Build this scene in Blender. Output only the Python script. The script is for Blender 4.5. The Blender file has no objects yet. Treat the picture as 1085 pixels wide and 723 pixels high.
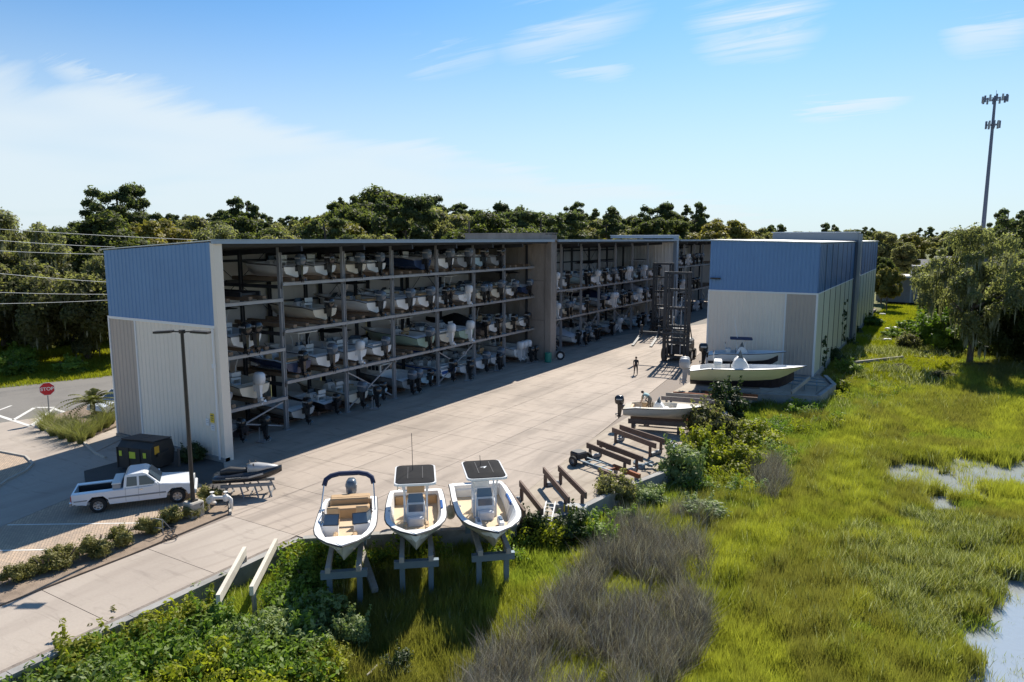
import bpy, math, random
import numpy as np
from mathutils import Vector, Matrix, Euler, noise as mn

random.seed(7)
rng = np.random.default_rng(7)
PI = math.pi
R = math.radians
C = bpy.context.scene.collection

# ------------------------------------------------------------------ camera
CAM_H = 13.0
FPX, CXP, CYP = 755.0, 542.5, 361.5
PITCH = math.atan(107.5 / FPX)
YAW = R(30.9)
cd = bpy.data.cameras.new('camera')
cam = bpy.data.objects.new('camera', cd)
C.objects.link(cam)
cam.location = (0, 0, CAM_H)
cam.rotation_euler = (PI / 2 - PITCH, 0, YAW)
cd.sensor_width = 36
cd.lens = 36 * FPX / 1085
cd.clip_end = 6000
bpy.context.scene.camera = cam


def ray(x, y):
    a = (x - CXP) / FPX
    b = (y - CYP) / FPX
    fw = math.cos(PITCH) - b * math.sin(PITCH)
    up = -math.sin(PITCH) - b * math.cos(PITCH)
    return (a * math.cos(YAW) - fw * math.sin(YAW), a * math.sin(YAW) + fw * math.cos(YAW), up)


def at(x, y, z=0.0):
    """survey helper: the point of the photographed ground at height z"""
    r = ray(x, y)
    t = (z - CAM_H) / r[2]
    return (r[0] * t, r[1] * t)


# ------------------------------------------------------------------ sun and sky
SUN_EL = R(45)
SUN_OFF = R(10.7)
sdir = Vector((-math.sin(SUN_OFF) * math.cos(SUN_EL), math.cos(SUN_OFF) * math.cos(SUN_EL), math.sin(SUN_EL)))
ld = bpy.data.lights.new('sun', 'SUN')
ld.energy = 5.0
ld.angle = R(0.5)
ld.color = (1.0, 0.93, 0.82)
lo = bpy.data.objects.new('sun', ld)
C.objects.link(lo)
lo.rotation_euler = sdir.to_track_quat('Z', 'Y').to_euler()

sc = bpy.context.scene
sc.view_settings.view_transform = 'Standard'
sc.view_settings.look = 'None'
sc.view_settings.exposure = 0.58
sc.view_settings.gamma = 1
sc.cycles.max_bounces = 5
sc.cycles.diffuse_bounces = 3
sc.cycles.glossy_bounces = 2
sc.cycles.transmission_bounces = 3
sc.cycles.transparent_max_bounces = 6

w = bpy.data.worlds.new('World')
sc.world = w
w.use_nodes = True
nt = w.node_tree
nt.nodes.clear()


class NT:
    """tiny node-graph helper"""
    def __init__(s, tree):
        s.t = tree

    def n(s, typ, **kw):
        nd = s.t.nodes.new(typ)
        for k, v in kw.items():
            setattr(nd, k, v)
        return nd

    def link(s, a, b):
        s.t.links.new(a, b)

    def setin(s, nd, i, v):
        if v is None:
            return
        if hasattr(v, 'is_output') or isinstance(v, bpy.types.NodeSocket):
            s.link(v, nd.inputs[i])
        else:
            nd.inputs[i].default_value = v

    def math(s, op, a, b=None, c=None, clamp=False):
        nd = s.n('ShaderNodeMath', operation=op, use_clamp=clamp)
        s.setin(nd, 0, a); s.setin(nd, 1, b); s.setin(nd, 2, c)
        return nd.outputs[0]

    def noise(s, vec, scale, detail=4, rough=0.55, dist=0.0):
        nd = s.n('ShaderNodeTexNoise')
        if vec is not None:
            s.link(vec, nd.inputs['Vector'])
        nd.inputs['Scale'].default_value = scale
        nd.inputs['Detail'].default_value = detail
        nd.inputs['Roughness'].default_value = rough
        nd.inputs['Distortion'].default_value = dist
        return nd.outputs['Fac']

    def mapr(s, v, a, b, c=0.0, d=1.0, smooth=True):
        nd = s.n('ShaderNodeMapRange', interpolation_type='SMOOTHSTEP' if smooth else 'LINEAR')
        s.setin(nd, 0, v)
        for i, x in enumerate((a, b, c, d)):
            s.setin(nd, i + 1, x)
        return nd.outputs[0]

    def mix(s, f, a, b, mode='MIX'):
        nd = s.n('ShaderNodeMix', data_type='RGBA', blend_type=mode)
        s.setin(nd, 0, f)
        for i, x in ((6, a), (7, b)):
            if isinstance(x, (tuple, list)):
                x = tuple(x[:3]) + (1,)
            s.setin(nd, i, x)
        return nd.outputs[2]

    def mapping(s, vec, scale=(1, 1, 1), rot=(0, 0, 0), loc=(0, 0, 0)):
        nd = s.n('ShaderNodeMapping')
        s.link(vec, nd.inputs[0])
        nd.inputs[1].default_value = loc
        nd.inputs[2].default_value = rot
        nd.inputs[3].default_value = scale
        return nd.outputs[0]

    def vdot(s, a, b):
        nd = s.n('ShaderNodeVectorMath', operation='DOT_PRODUCT')
        s.setin(nd, 0, a); s.setin(nd, 1, b)
        return nd.outputs['Value']


g = NT(nt)
sky = g.n('ShaderNodeTexSky', sky_type='NISHITA')
sky.sun_disc = False
sky.sun_elevation = SUN_EL
sky.sun_rotation = -SUN_OFF
sky.air_density = 1.0
sky.dust_density = 0.7
sky.ozone_density = 1.6
tc = g.n('ShaderNodeTexCoord').outputs['Generated']
sep = g.n('ShaderNodeSeparateXYZ')
g.link(tc, sep.inputs[0])
zz = g.math('MAXIMUM', sep.outputs[2], 0.0)
den = g.math('ADD', zz, 0.12)
comb = g.n('ShaderNodeCombineXYZ')
g.link(g.math('DIVIDE', sep.outputs[0], den), comb.inputs[0])
g.link(g.math('DIVIDE', sep.outputs[1], den), comb.inputs[1])
pl = comb.outputs[0]
# thin streaky cirrus
m1 = g.mapping(pl, scale=(0.32, 1.5, 1), rot=(0, 0, R(38)))
streak = g.noise(m1, 1.1, 7, 0.6, 0.6)
m2 = g.mapping(pl, scale=(0.6, 0.6, 1), rot=(0, 0, R(12)), loc=(3.1, 1.7, 0))
patch = g.noise(m2, 0.8, 3, 0.5, 0.2)
cir = g.math('MULTIPLY', g.mapr(streak, 0.50, 0.80), g.mapr(patch, 0.42, 0.66))
# the broad veil of cirrostratus low in the sky, its upper edge a slanting line
ra = Vector(ray(0, 62)).normalized()
rb = Vector(ray(640, 178)).normalized()
nv = ra.cross(rb).normalized()
if nv.dot(Vector(ray(300, 240))) < 0:
    nv = -nv
edge = g.math('ADD', g.vdot(tc, tuple(nv)), g.math('MULTIPLY', g.math('SUBTRACT', streak, 0.5), 0.10))
bank = g.mapr(edge, -0.022, 0.034)
holes = g.mapr(patch, 0.30, 0.50, 0.82, 1.0)
bank = g.math('MULTIPLY', bank, holes)
low = g.mapr(sep.outputs[2], 0.0, 0.34, 1.0, 0.0)
fac = g.math('MAXIMUM', g.math('MULTIPLY', cir, 0.85), g.math('MULTIPLY', bank, 0.88))
fac = g.math('MAXIMUM', fac, g.math('MULTIPLY', low, 0.80), clamp=True)
# single wind-drawn cirrus streaks
fib = g.noise(g.mapping(pl, scale=(0.5, 3.2, 1), rot=(0, 0, R(30))), 2.2, 6, 0.65, 0.8)
for (p, q_, wd, amt) in (((500, 62), (700, 0), .030, .75), ((715, 45), (890, 30), .034, .85), ((980, 52), (1120, 28), .026, .7), ((800, 132), (1010, 98), .022, .85), ((560, 72), (690, 82), .016, .6),
                         ((10, 62), (190, 112), .020, .7), ((760, 190), (900, 172), .020, .4), ((20, 160), (120, 158), .014, .6), ((400, 92), (560, 42), .024, .5), ((640, 150), (860, 140), .035, .4)):
    va = Vector(ray(*p)).normalized(); vb = Vector(ray(*q_)).normalized()
    nn = va.cross(vb).normalized(); mid = (va + vb).normalized(); tt = (vb - va).normalized()
    half = (vb - va).length / 2
    wd *= 1.7
    off = g.math('ADD', g.vdot(tc, tuple(nn)), g.math('MULTIPLY', g.math('SUBTRACT', fib, 0.5), wd * 2.2))
    a_ = g.mapr(g.math('ABSOLUTE', off), 0.0, wd, 1.0, 0.0)
    b_ = g.mapr(g.math('ABSOLUTE', g.vdot(tc, tuple(tt))), half * .25, half * 1.15, 1.0, 0.0)
    front = g.mapr(g.vdot(tc, tuple(mid)), 0.5, 0.7)
    s1_ = g.math('MULTIPLY', g.math('MULTIPLY', a_, b_), g.math('MULTIPLY', front, g.mapr(fib, 0.28, 0.62, amt * .35, amt)))
    fac = g.math('MAXIMUM', fac, s1_, clamp=True)
skyc = g.mix(1.0, sky.outputs[0], (0.41, 0.785, 1.08), 'MULTIPLY')
cloudcol = (6.5, 7.25, 7.7)
col = g.mix(fac, skyc, cloudcol)
bg = g.n('ShaderNodeBackground')
g.link(col, bg.inputs[0])
bg.inputs[1].default_value = 0.083
wo = g.n('ShaderNodeOutputWorld')
g.link(bg.outputs[0], wo.inputs[0])

# ------------------------------------------------------------------ materials
MATS = {}


def mat(name, col, rough=0.6, metal=0.0, var=0.0, vscale=0.6, vcol=None, bump=0.0, bscale=8.0, coat=0.0,
        objvar=0.0, fine=0.0, stretch=None, spec=0.5):
    """procedural principled material: colour patches in world space, fine grain, bump"""
    m = bpy.data.materials.new(name)
    m.use_nodes = True
    t = NT(m.node_tree)
    b = m.node_tree.nodes['Principled BSDF']
    b.inputs['Roughness'].default_value = rough
    b.inputs['Metallic'].default_value = metal
    b.inputs['Specular IOR Level'].default_value = spec
    if coat:
        b.inputs['Coat Weight'].default_value = coat
        b.inputs['Coat Roughness'].default_value = 0.1
    c = tuple(col) + (1,)
    out = None
    pos = t.n('ShaderNodeNewGeometry').outputs['Position']
    if stretch:
        pos = t.mapping(pos, scale=stretch)
    if var:
        f = t.noise(pos, vscale, 5, 0.6, 0.3)
        v = vcol if vcol else tuple(x * 0.55 for x in col)
        out = t.mix(t.math('MULTIPLY', t.mapr(f, 0.38, 0.72), var), c, v)
    if fine:
        f2 = t.noise(pos, vscale * 22, 3, 0.7)
        out = t.mix(t.mapr(f2, 0.3, 0.75, 0.0, fine, False), out if out else c, tuple(x * 0.45 for x in col))
    if objvar:
        oi = t.n('ShaderNodeObjectInfo').outputs['Random']
        hv = t.n('ShaderNodeHueSaturation')
        t.setin(hv, 4, out if out else c)
        t.link(t.mapr(oi, 0, 1, 1 - objvar, 1 + objvar, False), hv.inputs['Value'])
        out = hv.outputs[0]
    if out:
        t.link(out, b.inputs['Base Color'])
    else:
        b.inputs['Base Color'].default_value = c
    if bump:
        bp = t.n('ShaderNodeBump')
        bp.inputs['Strength'].default_value = bump
        bp.inputs['Distance'].default_value = 0.03
        t.link(t.noise(pos, bscale, 4, 0.6), bp.inputs['Height'])
        t.link(bp.outputs[0], b.inputs['Normal'])
    MATS[name] = m
    return m


def leafmat(name, dark, light, trans=0.45, scale=0.25, tip=None, rough=0.55, brown=None):
    """foliage: colour by leaf and by plant, part of the light comes through"""
    m = bpy.data.materials.new(name)
    m.use_nodes = True
    t = NT(m.node_tree)
    b = m.node_tree.nodes['Principled BSDF']
    out = m.node_tree.nodes['Material Output']
    geo = t.n('ShaderNodeNewGeometry')
    oi = t.n('ShaderNodeObjectInfo').outputs['Random']
    f = t.noise(geo.outputs['Position'], scale, 3, 0.6)
    k = t.math('ADD', t.math('MULTIPLY', t.mapr(f, 0.32, 0.68), 0.45), t.math('MULTIPLY', geo.outputs['Random Per Island'], 0.30))
    k = t.math('ADD', k, t.math('MULTIPLY', oi, 0.25), clamp=True)
    c = t.mix(k, dark, light)
    if brown:
        f3 = t.noise(t.mapping(geo.outputs['Position'], scale=(1, .6, 1)), 0.11, 6, 0.68, 0.8)
        c = t.mix(t.mapr(f3, 0.42, 0.60, 0.0, 0.9), c, brown)
    if tip:
        c = t.mix(t.mapr(geo.outputs['Random Per Island'], 0.80, 0.9, 0, 0.8), c, tip)
    t.link(c, b.inputs['Base Color'])
    b.inputs['Roughness'].default_value = rough
    b.inputs['Specular IOR Level'].default_value = 0.3
    tr = t.n('ShaderNodeBsdfTranslucent')
    tc_ = t.mix(1.0, c, (1.25, 1.35, 0.7), 'MULTIPLY')
    t.link(tc_, tr.inputs[0])
    ms = t.n('ShaderNodeMixShader')
    ms.inputs[0].default_value = trans
    t.link(b.outputs[0], ms.inputs[1])
    t.link(tr.outputs[0], ms.inputs[2])
    t.link(ms.outputs[0], out.inputs[0])
    MATS[name] = m
    return m


# concrete of the yard, stained along the driving direction
def concrete_mat(name, base, stain, amount=0.5, joint_var=0.07):
    m = bpy.data.materials.new(name)
    m.use_nodes = True
    t = NT(m.node_tree)
    b = m.node_tree.nodes['Principled BSDF']
    pos = t.n('ShaderNodeNewGeometry').outputs['Position']
    oi = t.n('ShaderNodeObjectInfo').outputs['Random']
    s1 = t.noise(t.mapping(pos, scale=(1.0, 0.16, 1)), 0.55, 6, 0.62, 0.5)
    s2 = t.noise(t.mapping(pos, scale=(1.0, 0.7, 1)), 0.13, 5, 0.6, 0.8)
    s3 = t.noise(t.mapping(pos, scale=(0.5, 3.0, 1), rot=(0, 0, R(25))), 0.8, 5, 0.6, 1.0)
    s4 = t.noise(pos, 9.0, 4, 0.7)
    sp = t.n('ShaderNodeTexVoronoi')
    t.link(pos, sp.inputs['Vector'])
    sp.inputs['Scale'].default_value = 0.42
    spot = t.mapr(sp.outputs['Distance'], 0.05, 0.16, 1.0, 0.0)
    k = t.math('MULTIPLY', t.mapr(s1, 0.42, 0.78), amount)
    tw = t.n('ShaderNodeTexWave', wave_type='BANDS', bands_direction='X')
    t.link(t.mapping(pos, rot=(0, 0, R(7))), tw.inputs[0])
    for i_, v_ in ((1, 0.33), (2, 7.0), (3, 3.0), (4, 0.35), (5, 0.6)):
        tw.inputs[i_].default_value = v_
    track = t.math('MULTIPLY', t.mapr(tw.outputs['Fac'], 0.80, 0.98), t.mapr(t.noise(pos, 0.09, 3, 0.5), 0.46, 0.6))
    k = t.math('MAXIMUM', k, t.math('MULTIPLY', track, amount * 0.55))
    c = t.mix(k, base, stain)
    c = t.mix(t.math('MULTIPLY', t.mapr(s2, 0.42, 0.75), amount * 0.8), c, stain)
    c = t.mix(t.math('MULTIPLY', t.mapr(s3, 0.54, 0.74), amount * 0.8), c, tuple(x * 0.8 for x in stain))
    c = t.mix(t.math('MULTIPLY', t.math('MULTIPLY', spot, t.mapr(s3, 0.5, 0.6)), 0.35), c, tuple(x * 0.5 for x in stain))
    c = t.mix(t.mapr(s4, 0.35, 0.7, 0.0, 0.20, False), c, tuple(x * 0.6 for x in base))
    hv = t.n('ShaderNodeHueSaturation')
    t.link(c, hv.inputs[4])
    t.link(t.mapr(oi, 0, 1, 1 - joint_var, 1 + joint_var, False), hv.inputs['Value'])
    t.link(hv.outputs[0], b.inputs['Base Color'])
    b.inputs['Roughness'].default_value = 0.85
    bp = t.n('ShaderNodeBump')
    bp.inputs['Strength'].default_value = 0.25
    bp.inputs['Distance'].default_value = 0.02
    t.link(s4, bp.inputs['Height'])
    t.link(bp.outputs[0], b.inputs['Normal'])
    MATS[name] = m
    return m


concrete_mat('yard_concrete', (0.41, 0.34, 0.28), (0.22, 0.182, 0.15), 0.9, 0.03)
concrete_mat('drive_concrete', (0.41, 0.35, 0.293), (0.29, 0.24, 0.20), 0.7, 0.02)
concrete_mat('ledge_concrete', (0.40, 0.34, 0.27), (0.21, 0.165, 0.12), 0.9, 0.03)
mat('joint', (0.22, 0.18, 0.15), 0.9)
mat('wall_concrete', (0.34, 0.33, 0.31), 0.85, var=0.6, vscale=0.9, vcol=(0.15, 0.14, 0.13), fine=0.2, bump=0.3)
mat('firewall', (0.33, 0.29, 0.255), 0.9, var=0.75, vscale=0.5, vcol=(0.17, 0.145, 0.125), fine=0.25, bump=0.35, stretch=(1, 1, 0.35))
mat('asphalt', (0.20, 0.185, 0.165), 0.9, var=0.5, vscale=0.35, vcol=(0.13, 0.12, 0.11), fine=0.3, bump=0.3, bscale=30)
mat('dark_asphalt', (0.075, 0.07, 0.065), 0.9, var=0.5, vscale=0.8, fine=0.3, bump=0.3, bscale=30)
mat('paint_white', (0.72, 0.70, 0.65), 0.7, var=0.5, vscale=2.5, vcol=(0.45, 0.42, 0.38), fine=0.2)
mat('blue_panel', (0.135, 0.27, 0.49), 0.42, metal=0.1, var=0.25, vscale=0.35, vcol=(0.085, 0.18, 0.36), bump=0.05, objvar=0.04)
mat('shed_fire_wall', (0.12, 0.15, 0.20), 0.7)
mat('blue_panel_deep', (0.060, 0.16, 0.34), 0.30, metal=0.1, var=0.3, vscale=0.35, vcol=(0.045, 0.11, 0.27), bump=0.05, objvar=0.06)
mat('cream_panel', (0.84, 0.755, 0.64), 0.5, var=0.3, vscale=0.4, vcol=(0.70, 0.63, 0.53), objvar=0.03, stretch=(1, 1, 0.3))
mat('taupe_panel', (0.47, 0.40, 0.34), 0.5, var=0.3, vscale=0.4, vcol=(0.40, 0.34, 0.29), objvar=0.03)
mat('sage_panel', (0.56, 0.56, 0.43), 0.45, var=0.35, vscale=0.4, vcol=(0.44, 0.44, 0.34), objvar=0.07, stretch=(1, 1, 0.3))
mat('trim_white', (0.78, 0.78, 0.77), 0.45)
mat('fascia', (0.30, 0.37, 0.45), 0.4, metal=0.2, var=0.2, vscale=0.4)
mat('roof_metal', (0.55, 0.56, 0.56), 0.4, metal=0.5, var=0.2, vscale=0.5)
mat('inner_wall', (0.74, 0.72, 0.67), 0.6, var=0.4, vscale=0.4, vcol=(0.33, 0.32, 0.30), stretch=(1, 1, 0.3))
mat('galv_steel', (0.38, 0.39, 0.41), 0.45, metal=0.3, var=0.4, vscale=1.2, vcol=(0.24, 0.24, 0.25))
mat('dark_steel', (0.045, 0.048, 0.055), 0.5, metal=0.3, var=0.3, vscale=1.5)
mat('bunk_timber', (0.24, 0.17, 0.115), 0.85, var=0.5, vscale=1.5, vcol=(0.10, 0.065, 0.04), objvar=0.2)
mat('grey_timber', (0.36, 0.33, 0.29), 0.85, var=0.5, vscale=2, vcol=(0.22, 0.19, 0.16), objvar=0.15, fine=0.3)
mat('brown_bunk', (0.13, 0.085, 0.065), 0.85, var=0.4, vscale=2, vcol=(0.20, 0.15, 0.12), objvar=0.12)
mat('pale_plank', (0.62, 0.57, 0.48), 0.8, var=0.5, vscale=2, vcol=(0.42, 0.37, 0.3))
mat('gel_white', (0.84, 0.84, 0.83), 0.28, coat=0.3, var=0.15, vscale=1.0, vcol=(0.66, 0.65, 0.62))
mat('gel_cream', (0.70, 0.64, 0.52), 0.3, coat=0.3, var=0.2, vscale=1.0)
mat('gel_tan_grey', (0.46, 0.44, 0.41), 0.4, var=0.3, vscale=0.8, vcol=(0.38, 0.36, 0.33))
mat('gel_navy', (0.02, 0.04, 0.10), 0.25, coat=0.3)
mat('gel_black', (0.02, 0.02, 0.025), 0.3)
mat('gel_seafoam', (0.33, 0.45, 0.36), 0.3, coat=0.3)
mat('gel_lightblue', (0.42, 0.58, 0.66), 0.3, coat=0.3)
mat('gel_grey', (0.30, 0.32, 0.34), 0.35, coat=0.2)
mat('gel_yellow', (0.72, 0.67, 0.36), 0.3, coat=0.3, var=0.15, vscale=0.9)
mat('stripe_blue', (0.03, 0.10, 0.32), 0.3)
mat('antifoul', (0.03, 0.022, 0.03), 0.6, var=0.3, vscale=1.5)
mat('deck_white', (0.80, 0.80, 0.79), 0.5, var=0.2, vscale=1.5, vcol=(0.58, 0.57, 0.54))
mat('deck_tan', (0.55, 0.42, 0.27), 0.65, var=0.3, vscale=2.5, vcol=(0.44, 0.33, 0.21))
mat('vinyl_tan', (0.48, 0.32, 0.17), 0.5, var=0.2, vscale=3)
mat('vinyl_white', (0.70, 0.70, 0.68), 0.5)
mat('canvas_black', (0.018, 0.018, 0.020), 0.9, var=0.4, vscale=2, vcol=(0.035, 0.033, 0.03), spec=0.15)
mat('canvas_navy', (0.02, 0.03, 0.08), 0.8)
mat('canvas_blue', (0.03, 0.08, 0.35), 0.8)
mat('canvas_pale', (0.56, 0.58, 0.62), 0.8, var=0.3, vscale=1.5)
mat('rub_black', (0.03, 0.03, 0.035), 0.6)
mat('motor_black', (0.018, 0.018, 0.02), 0.22, coat=0.5)
mat('motor_blue', (0.10, 0.13, 0.17), 0.25, coat=0.5)
mat('motor_white', (0.72, 0.73, 0.74), 0.3, coat=0.3)
mat('motor_silver', (0.42, 0.42, 0.42), 0.35, coat=0.3)
mat('glass_dark', (0.03, 0.045, 0.06), 0.08, spec=0.8)
mat('glass_tint', (0.12, 0.16, 0.20), 0.08, spec=0.8)
mat('chrome', (0.65, 0.65, 0.66), 0.2, metal=0.9)
mat('white_tube', (0.72, 0.73, 0.74), 0.35)
mat('truck_white', (0.74, 0.76, 0.79), 0.25, coat=0.6, var=0.1, vscale=1.5)
mat('tyre', (0.02, 0.02, 0.02), 0.85, bump=0.3, bscale=20)
mat('rim', (0.42, 0.42, 0.43), 0.35, metal=0.7)
mat('plastic_black', (0.03, 0.03, 0.032), 0.55)
mat('plastic_grey', (0.22, 0.23, 0.24), 0.5)
mat('dumpster', (0.030, 0.029, 0.028), 0.6, var=0.5, vscale=2, vcol=(0.07, 0.05, 0.035), bump=0.15)
mat('sign_yellow', (0.80, 0.58, 0.05), 0.5)
mat('sign_green_yellow', (0.62, 0.68, 0.06), 0.5)
mat('sign_orange', (0.80, 0.40, 0.03), 0.5)
mat('sign_white', (0.8, 0.8, 0.8), 0.5)
mat('sign_red', (0.60, 0.02, 0.03), 0.4)
mat('print_dark', (0.05, 0.05, 0.05), 0.6)
mat('pole_dark', (0.035, 0.032, 0.03), 0.5, metal=0.3)
mat('lamp_lens', (0.65, 0.65, 0.6), 0.3)
mat('light_red', (0.5, 0.02, 0.02), 0.3)
mat('light_amber', (0.75, 0.3, 0.03), 0.3)
mat('mulch', (0.32, 0.24, 0.175), 0.95, var=0.7, vscale=1.6, vcol=(0.15, 0.11, 0.08), fine=0.5, bump=0.8, bscale=25)
mat('gravel', (0.30, 0.25, 0.21), 0.95, var=0.6, vscale=6, vcol=(0.12, 0.10, 0.09), fine=0.6, bump=0.9, bscale=30)
mat('grey_shirt', (0.30, 0.45, 0.45), 0.8)
mat('dark_cloth', (0.03, 0.03, 0.035), 0.85)
mat('khaki_cloth', (0.26, 0.22, 0.17), 0.85)
mat('skin', (0.42, 0.25, 0.17), 0.6)
mat('hair', (0.03, 0.02, 0.015), 0.8)
mat('rust', (0.30, 0.10, 0.04), 0.85, var=0.5, vscale=2)
mat('teal_drum', (0.02, 0.22, 0.17), 0.5)
mat('blue_paint', (0.03, 0.11, 0.24), 0.5)
mat('steel_blue', (0.15, 0.21, 0.26), 0.5, metal=0.3, var=0.3, vscale=1)
mat('pvc_white', (0.72, 0.70, 0.66), 0.5)
mat('bark', (0.13, 0.10, 0.075), 0.9, var=0.5, vscale=2, bump=0.6)
mat('pale_bark', (0.42, 0.38, 0.33), 0.9, var=0.4, vscale=2)
mat('utility_wood', (0.13, 0.10, 0.08), 0.9)
mat('wire', (0.55, 0.56, 0.55), 0.5)
mat('tower_steel', (0.13, 0.15, 0.21), 0.5, metal=0.4)
mat('house_wall', (0.55, 0.53, 0.50), 0.8)
mat('house_roof', (0.16, 0.16, 0.17), 0.8)
mat('flat_roof', (0.66, 0.63, 0.57), 0.8, var=0.3, vscale=0.4)
mat('mural_wall', (0.34, 0.32, 0.31), 0.85, var=0.5, vscale=0.4, vcol=(0.20, 0.18, 0.17))
mat('field_soil', (0.15, 0.15, 0.04), 0.95)

# ground soil and marsh mud
m = bpy.data.materials.new('ground_earth')
m.use_nodes = True
t = NT(m.node_tree)
b = m.node_tree.nodes['Principled BSDF']
geo = t.n('ShaderNodeNewGeometry').outputs['Position']
f1 = t.noise(geo, 0.16, 5, 0.6, 0.4)
f2 = t.noise(geo, 2.2, 5, 0.65)
c = t.mix(t.mapr(f1, 0.35, 0.65), (0.085, 0.11, 0.02), (0.165, 0.17, 0.025))
c = t.mix(t.mapr(f2, 0.35, 0.7, 0, 0.75), c, (0.055, 0.05, 0.03))
t.link(c, b.inputs['Base Color'])
b.inputs['Roughness'].default_value = 0.95
bp = t.n('ShaderNodeBump')
bp.inputs['Distance'].default_value = 0.1
t.link(f2, bp.inputs['Height'])
t.link(bp.outputs[0], b.inputs['Normal'])
MATS['ground_earth'] = m

# beige block paving: small blocks laid in rows, relief in the material (far under 10 pixels each)
m = bpy.data.materials.new('block_paving')
m.use_nodes = True
t = NT(m.node_tree)
b = m.node_tree.nodes['Principled BSDF']
geo = t.n('ShaderNodeNewGeometry').outputs['Position']
br = t.n('ShaderNodeTexBrick')
t.link(t.mapping(geo, rot=(0, 0, R(35))), br.inputs[0])
br.inputs['Scale'].default_value = 1.0
br.inputs['Brick Width'].default_value = 0.24
br.inputs['Row Height'].default_value = 0.12
br.inputs['Mortar Size'].default_value = 0.008
br.inputs['Color1'].default_value = (0.50, 0.37, 0.26, 1)
br.inputs['Color2'].default_value = (0.36, 0.28, 0.21, 1)
br.inputs['Mortar'].default_value = (0.20, 0.16, 0.12, 1)
c = t.mix(t.mapr(t.noise(geo, 0.5, 5, 0.65, 0.5), 0.4, 0.7, 0, 0.5), br.outputs[0], (0.28, 0.22, 0.17))
t.link(c, b.inputs['Base Color'])
b.inputs['Roughness'].default_value = 0.9
bp = t.n('ShaderNodeBump')
bp.inputs['Distance'].default_value = 0.02
bp.inputs['Strength'].default_value = 0.6
bp.invert = True
t.link(br.outputs['Fac'], bp.inputs['Height'])
t.link(bp.outputs[0], b.inputs['Normal'])
MATS['block_paving'] = m

# creek water with small ripples
m = bpy.data.materials.new('water')
m.use_nodes = True
t = NT(m.node_tree)
b = m.node_tree.nodes['Principled BSDF']
b.inputs['Base Color'].default_value = (0.30, 0.32, 0.33, 1)  # pale grey base stands in for the bright reflected sky
b.inputs['Roughness'].default_value = 0.08
b.inputs['Specular IOR Level'].default_value = 1.0
b.inputs['IOR'].default_value = 1.9
geo = t.n('ShaderNodeNewGeometry').outputs['Position']
bp = t.n('ShaderNodeBump')
bp.inputs['Strength'].default_value = 0.5
bp.inputs['Distance'].default_value = 0.03
t.link(t.noise(geo, 3.5, 4, 0.6, 0.4), bp.inputs['Height'])
t.link(bp.outputs[0], b.inputs['Normal'])
MATS['water'] = m

leafmat('leaf_oak', (0.050, 0.066, 0.020), (0.175, 0.190, 0.065), 0.65, 0.10)
leafmat('leaf_olive', (0.105, 0.110, 0.048), (0.31, 0.29, 0.145), 0.65, 0.10)
leafmat('leaf_pine', (0.045, 0.066, 0.026), (0.15, 0.17, 0.07), 0.55, 0.10)
leafmat('leaf_yellow', (0.13, 0.13, 0.025), (0.32, 0.26, 0.065), 0.45, 0.12)
leafmat('leaf_greyoak', (0.10, 0.105, 0.05), (0.30, 0.30, 0.155), 0.6, 0.3)
leafmat('leaf_moss', (0.16, 0.16, 0.10), (0.32, 0.31, 0.21), 0.3, 0.2)
leafmat('leaf_bush', (0.065, 0.12, 0.016), (0.26, 0.36, 0.055), 0.45, 0.5)
leafmat('leaf_bush_pale', (0.11, 0.16, 0.055), (0.32, 0.38, 0.15), 0.4, 0.5)
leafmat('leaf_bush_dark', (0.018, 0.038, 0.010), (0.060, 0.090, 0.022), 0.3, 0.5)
leafmat('leaf_bush_gold', (0.14, 0.16, 0.014), (0.40, 0.41, 0.045), 0.5, 0.5)
leafmat('leaf_hedge', (0.11, 0.11, 0.03), (0.30, 0.27, 0.085), 0.35, 1.0)
leafmat('leaf_palm', (0.06, 0.08, 0.02), (0.22, 0.21, 0.06), 0.4, 1.0)
leafmat('grass_marsh', (0.12, 0.14, 0.026), (0.50, 0.49, 0.080), 0.5, 0.45, brown=(0.21, 0.19, 0.06))
leafmat('grass_green', (0.10, 0.14, 0.022), (0.37, 0.41, 0.075), 0.5, 0.12)
leafmat('grass_lawn', (0.17, 0.20, 0.012), (0.38, 0.36, 0.03), 0.5, 0.10)
leafmat('grass_dead', (0.088, 0.075, 0.062), (0.36, 0.315, 0.265), 0.15, 0.9, tip=(0.70, 0.64, 0.56))
leafmat('grass_seed', (0.075, 0.095, 0.02), (0.27, 0.28, 0.085), 0.4, 0.6, tip=(0.62, 0.60, 0.44))
leafmat('grass_fountain', (0.13, 0.14, 0.04), (0.34, 0.33, 0.13), 0.4, 0.6)

# ------------------------------------------------------------------ mesh helpers


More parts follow.
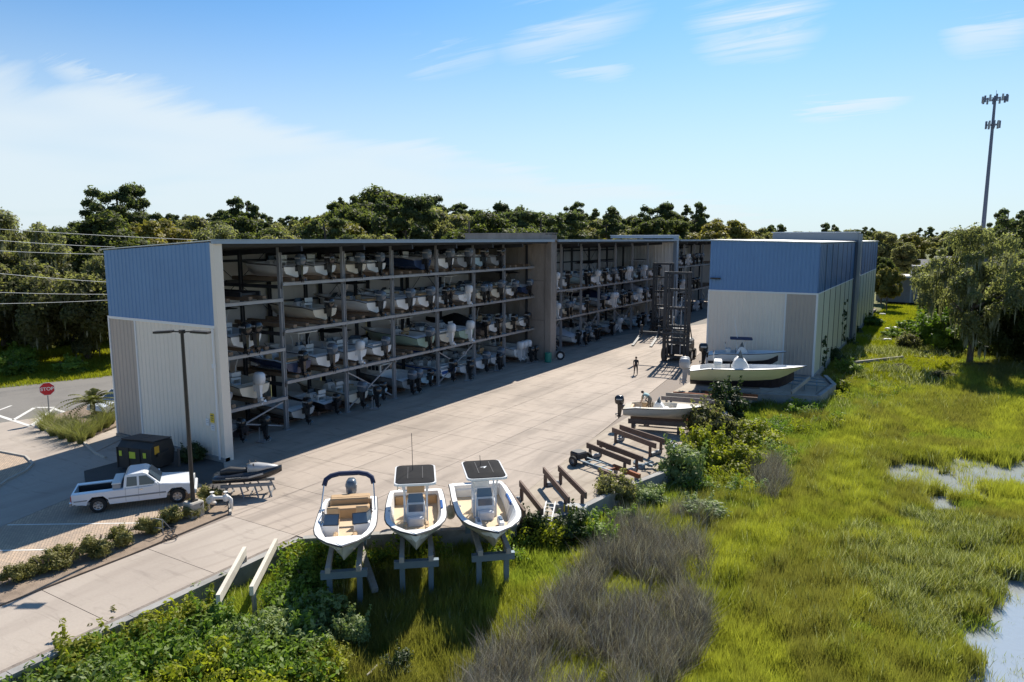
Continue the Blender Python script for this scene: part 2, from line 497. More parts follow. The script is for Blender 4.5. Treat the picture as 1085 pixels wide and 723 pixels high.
class MB:
    """collects shapes and links them as ONE mesh object"""
    def __init__(s):
        s.v = []
        s.f = []
        s.mi = []
        s.m = 0
        s.sm = []
        s.smooth = False

    def add(s, vs, fs, M=None):
        o = len(s.v)
        if M is not None:
            vs = [M @ Vector(p) for p in vs]
        s.v.extend([tuple(p) for p in vs])
        for f in fs:
            s.f.append(tuple(i + o for i in f))
            s.mi.append(s.m)
            s.sm.append(s.smooth)
        return s

    def box(s, x0, x1, y0, y1, z0, z1, M=None):
        vs = [(x0, y0, z0), (x1, y0, z0), (x1, y1, z0), (x0, y1, z0), (x0, y0, z1), (x1, y0, z1), (x1, y1, z1), (x0, y1, z1)]
        return s.add(vs, [(3, 2, 1, 0), (4, 5, 6, 7), (0, 1, 5, 4), (1, 2, 6, 5), (2, 3, 7, 6), (3, 0, 4, 7)], M)

    def bbox(s, x0, x1, y0, y1, z0, z1, r=0.04, M=None):
        """box with chamfered vertical and top edges"""
        def ring(d, z):
            return [(x0 + d + r, y0 + d, z), (x1 - d - r, y0 + d, z), (x1 - d, y0 + d + r, z), (x1 - d, y1 - d - r, z),
                    (x1 - d - r, y1 - d, z), (x0 + d + r, y1 - d, z), (x0 + d, y1 - d - r, z), (x0 + d, y0 + d + r, z)]
        vs = ring(0, z0) + ring(0, z1 - r) + ring(r * 0.8, z1)
        fs = [tuple(range(7, -1, -1)), tuple(range(16, 24))]
        for k in (0, 8):
            for i in range(8):
                j = (i + 1) % 8
                fs.append((k + i, k + j, k + 8 + j, k + 8 + i))
        return s.add(vs, fs, M)

    def bar(s, a, b, wd, ht=None, up=(0, 0, 1)):
        """rectangular bar from a to b"""
        ht = ht or wd
        a = Vector(a); b = Vector(b)
        d = (b - a).normalized()
        u = Vector(up)
        if abs(d.dot(u)) > 0.99:
            u = Vector((1, 0, 0))
        sx = d.cross(u).normalized() * wd / 2
        uy = sx.cross(d).normalized() * ht / 2
        vs = [a - sx - uy, a + sx - uy, a + sx + uy, a - sx + uy, b - sx - uy, b + sx - uy, b + sx + uy, b - sx + uy]
        return s.add(vs, [(0, 1, 2, 3), (7, 6, 5, 4), (0, 4, 5, 1), (1, 5, 6, 2), (2, 6, 7, 3), (3, 7, 4, 0)])

    def tube(s, pts, r, n=6, taper=None, caps=True):
        pts = [Vector(p) for p in pts]
        vs = []
        prev = None
        for i, p in enumerate(pts):
            if i == 0:
                d = pts[1] - p
            elif i == len(pts) - 1:
                d = p - pts[i - 1]
            else:
                d = (pts[i + 1] - pts[i - 1])
            d.normalize()
            if prev is None:
                u = Vector((0, 0, 1)) if abs(d.z) < 0.9 else Vector((1, 0, 0))
                a = d.cross(u).normalized()
            else:
                a = (prev - d * prev.dot(d)).normalized()
            prev = a
            bvec = d.cross(a)
            rr = r if taper is None else r + (taper - r) * i / (len(pts) - 1)
            for k in range(n):
                th = 2 * PI * k / n
                vs.append(p + (a * math.cos(th) + bvec * math.sin(th)) * rr)
        fs = []
        for i in range(len(pts) - 1):
            for k in range(n):
                j = (k + 1) % n
                fs.append((i * n + k, i * n + j, (i + 1) * n + j, (i + 1) * n + k))
        if caps:
            fs.append(tuple(range(n - 1, -1, -1)))
            fs.append(tuple(range((len(pts) - 1) * n, len(pts) * n)))
        return s.add(vs, fs)

    def lathe(s, prof, n=12, M=None, sy=1.0, caps=True):
        """profile of (radius, z)"""
        vs = []
        for (r, z) in prof:
            for k in range(n):
                th = 2 * PI * k / n
                vs.append((r * math.cos(th), r * math.sin(th) * sy, z))
        fs = []
        for i in range(len(prof) - 1):
            for k in range(n):
                j = (k + 1) % n
                fs.append((i * n + k, i * n + j, (i + 1) * n + j, (i + 1) * n + k))
        if caps:
            fs.append(tuple(range(n - 1, -1, -1)))
            fs.append(tuple(range((len(prof) - 1) * n, len(prof) * n)))
        return s.add(vs, fs, M)

    def loft(s, rings, close=True, cap0=True, cap1=True):
        n = len(rings[0])
        vs = [p for r in rings for p in r]
        fs = []
        for i in range(len(rings) - 1):
            for k in range(n if close else n - 1):
                j = (k + 1) % n
                fs.append((i * n + k, i * n + j, (i + 1) * n + j, (i + 1) * n + k))
        if cap0:
            fs.append(tuple(range(n - 1, -1, -1)))
        if cap1:
            fs.append(tuple(range((len(rings) - 1) * n, len(rings) * n)))
        return s.add(vs, fs)

    def poly(s, pts, z, th=0.0):
        """flat polygon sheet (or slab with thickness th downwards), counter-clockwise"""
        n = len(pts)
        ar = sum(pts[i][0] * pts[(i + 1) % n][1] - pts[(i + 1) % n][0] * pts[i][1] for i in range(n))
        if ar < 0:
            pts = pts[::-1]
        if n > 4:
            from mathutils.geometry import tessellate_polygon
            tris = []
            for a, b, c in tessellate_polygon([[Vector((p[0], p[1], 0)) for p in pts]]):
                cr = (pts[b][0] - pts[a][0]) * (pts[c][1] - pts[a][1]) - (pts[b][1] - pts[a][1]) * (pts[c][0] - pts[a][0])
                tris.append((a, b, c) if cr > 0 else (c, b, a))
        else:
            tris = [tuple(range(n))]
        if th == 0:
            return s.add([(p[0], p[1], z) for p in pts], tris)
        vs = [(p[0], p[1], z) for p in pts] + [(p[0], p[1], z - th) for p in pts]
        fs = list(tris) + [tuple(i + n for i in t_[::-1]) for t_ in tris]
        for i in range(n):
            j = (i + 1) % n
            fs.append((i, i + n, j + n, j))
        return s.add(vs, fs)

    def ball(s, c, rx, ry, rz, nu=8, nv=6, p=1.0, M=None):
        def pw(x):
            return math.copysign(abs(x) ** p, x)
        prof = []
        vs = []
        for i in range(1, nv):
            ph = -PI / 2 + PI * i / nv
            for k in range(nu):
                th = 2 * PI * k / nu
                vs.append((c[0] + rx * pw(math.cos(ph)) * pw(math.cos(th)), c[1] + ry * pw(math.cos(ph)) * pw(math.sin(th)), c[2] + rz * pw(math.sin(ph))))
        vs.append((c[0], c[1], c[2] - rz))
        vs.append((c[0], c[1], c[2] + rz))
        b0 = len(vs) - 2
        fs = []
        for i in range(nv - 2):
            for k in range(nu):
                j = (k + 1) % nu
                fs.append((i * nu + k, i * nu + j, (i + 1) * nu + j, (i + 1) * nu + k))
        for k in range(nu):
            j = (k + 1) % nu
            fs.append((b0, j, k))
            fs.append((b0 + 1, (nv - 2) * nu + k, (nv - 2) * nu + j))
        return s.add(vs, fs, M)

    def mesh(s, name, mats):
        me = bpy.data.meshes.new(name)
        me.from_pydata(s.v, [], s.f)
        if not isinstance(mats, (list, tuple)):
            mats = [mats]
        for x in mats:
            me.materials.append(MATS[x])
        if len(mats) > 1:
            me.polygons.foreach_set('material_index', s.mi)
        me.polygons.foreach_set('use_smooth', s.sm)
        me.update()
        return me

    def build(s, name, mats, parent=None, label=None):
        return link(name, s.mesh(name, mats), parent, label)


def link(name, me, parent=None, label=None):
    o = bpy.data.objects.new(name, me)
    C.objects.link(o)
    if parent is not None:
        o.parent = parent
    if label:
        o['label'] = label
    return o


def tag(o, label, cat, group=None, kind=None):
    if label:
        o['label'] = label
    if cat:
        o['category'] = cat
    if group:
        o['group'] = group
    if kind:
        o['kind'] = kind
    return o


def thing(name, label, cat, loc=(0, 0, 0), rz=0.0, group=None):
    o = bpy.data.objects.new(name, None)
    C.objects.link(o)
    o.location = loc
    o.rotation_euler = (0, 0, rz)
    o.empty_display_size = 0.3
    return tag(o, label, cat, group)


def struct(o, label=None):
    o['kind'] = 'structure'
    if label:
        o['label'] = label
    return o


CACHE = {}


def cached(key, fn):
    if key not in CACHE:
        CACHE[key] = fn()
    return CACHE[key]


def paint(o, m):
    """same mesh data, its own material"""
    o.material_slots[0].link = 'OBJECT'
    o.material_slots[0].material = MATS[m]
    return o

# ------------------------------------------------------------------ the lie of the land
WALL = [(-22.95, -6), (-22.95, 20.6), (-15.9, 26.3), (-14.1, 29.5), (-13.4, 33.7), (-12.2, 38.0), (-12.3, 44.5), (-12.9, 52),
        (-13.6, 60.6), (-7.8, 63.0), (-7.3, 69.0), (-8.6, 73.2)]
LOT = WALL + [(-9.2, 75), (-9.2, 150), (-9.2, 4000), (-4000, 4000), (-4000, -400), (-22.95, -400)]


def inside(px, py, poly):
    px = np.asarray(px); py = np.asarray(py)
    c = np.zeros(px.shape, bool)
    n = len(poly)
    j = n - 1
    for i in range(n):
        xi, yi = poly[i]; xj, yj = poly[j]
        with np.errstate(divide='ignore', invalid='ignore'):
            t_ = ((yi > py) != (yj > py)) & (px < (xj - xi) * (py - yi) / (yj - yi + 1e-12) + xi)
        c ^= t_
        j = i
    return c


def segdist(px, py, line):
    d = np.full(np.shape(px), 1e9)
    for (a, b) in zip(line[:-1], line[1:]):
        ax, ay = a; bx, by = b
        L2 = (bx - ax) ** 2 + (by - ay) ** 2
        t_ = np.clip(((px - ax) * (bx - ax) + (py - ay) * (by - ay)) / L2, 0, 1)
        d = np.minimum(d, np.hypot(px - ax - t_ * (bx - ax), py - ay - t_ * (by - ay)))
    return d


def wavy(x, y, s, seed=0.0):
    """cheap smooth noise in -1..1"""
    a = np.sin(x * s * 1.0 + seed + 1.3 * np.sin(y * s * 0.7 + seed * 1.7)) + np.sin(y * s * 1.13 + seed * 2.1 + 1.7 * np.sin(x * s * 0.61 + seed))
    b_ = np.sin((x + y) * s * 2.3 + seed * 3 + 2 * np.sin(x * s * 1.9)) + np.sin((x - y) * s * 2.9 + seed + 2 * np.sin(y * s * 1.7))
    return a * 0.33 + b_ * 0.17


def pond(x, y):
    """depth of the dips that hold water, 0..1"""
    n1 = wavy(x, y, 1.5, 4.0) * 0.45 + wavy(x, y, 3.7, 1.0) * 0.3
    d = np.zeros(np.shape(x))
    for (cx, cy, rx, ry, ang) in ((0.6, 49.5, 2.4, 2.6, 20), (4.2, 52.8, 3.4, 2.6, 25), (9.0, 56.5, 4.5, 3.0, 30), (0.9, 45.0, 0.7, 1.8, 0),
                                  (4.2, 32.0, 1.3, 4.2, -22), (6.6, 36.0, 2.6, 3.2, -30), (3.2, 26.0, 1.2, 4, -10), (13, 40, 7, 4, 20)):
        a = R(ang)
        u = ((x - cx) * math.cos(a) + (y - cy) * math.sin(a)) / rx
        v = (-(x - cx) * math.sin(a) + (y - cy) * math.cos(a)) / ry
        d = np.maximum(d, 1.42 - np.hypot(u, v) + n1 * 1.25)
    return np.clip(d, 0, 1)


WATER_Z = -1.72


def height(x, y):
    x = np.asarray(x, float); y = np.asarray(y, float)
    dw = segdist(x, y, WALL)
    ins = inside(x, y, LOT) & (segdist(x, y, LOT[:14]) > 0.75)
    marsh = -1.55 + 0.07 * wavy(x, y, 0.5, 2.0)
    # higher ground north of the marsh, along the long shed
    k = np.clip((y - 62 - 0.25 * (x + 8)) / 26, 0, 1)
    k = k * k * (3 - 2 * k)
    marsh = marsh + k * 0.95
    # rubble bank along the foot of the wall
    marsh = marsh + 0.60 * (lambda u: u * u * (3 - 2 * u))(np.clip(1.5 - dw / 6.0, 0, 1)) * np.clip((70 - y) / 8, 0, 1)
    marsh = marsh - 0.42 * np.clip(pond(x, y) * 2.2, 0, 1)
    land = np.full(x.shape, -0.25)
    # land beyond the site is at street level
    far = np.clip((y - 150) / 10, 0, 1)
    left = np.clip((-56 - x) / 6, 0, 1)
    land = np.maximum(land, -0.25 + 0.24 * np.maximum(far, left))
    back = np.clip((-47.5 - x) / 2, 0, 1) * np.clip((y - 27) / 3, 0, 1)
    land = np.maximum(land, -0.25 + 0.24 * back)
    return np.where(ins, land, marsh)


def axis(parts):
    out = [parts[0][0]]
    for a, b_, st in parts:
        n = max(1, int(round((b_ - a) / st)))
        out += [a + (b_ - a) * (i + 1) / n for i in range(n)]
    return np.array(out)


gx = axis([(-3500, -400, 400), (-400, -120, 30), (-120, -30, 3), (-30, 32, 0.45), (32, 120, 4), (120, 400, 30), (400, 3500, 400)])
gy = axis([(-400, -40, 60), (-40, 6, 5), (6, 100, 0.5), (100, 190, 3), (190, 500, 30), (500, 4500, 400)])
GX, GY = np.meshgrid(gx, gy)
GZ = height(GX, GY)
me = bpy.data.meshes.new('ground')
nx, ny = len(gx), len(gy)
vs = np.stack([GX.ravel(), GY.ravel(), GZ.ravel()], 1)
ii = (np.arange(ny - 1)[:, None] * nx + np.arange(nx - 1)[None, :]).ravel()
fs = np.stack([ii, ii + 1, ii + nx + 1, ii + nx], 1)
me.from_pydata(vs.tolist(), [], fs.tolist())
me.materials.append(MATS['ground_earth'])
me.polygons.foreach_set('use_smooth', [True] * len(fs))
struct(link('ground', me), 'marsh and land on which everything stands')

mb = MB()
mb.poly([(-9, 18), (60, 12), (60, 75), (-9, 62)], WATER_Z)
struct(mb.build('marsh_water', 'water'), 'shallow tidal water standing between the marsh grass')

# ------------------------------------------------------------------ lot surfaces
mb = MB()
base = [(-23.4, -6), (-23.4, 20.8), (-16.2, 26.7), (-14.5, 29.7), (-13.8, 33.7), (-12.6, 38.0), (-12.7, 44.5), (-13.3, 52), (-14.0, 61.0),
        (-8.2, 63.3), (-7.7, 69.0), (-9.0, 73.2), (-9.9, 75), (-9.9, 152), (-46.6, 152), (-46.6, 26.4), (-57, 25.5), (-57, -6)]
mb.poly(base, -0.04, 0.15)
lot = struct(mb.build('yard_pavement', 'joint'), 'concrete paved boat yard between the two storage sheds')


def clip(poly, a, b):
    """keep the part of poly to the left of the line a->b"""
    out = []
    n = len(poly)

    def side(p):
        return (b[0] - a[0]) * (p[1] - a[1]) - (b[1] - a[1]) * (p[0] - a[0])
    for i in range(n):
        p = poly[i]; q = poly[(i + 1) % n]
        sp, sq = side(p), side(q)
        if sp >= 0:
            out.append(p)
        if (sp > 0 and sq < 0) or (sp < 0 and sq > 0):
            t_ = sp / (sp - sq)
            out.append((p[0] + (q[0] - p[0]) * t_, p[1] + (q[1] - p[1]) * t_))
    return out


xs = [-46.4, -41.05, -36.7, -32.35, -28.0, -23.65, -17.0]
ys = [-5.0, -0.6, 3.7, 8.1, 12.5, 16.7, 20.9] + [20.9 + 4.25 * i for i in range(1, 32)]
G_ = 0.014
for j in range(len(ys) - 1):
    for i in range(len(xs) - 1):
        if ys[j] < 20.8 and i != 4:
            continue
        if i < 2 and ys[j] < 25:
            continue
        c = [(xs[i] + G_, ys[j] + G_), (xs[i + 1] - G_, ys[j] + G_), (xs[i + 1] - G_, ys[j + 1] - G_), (xs[i] + G_, ys[j + 1] - G_)]
        if ys[j] > 20 and i < 5:
            c = clip(c, (-35.3, 26.0), (-28.1, 20.95))  if ys[j] < 26 else c
            if ys[j] < 26 and i >= 4:
                c = [(xs[i] + G_, ys[j] + G_), (xs[i + 1] - G_, ys[j] + G_), (xs[i + 1] - G_, ys[j + 1] - G_), (xs[i] + G_, ys[j + 1] - G_)]
        if i >= 4:
            if ys[j] > 20:
                c = clip(c, (-23.6, 20.5), (-17.3, 26.0))
            c = clip(c, (-17.45, 28.9), (-19.1, 44.0)) if len(c) > 2 else c
            c = clip(c, (-19.1, 30.0), (-19.1, 60.0)) if (len(c) > 2 and ys[j] > 44) else c
        if len(c) > 2:
            s_ = MB().poly(c, 0.0, 0.06).build('concrete_slab', 'drive_concrete' if ys[j] < 20 else 'yard_concrete', lot)

mb = MB()
mb.poly([(-17.35, 26.0), (-17.42, 29.0), (-18.15, 33.5), (-19.05, 44.0), (-19.05, 57), (-19.05, 72.2), (-9.9, 72.2), (-9.3, 72.6), (-8.0, 69.0), (-8.4, 63.5), (-14.1, 61.1),
         (-13.5, 52), (-12.9, 44.5), (-12.8, 38.1), (-13.9, 33.8), (-14.6, 29.8), (-16.3, 26.9), (-23.2, 21.05)], -0.008, 0.03)
struct(mb.build('ledge_pavement', 'ledge_concrete'), 'stained concrete ledge along the wall where boat stands are parked')

# retaining wall with its coping
wt = thing('retaining_wall', 'low concrete retaining wall holding the yard above the marsh', 'wall', (WALL[1][0], WALL[1][1], -1.7))
L_ = WALL
mb = MB(); cp = MB()
for a, b_ in zip(L_[:-1], L_[1:]):
    a = Vector((a[0], a[1], 0)); b2 = Vector((b_[0], b_[1], 0))
    d = (b2 - a); ln = d.length; d.normalize()
    nrm = Vector((d.y, -d.x, 0))           # towards the marsh
    o_ = Vector(wt.location)
    cuts = max(1, int(ln / 3.6))
    for k in range(cuts):
        p = a + d * (ln * k / cuts + 0.012); q = a + d * (ln * (k + 1) / cuts - 0.012)
        for (m_, z0, z1, off, th) in ((mb, -2.3, 0.03, 0.0, 0.26), (cp, 0.03, 0.13, 0.03, 0.34)):
            vs = []
            for z in (z0, z1):
                for pt in (p + nrm * off, q + nrm * off, q + nrm * (off - th), p + nrm * (off - th)):
                    vs.append((pt.x - o_.x, pt.y - o_.y, z - o_.z))
            m__ = MB()
            m__.add(vs, [(3, 2, 1, 0), (4, 5, 6, 7), (0, 1, 5, 4), (1, 2, 6, 5), (2, 3, 7, 6), (3, 0, 4, 7)])
            m__.build('wall_panel' if m_ is mb else 'coping', 'wall_concrete', wt)

mb = MB().poly([(-23.64, -5), (-23.64, 20.5), (-23.22, 20.55), (-23.22, -5)], 0.02, 0.05)
struct(mb.build('gravel_strip', 'gravel'), 'narrow strip of gravel between driveway and wall coping')

# left part of the lot
mb = MB().poly([(-58.5, -5), (-38.5, -5), (-35.0, 10.0), (-36.0, 14.6), (-37.4, 19.2), (-40.9, 21.0), (-40.9, 26.1), (-46.5, 26.1), (-46.5, 23.9), (-49, 25.5), (-58.5, 27.0)], 0.0, 0.03)
struct(mb.build('entrance_drive', 'drive_concrete'), 'concrete entrance drive from the street to the yard')
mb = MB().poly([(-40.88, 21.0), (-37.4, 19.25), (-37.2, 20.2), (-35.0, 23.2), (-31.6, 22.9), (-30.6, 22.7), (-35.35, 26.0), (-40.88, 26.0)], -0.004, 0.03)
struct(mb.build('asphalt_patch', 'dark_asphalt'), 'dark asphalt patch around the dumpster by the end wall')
mb = MB().poly([(-38.45, -5), (-34.95, 10.0), (-35.95, 14.6), (-37.35, 19.2), (-37.15, 20.2), (-34.95, 23.15), (-31.6, 22.85), (-30.45, 20.4), (-30.45, -5)], 0.004, 0.03)
struct(mb.build('paved_parking', 'block_paving'), 'beige block paved parking bays under the white pickup')
stripes = [((-35.97, 14.9), (-30.6, 18.4)), ((-36.5, 11.2), (-30.6, 15.1)), ((-36.5, 7.9), (-30.6, 11.9))]
for a, b_ in stripes:
    d = Vector((b_[0] - a[0], b_[1] - a[1])).normalized(); n_ = Vector((-d.y, d.x)) * 0.05
    MBs = MB().poly([(a[0] - n_.x, a[1] - n_.y), (b_[0] - n_.x, b_[1] - n_.y), (b_[0] + n_.x, b_[1] + n_.y), (a[0] + n_.x, a[1] + n_.y)], 0.009)
    struct(MBs.build('parking_line', 'paint_white'), 'thin white line marking a parking bay')
mb = MB().poly([(-30.3, -5), (-30.3, 20.4), (-31.4, 22.75), (-30.6, 22.6), (-28.35, 21.0), (-28.05, 16), (-28.03, -5)], 0.05, 0.1)
struct(mb.build('planting_bed', 'mulch'), 'mulched planting bed with a clipped hedge beside the driveway')


def kerb(name, pts, w_=0.14, h_=0.12, m_='wall_concrete', label=None, z=0.0):
    mb = MB()
    n = len(pts)
    rings = []
    for i, p in enumerate(pts):
        a = pts[max(0, i - 1)]; b_ = pts[min(n - 1, i + 1)]
        d = Vector((b_[0] - a[0], b_[1] - a[1])).normalized()
        nn = Vector((-d.y, d.x)) * w_ / 2
        rings.append([(p[0] - nn.x, p[1] - nn.y, z - 0.05), (p[0] + nn.x, p[1] + nn.y, z - 0.05), (p[0] + nn.x * 0.8, p[1] + nn.y * 0.8, z + h_), (p[0] - nn.x * 0.8, p[1] - nn.y * 0.8, z + h_)])
    mb.loft(rings)
    return struct(mb.build(name, m_), label)


mat('kerb_concrete', (0.46, 0.42, 0.36), 0.85, var=0.5, vscale=1.5, vcol=(0.33, 0.29, 0.25), fine=0.2)
kerb('kerb', [(-30.38, -5), (-30.38, 20.4), (-31.5, 22.8), (-30.55, 22.72), (-28.3, 21.05)], m_='kerb_concrete', label='pale kerb around the hedge bed')
isl = [(-50.5, 20.0), (-48.9, 20.3), (-46.5, 20.6), (-44.6, 20.1), (-43.5, 19.2), (-42.7, 17.9), (-41.7, 16.9), (-40.6, 15.6), (-40.2, 13), (-41, 8), (-44, 4)]
mb = MB().poly(isl + [(-54, 4), (-54, 19)], 0.03, 0.06)
struct(mb.build('traffic_island', 'block_paving'), 'paved traffic island at the left of the entrance drive')
kerb('kerb', isl, m_='kerb_concrete', label='curved kerb of the traffic island')
bedpoly = [at(38, 452), at(60, 440), at(98, 428), at(128, 432), at(130, 449), at(86, 467)]
mb = MB().poly(bedpoly, 0.05, 0.1)
struct(mb.build('planting_bed', 'mulch'), 'planting bed with tall grasses behind the stop sign')
mb = MB().poly([at(86, 469), at(130, 451), at(135, 463), at(100, 480)], 0.03, 0.06)
struct(mb.build('footpath', 'drive_concrete'), 'short pale footpath beside the end wall')
kerb('kerb', [bedpoly[0], at(60, 461), bedpoly[5], at(101, 481), at(112, 486)], m_='kerb_concrete', label='kerb at the front of the tall grasses')

# street
ud = Vector((0.30, 0.954)).normalized()          # along the street
un = Vector((ud.y, -ud.x))                       # towards the yard
o_ = Vector((-69.9, 31.5))


def st(u, v):
    return (o_.x + ud.x * u + un.x * v, o_.y + ud.y * u + un.y * v)


mb = MB().poly([st(-70, 0), st(140, 0), st(140, 13.6), st(12, 13.6), st(3, 14.6), st(-70, 14.6)], 0.006, 0.05)
struct(mb.build('street', 'asphalt'), 'grey asphalt street along the left of the site')


def stripe(a, b_, wd=0.28, z=0.012, name='road_line', label='white painted line on the street'):
    a = Vector(a); b_ = Vector(b_)
    d = (b_ - a).normalized(); n_ = Vector((-d.y, d.x)) * wd / 2
    struct(MB().poly([a - n_, b_ - n_, b_ + n_, a + n_], z).build(name, 'paint_white'), label)


H = [at(0, 441), at(33, 452), at(55, 432), at(80, 441), at(0, 437), at(14, 446), at(37, 432.5), at(33, 452), at(56, 434)]
stripe(at(-8, 438.5), at(33, 452)); stripe(at(33, 451.5), at(56, 434)); stripe(at(36, 432), at(58, 432)); stripe(at(56, 433), at(80, 441))
stripe(at(14, 445.5), at(37, 432)); stripe(at(-9, 438), at(12, 430), 0.2)

# ------------------------------------------------------------------ storage sheds
XF, XC, XB = -35.65, -37.95, -46.35      # aisle edge of the end walls, front columns, back wall
Y0 = 26.2


def wpart(name, mbx, m_, parent, label=None):
    """part built in world coordinates under an unrotated root"""
    o = mbx.build(name, m_, parent, label)
    o.location = -Vector(parent.location)
    return o


def ribbed(mb, p0, p1, z0a, z0b, z1a, z1b, out, pitch=0.40, depth=0.035):
    """sheet of trapezoid ribs from p0 to p1 in plan, bottoms z0a..z0b, tops z1a..z1b, ribs proud along out"""
    p0 = Vector((p0[0], p0[1], 0)); p1 = Vector((p1[0], p1[1], 0))
    L = (p1 - p0).length
    n = max(1, int(round(L / pitch)))
    out = Vector((out[0], out[1], 0)) * depth
    ts = []
    for i in range(n):
        for f, k in ((0.0, 0), (0.62, 0), (0.74, 1), (0.88, 1)):
            ts.append(((i + f) / n, k))
    ts.append((1.0, 0))
    vs = []
    for t_, k in ts:
        p = p0 + (p1 - p0) * t_ + out * k
        vs.append((p.x, p.y, z0a + (z0b - z0a) * t_))
        vs.append((p.x, p.y, z1a + (z1b - z1a) * t_))
    fs = [(2 * i, 2 * i + 2, 2 * i + 3, 2 * i + 1) for i in range(len(ts) - 1)]
    mb.add(vs, fs)
    # plain backing
    q0 = p0 - out * 0.6; q1 = p1 - out * 0.6
    mb.add([(q0.x, q0.y, z0a), (q1.x, q1.y, z0b), (q1.x, q1.y, z1b), (q0.x, q0.y, z1a)], [(3, 2, 1, 0)])
    return mb


rack = thing('boat_rack_building', 'long open fronted steel boat storage building with blue and cream end wall', 'building', (XF, Y0, 0))


def rf(x):
    """underside of the roof at x"""
    return 12.30 + (12.85 - 12.30) * (x - XB) / (XF - XB)


mb = ribbed(MB(), (XB, Y0), (XF, Y0), 8.06, 8.06, rf(XB), rf(XF), (0, -1))
wpart('upper_wall_panel', mb, 'blue_panel', rack)
mb = ribbed(MB(), (-43.42, Y0), (XF + 0.0, Y0), 0.25, 0.25, 7.94, 7.94, (0, -1))
wpart('lower_wall_panel', mb, 'cream_panel', rack)
mb = ribbed(MB(), (XB, Y0), (-43.52, Y0), 0.25, 0.25, 7.94, 7.94, (0, -1))
wpart('lower_wall_panel', mb, 'taupe_panel', rack, 'taupe ribbed lower wall panel at the back corner')
for (a, b_, z0, z1) in ((XB - 0.05, XF + 0.02, 7.92, 8.08),):
    wpart('wall_trim', MB().box(a, b_, Y0 - 0.07, Y0 + 0.01, z0, z1), 'trim_white', rack)
wpart('wall_trim', MB().box(-43.53, -43.41, Y0 - 0.065, Y0 + 0.01, 0.2, 7.92), 'trim_white', rack)
wpart('wall_trim', MB().box(XB - 0.06, XB + 0.06, Y0 - 0.066, Y0 + 0.1, 0.2, 7.92), 'trim_white', rack)
wpart('corner_column', MB().box(XF - 0.02, XF + 0.30, Y0 - 0.02, Y0 + 0.55, 0.0, 12.8), 'cream_panel', rack)
wpart('downpipe', MB().box(XF - 0.14, XF - 0.03, Y0 - 0.15, Y0 - 0.055, 0.1, 7.9).box(XF - 0.22, XF - 0.0, Y0 - 0.2, Y0 - 0.05, 5.6, 5.85), 'trim_white', rack)
wpart('foundation_kerb', MB().box(XB - 0.1, XF + 0.3, Y0 - 0.1, Y0 + 0.3, -0.05, 0.22), 'wall_concrete', rack)

FW1, FW2, YE = 67.7, 109.6, 150.0
secs = [dict(y0=Y0, y1=FW1, cols=[33.1, 39.0, 44.5, 50.5, 56.3, 61.8], lv=[3.45, 6.95, 10.15], nm='near'),
        dict(y0=FW1 + 1.0, y1=FW2, cols=[74.6, 80.0, 85.4, 90.8, 97.0, 103.2], lv=[3.9, 7.2], nm='middle'),
        dict(y0=FW2 + 1.0, y1=YE, cols=[115.6, 121.0, 126.8, 132.2, 138.0, 144.0], lv=[4.2, 8.5], nm='far')]

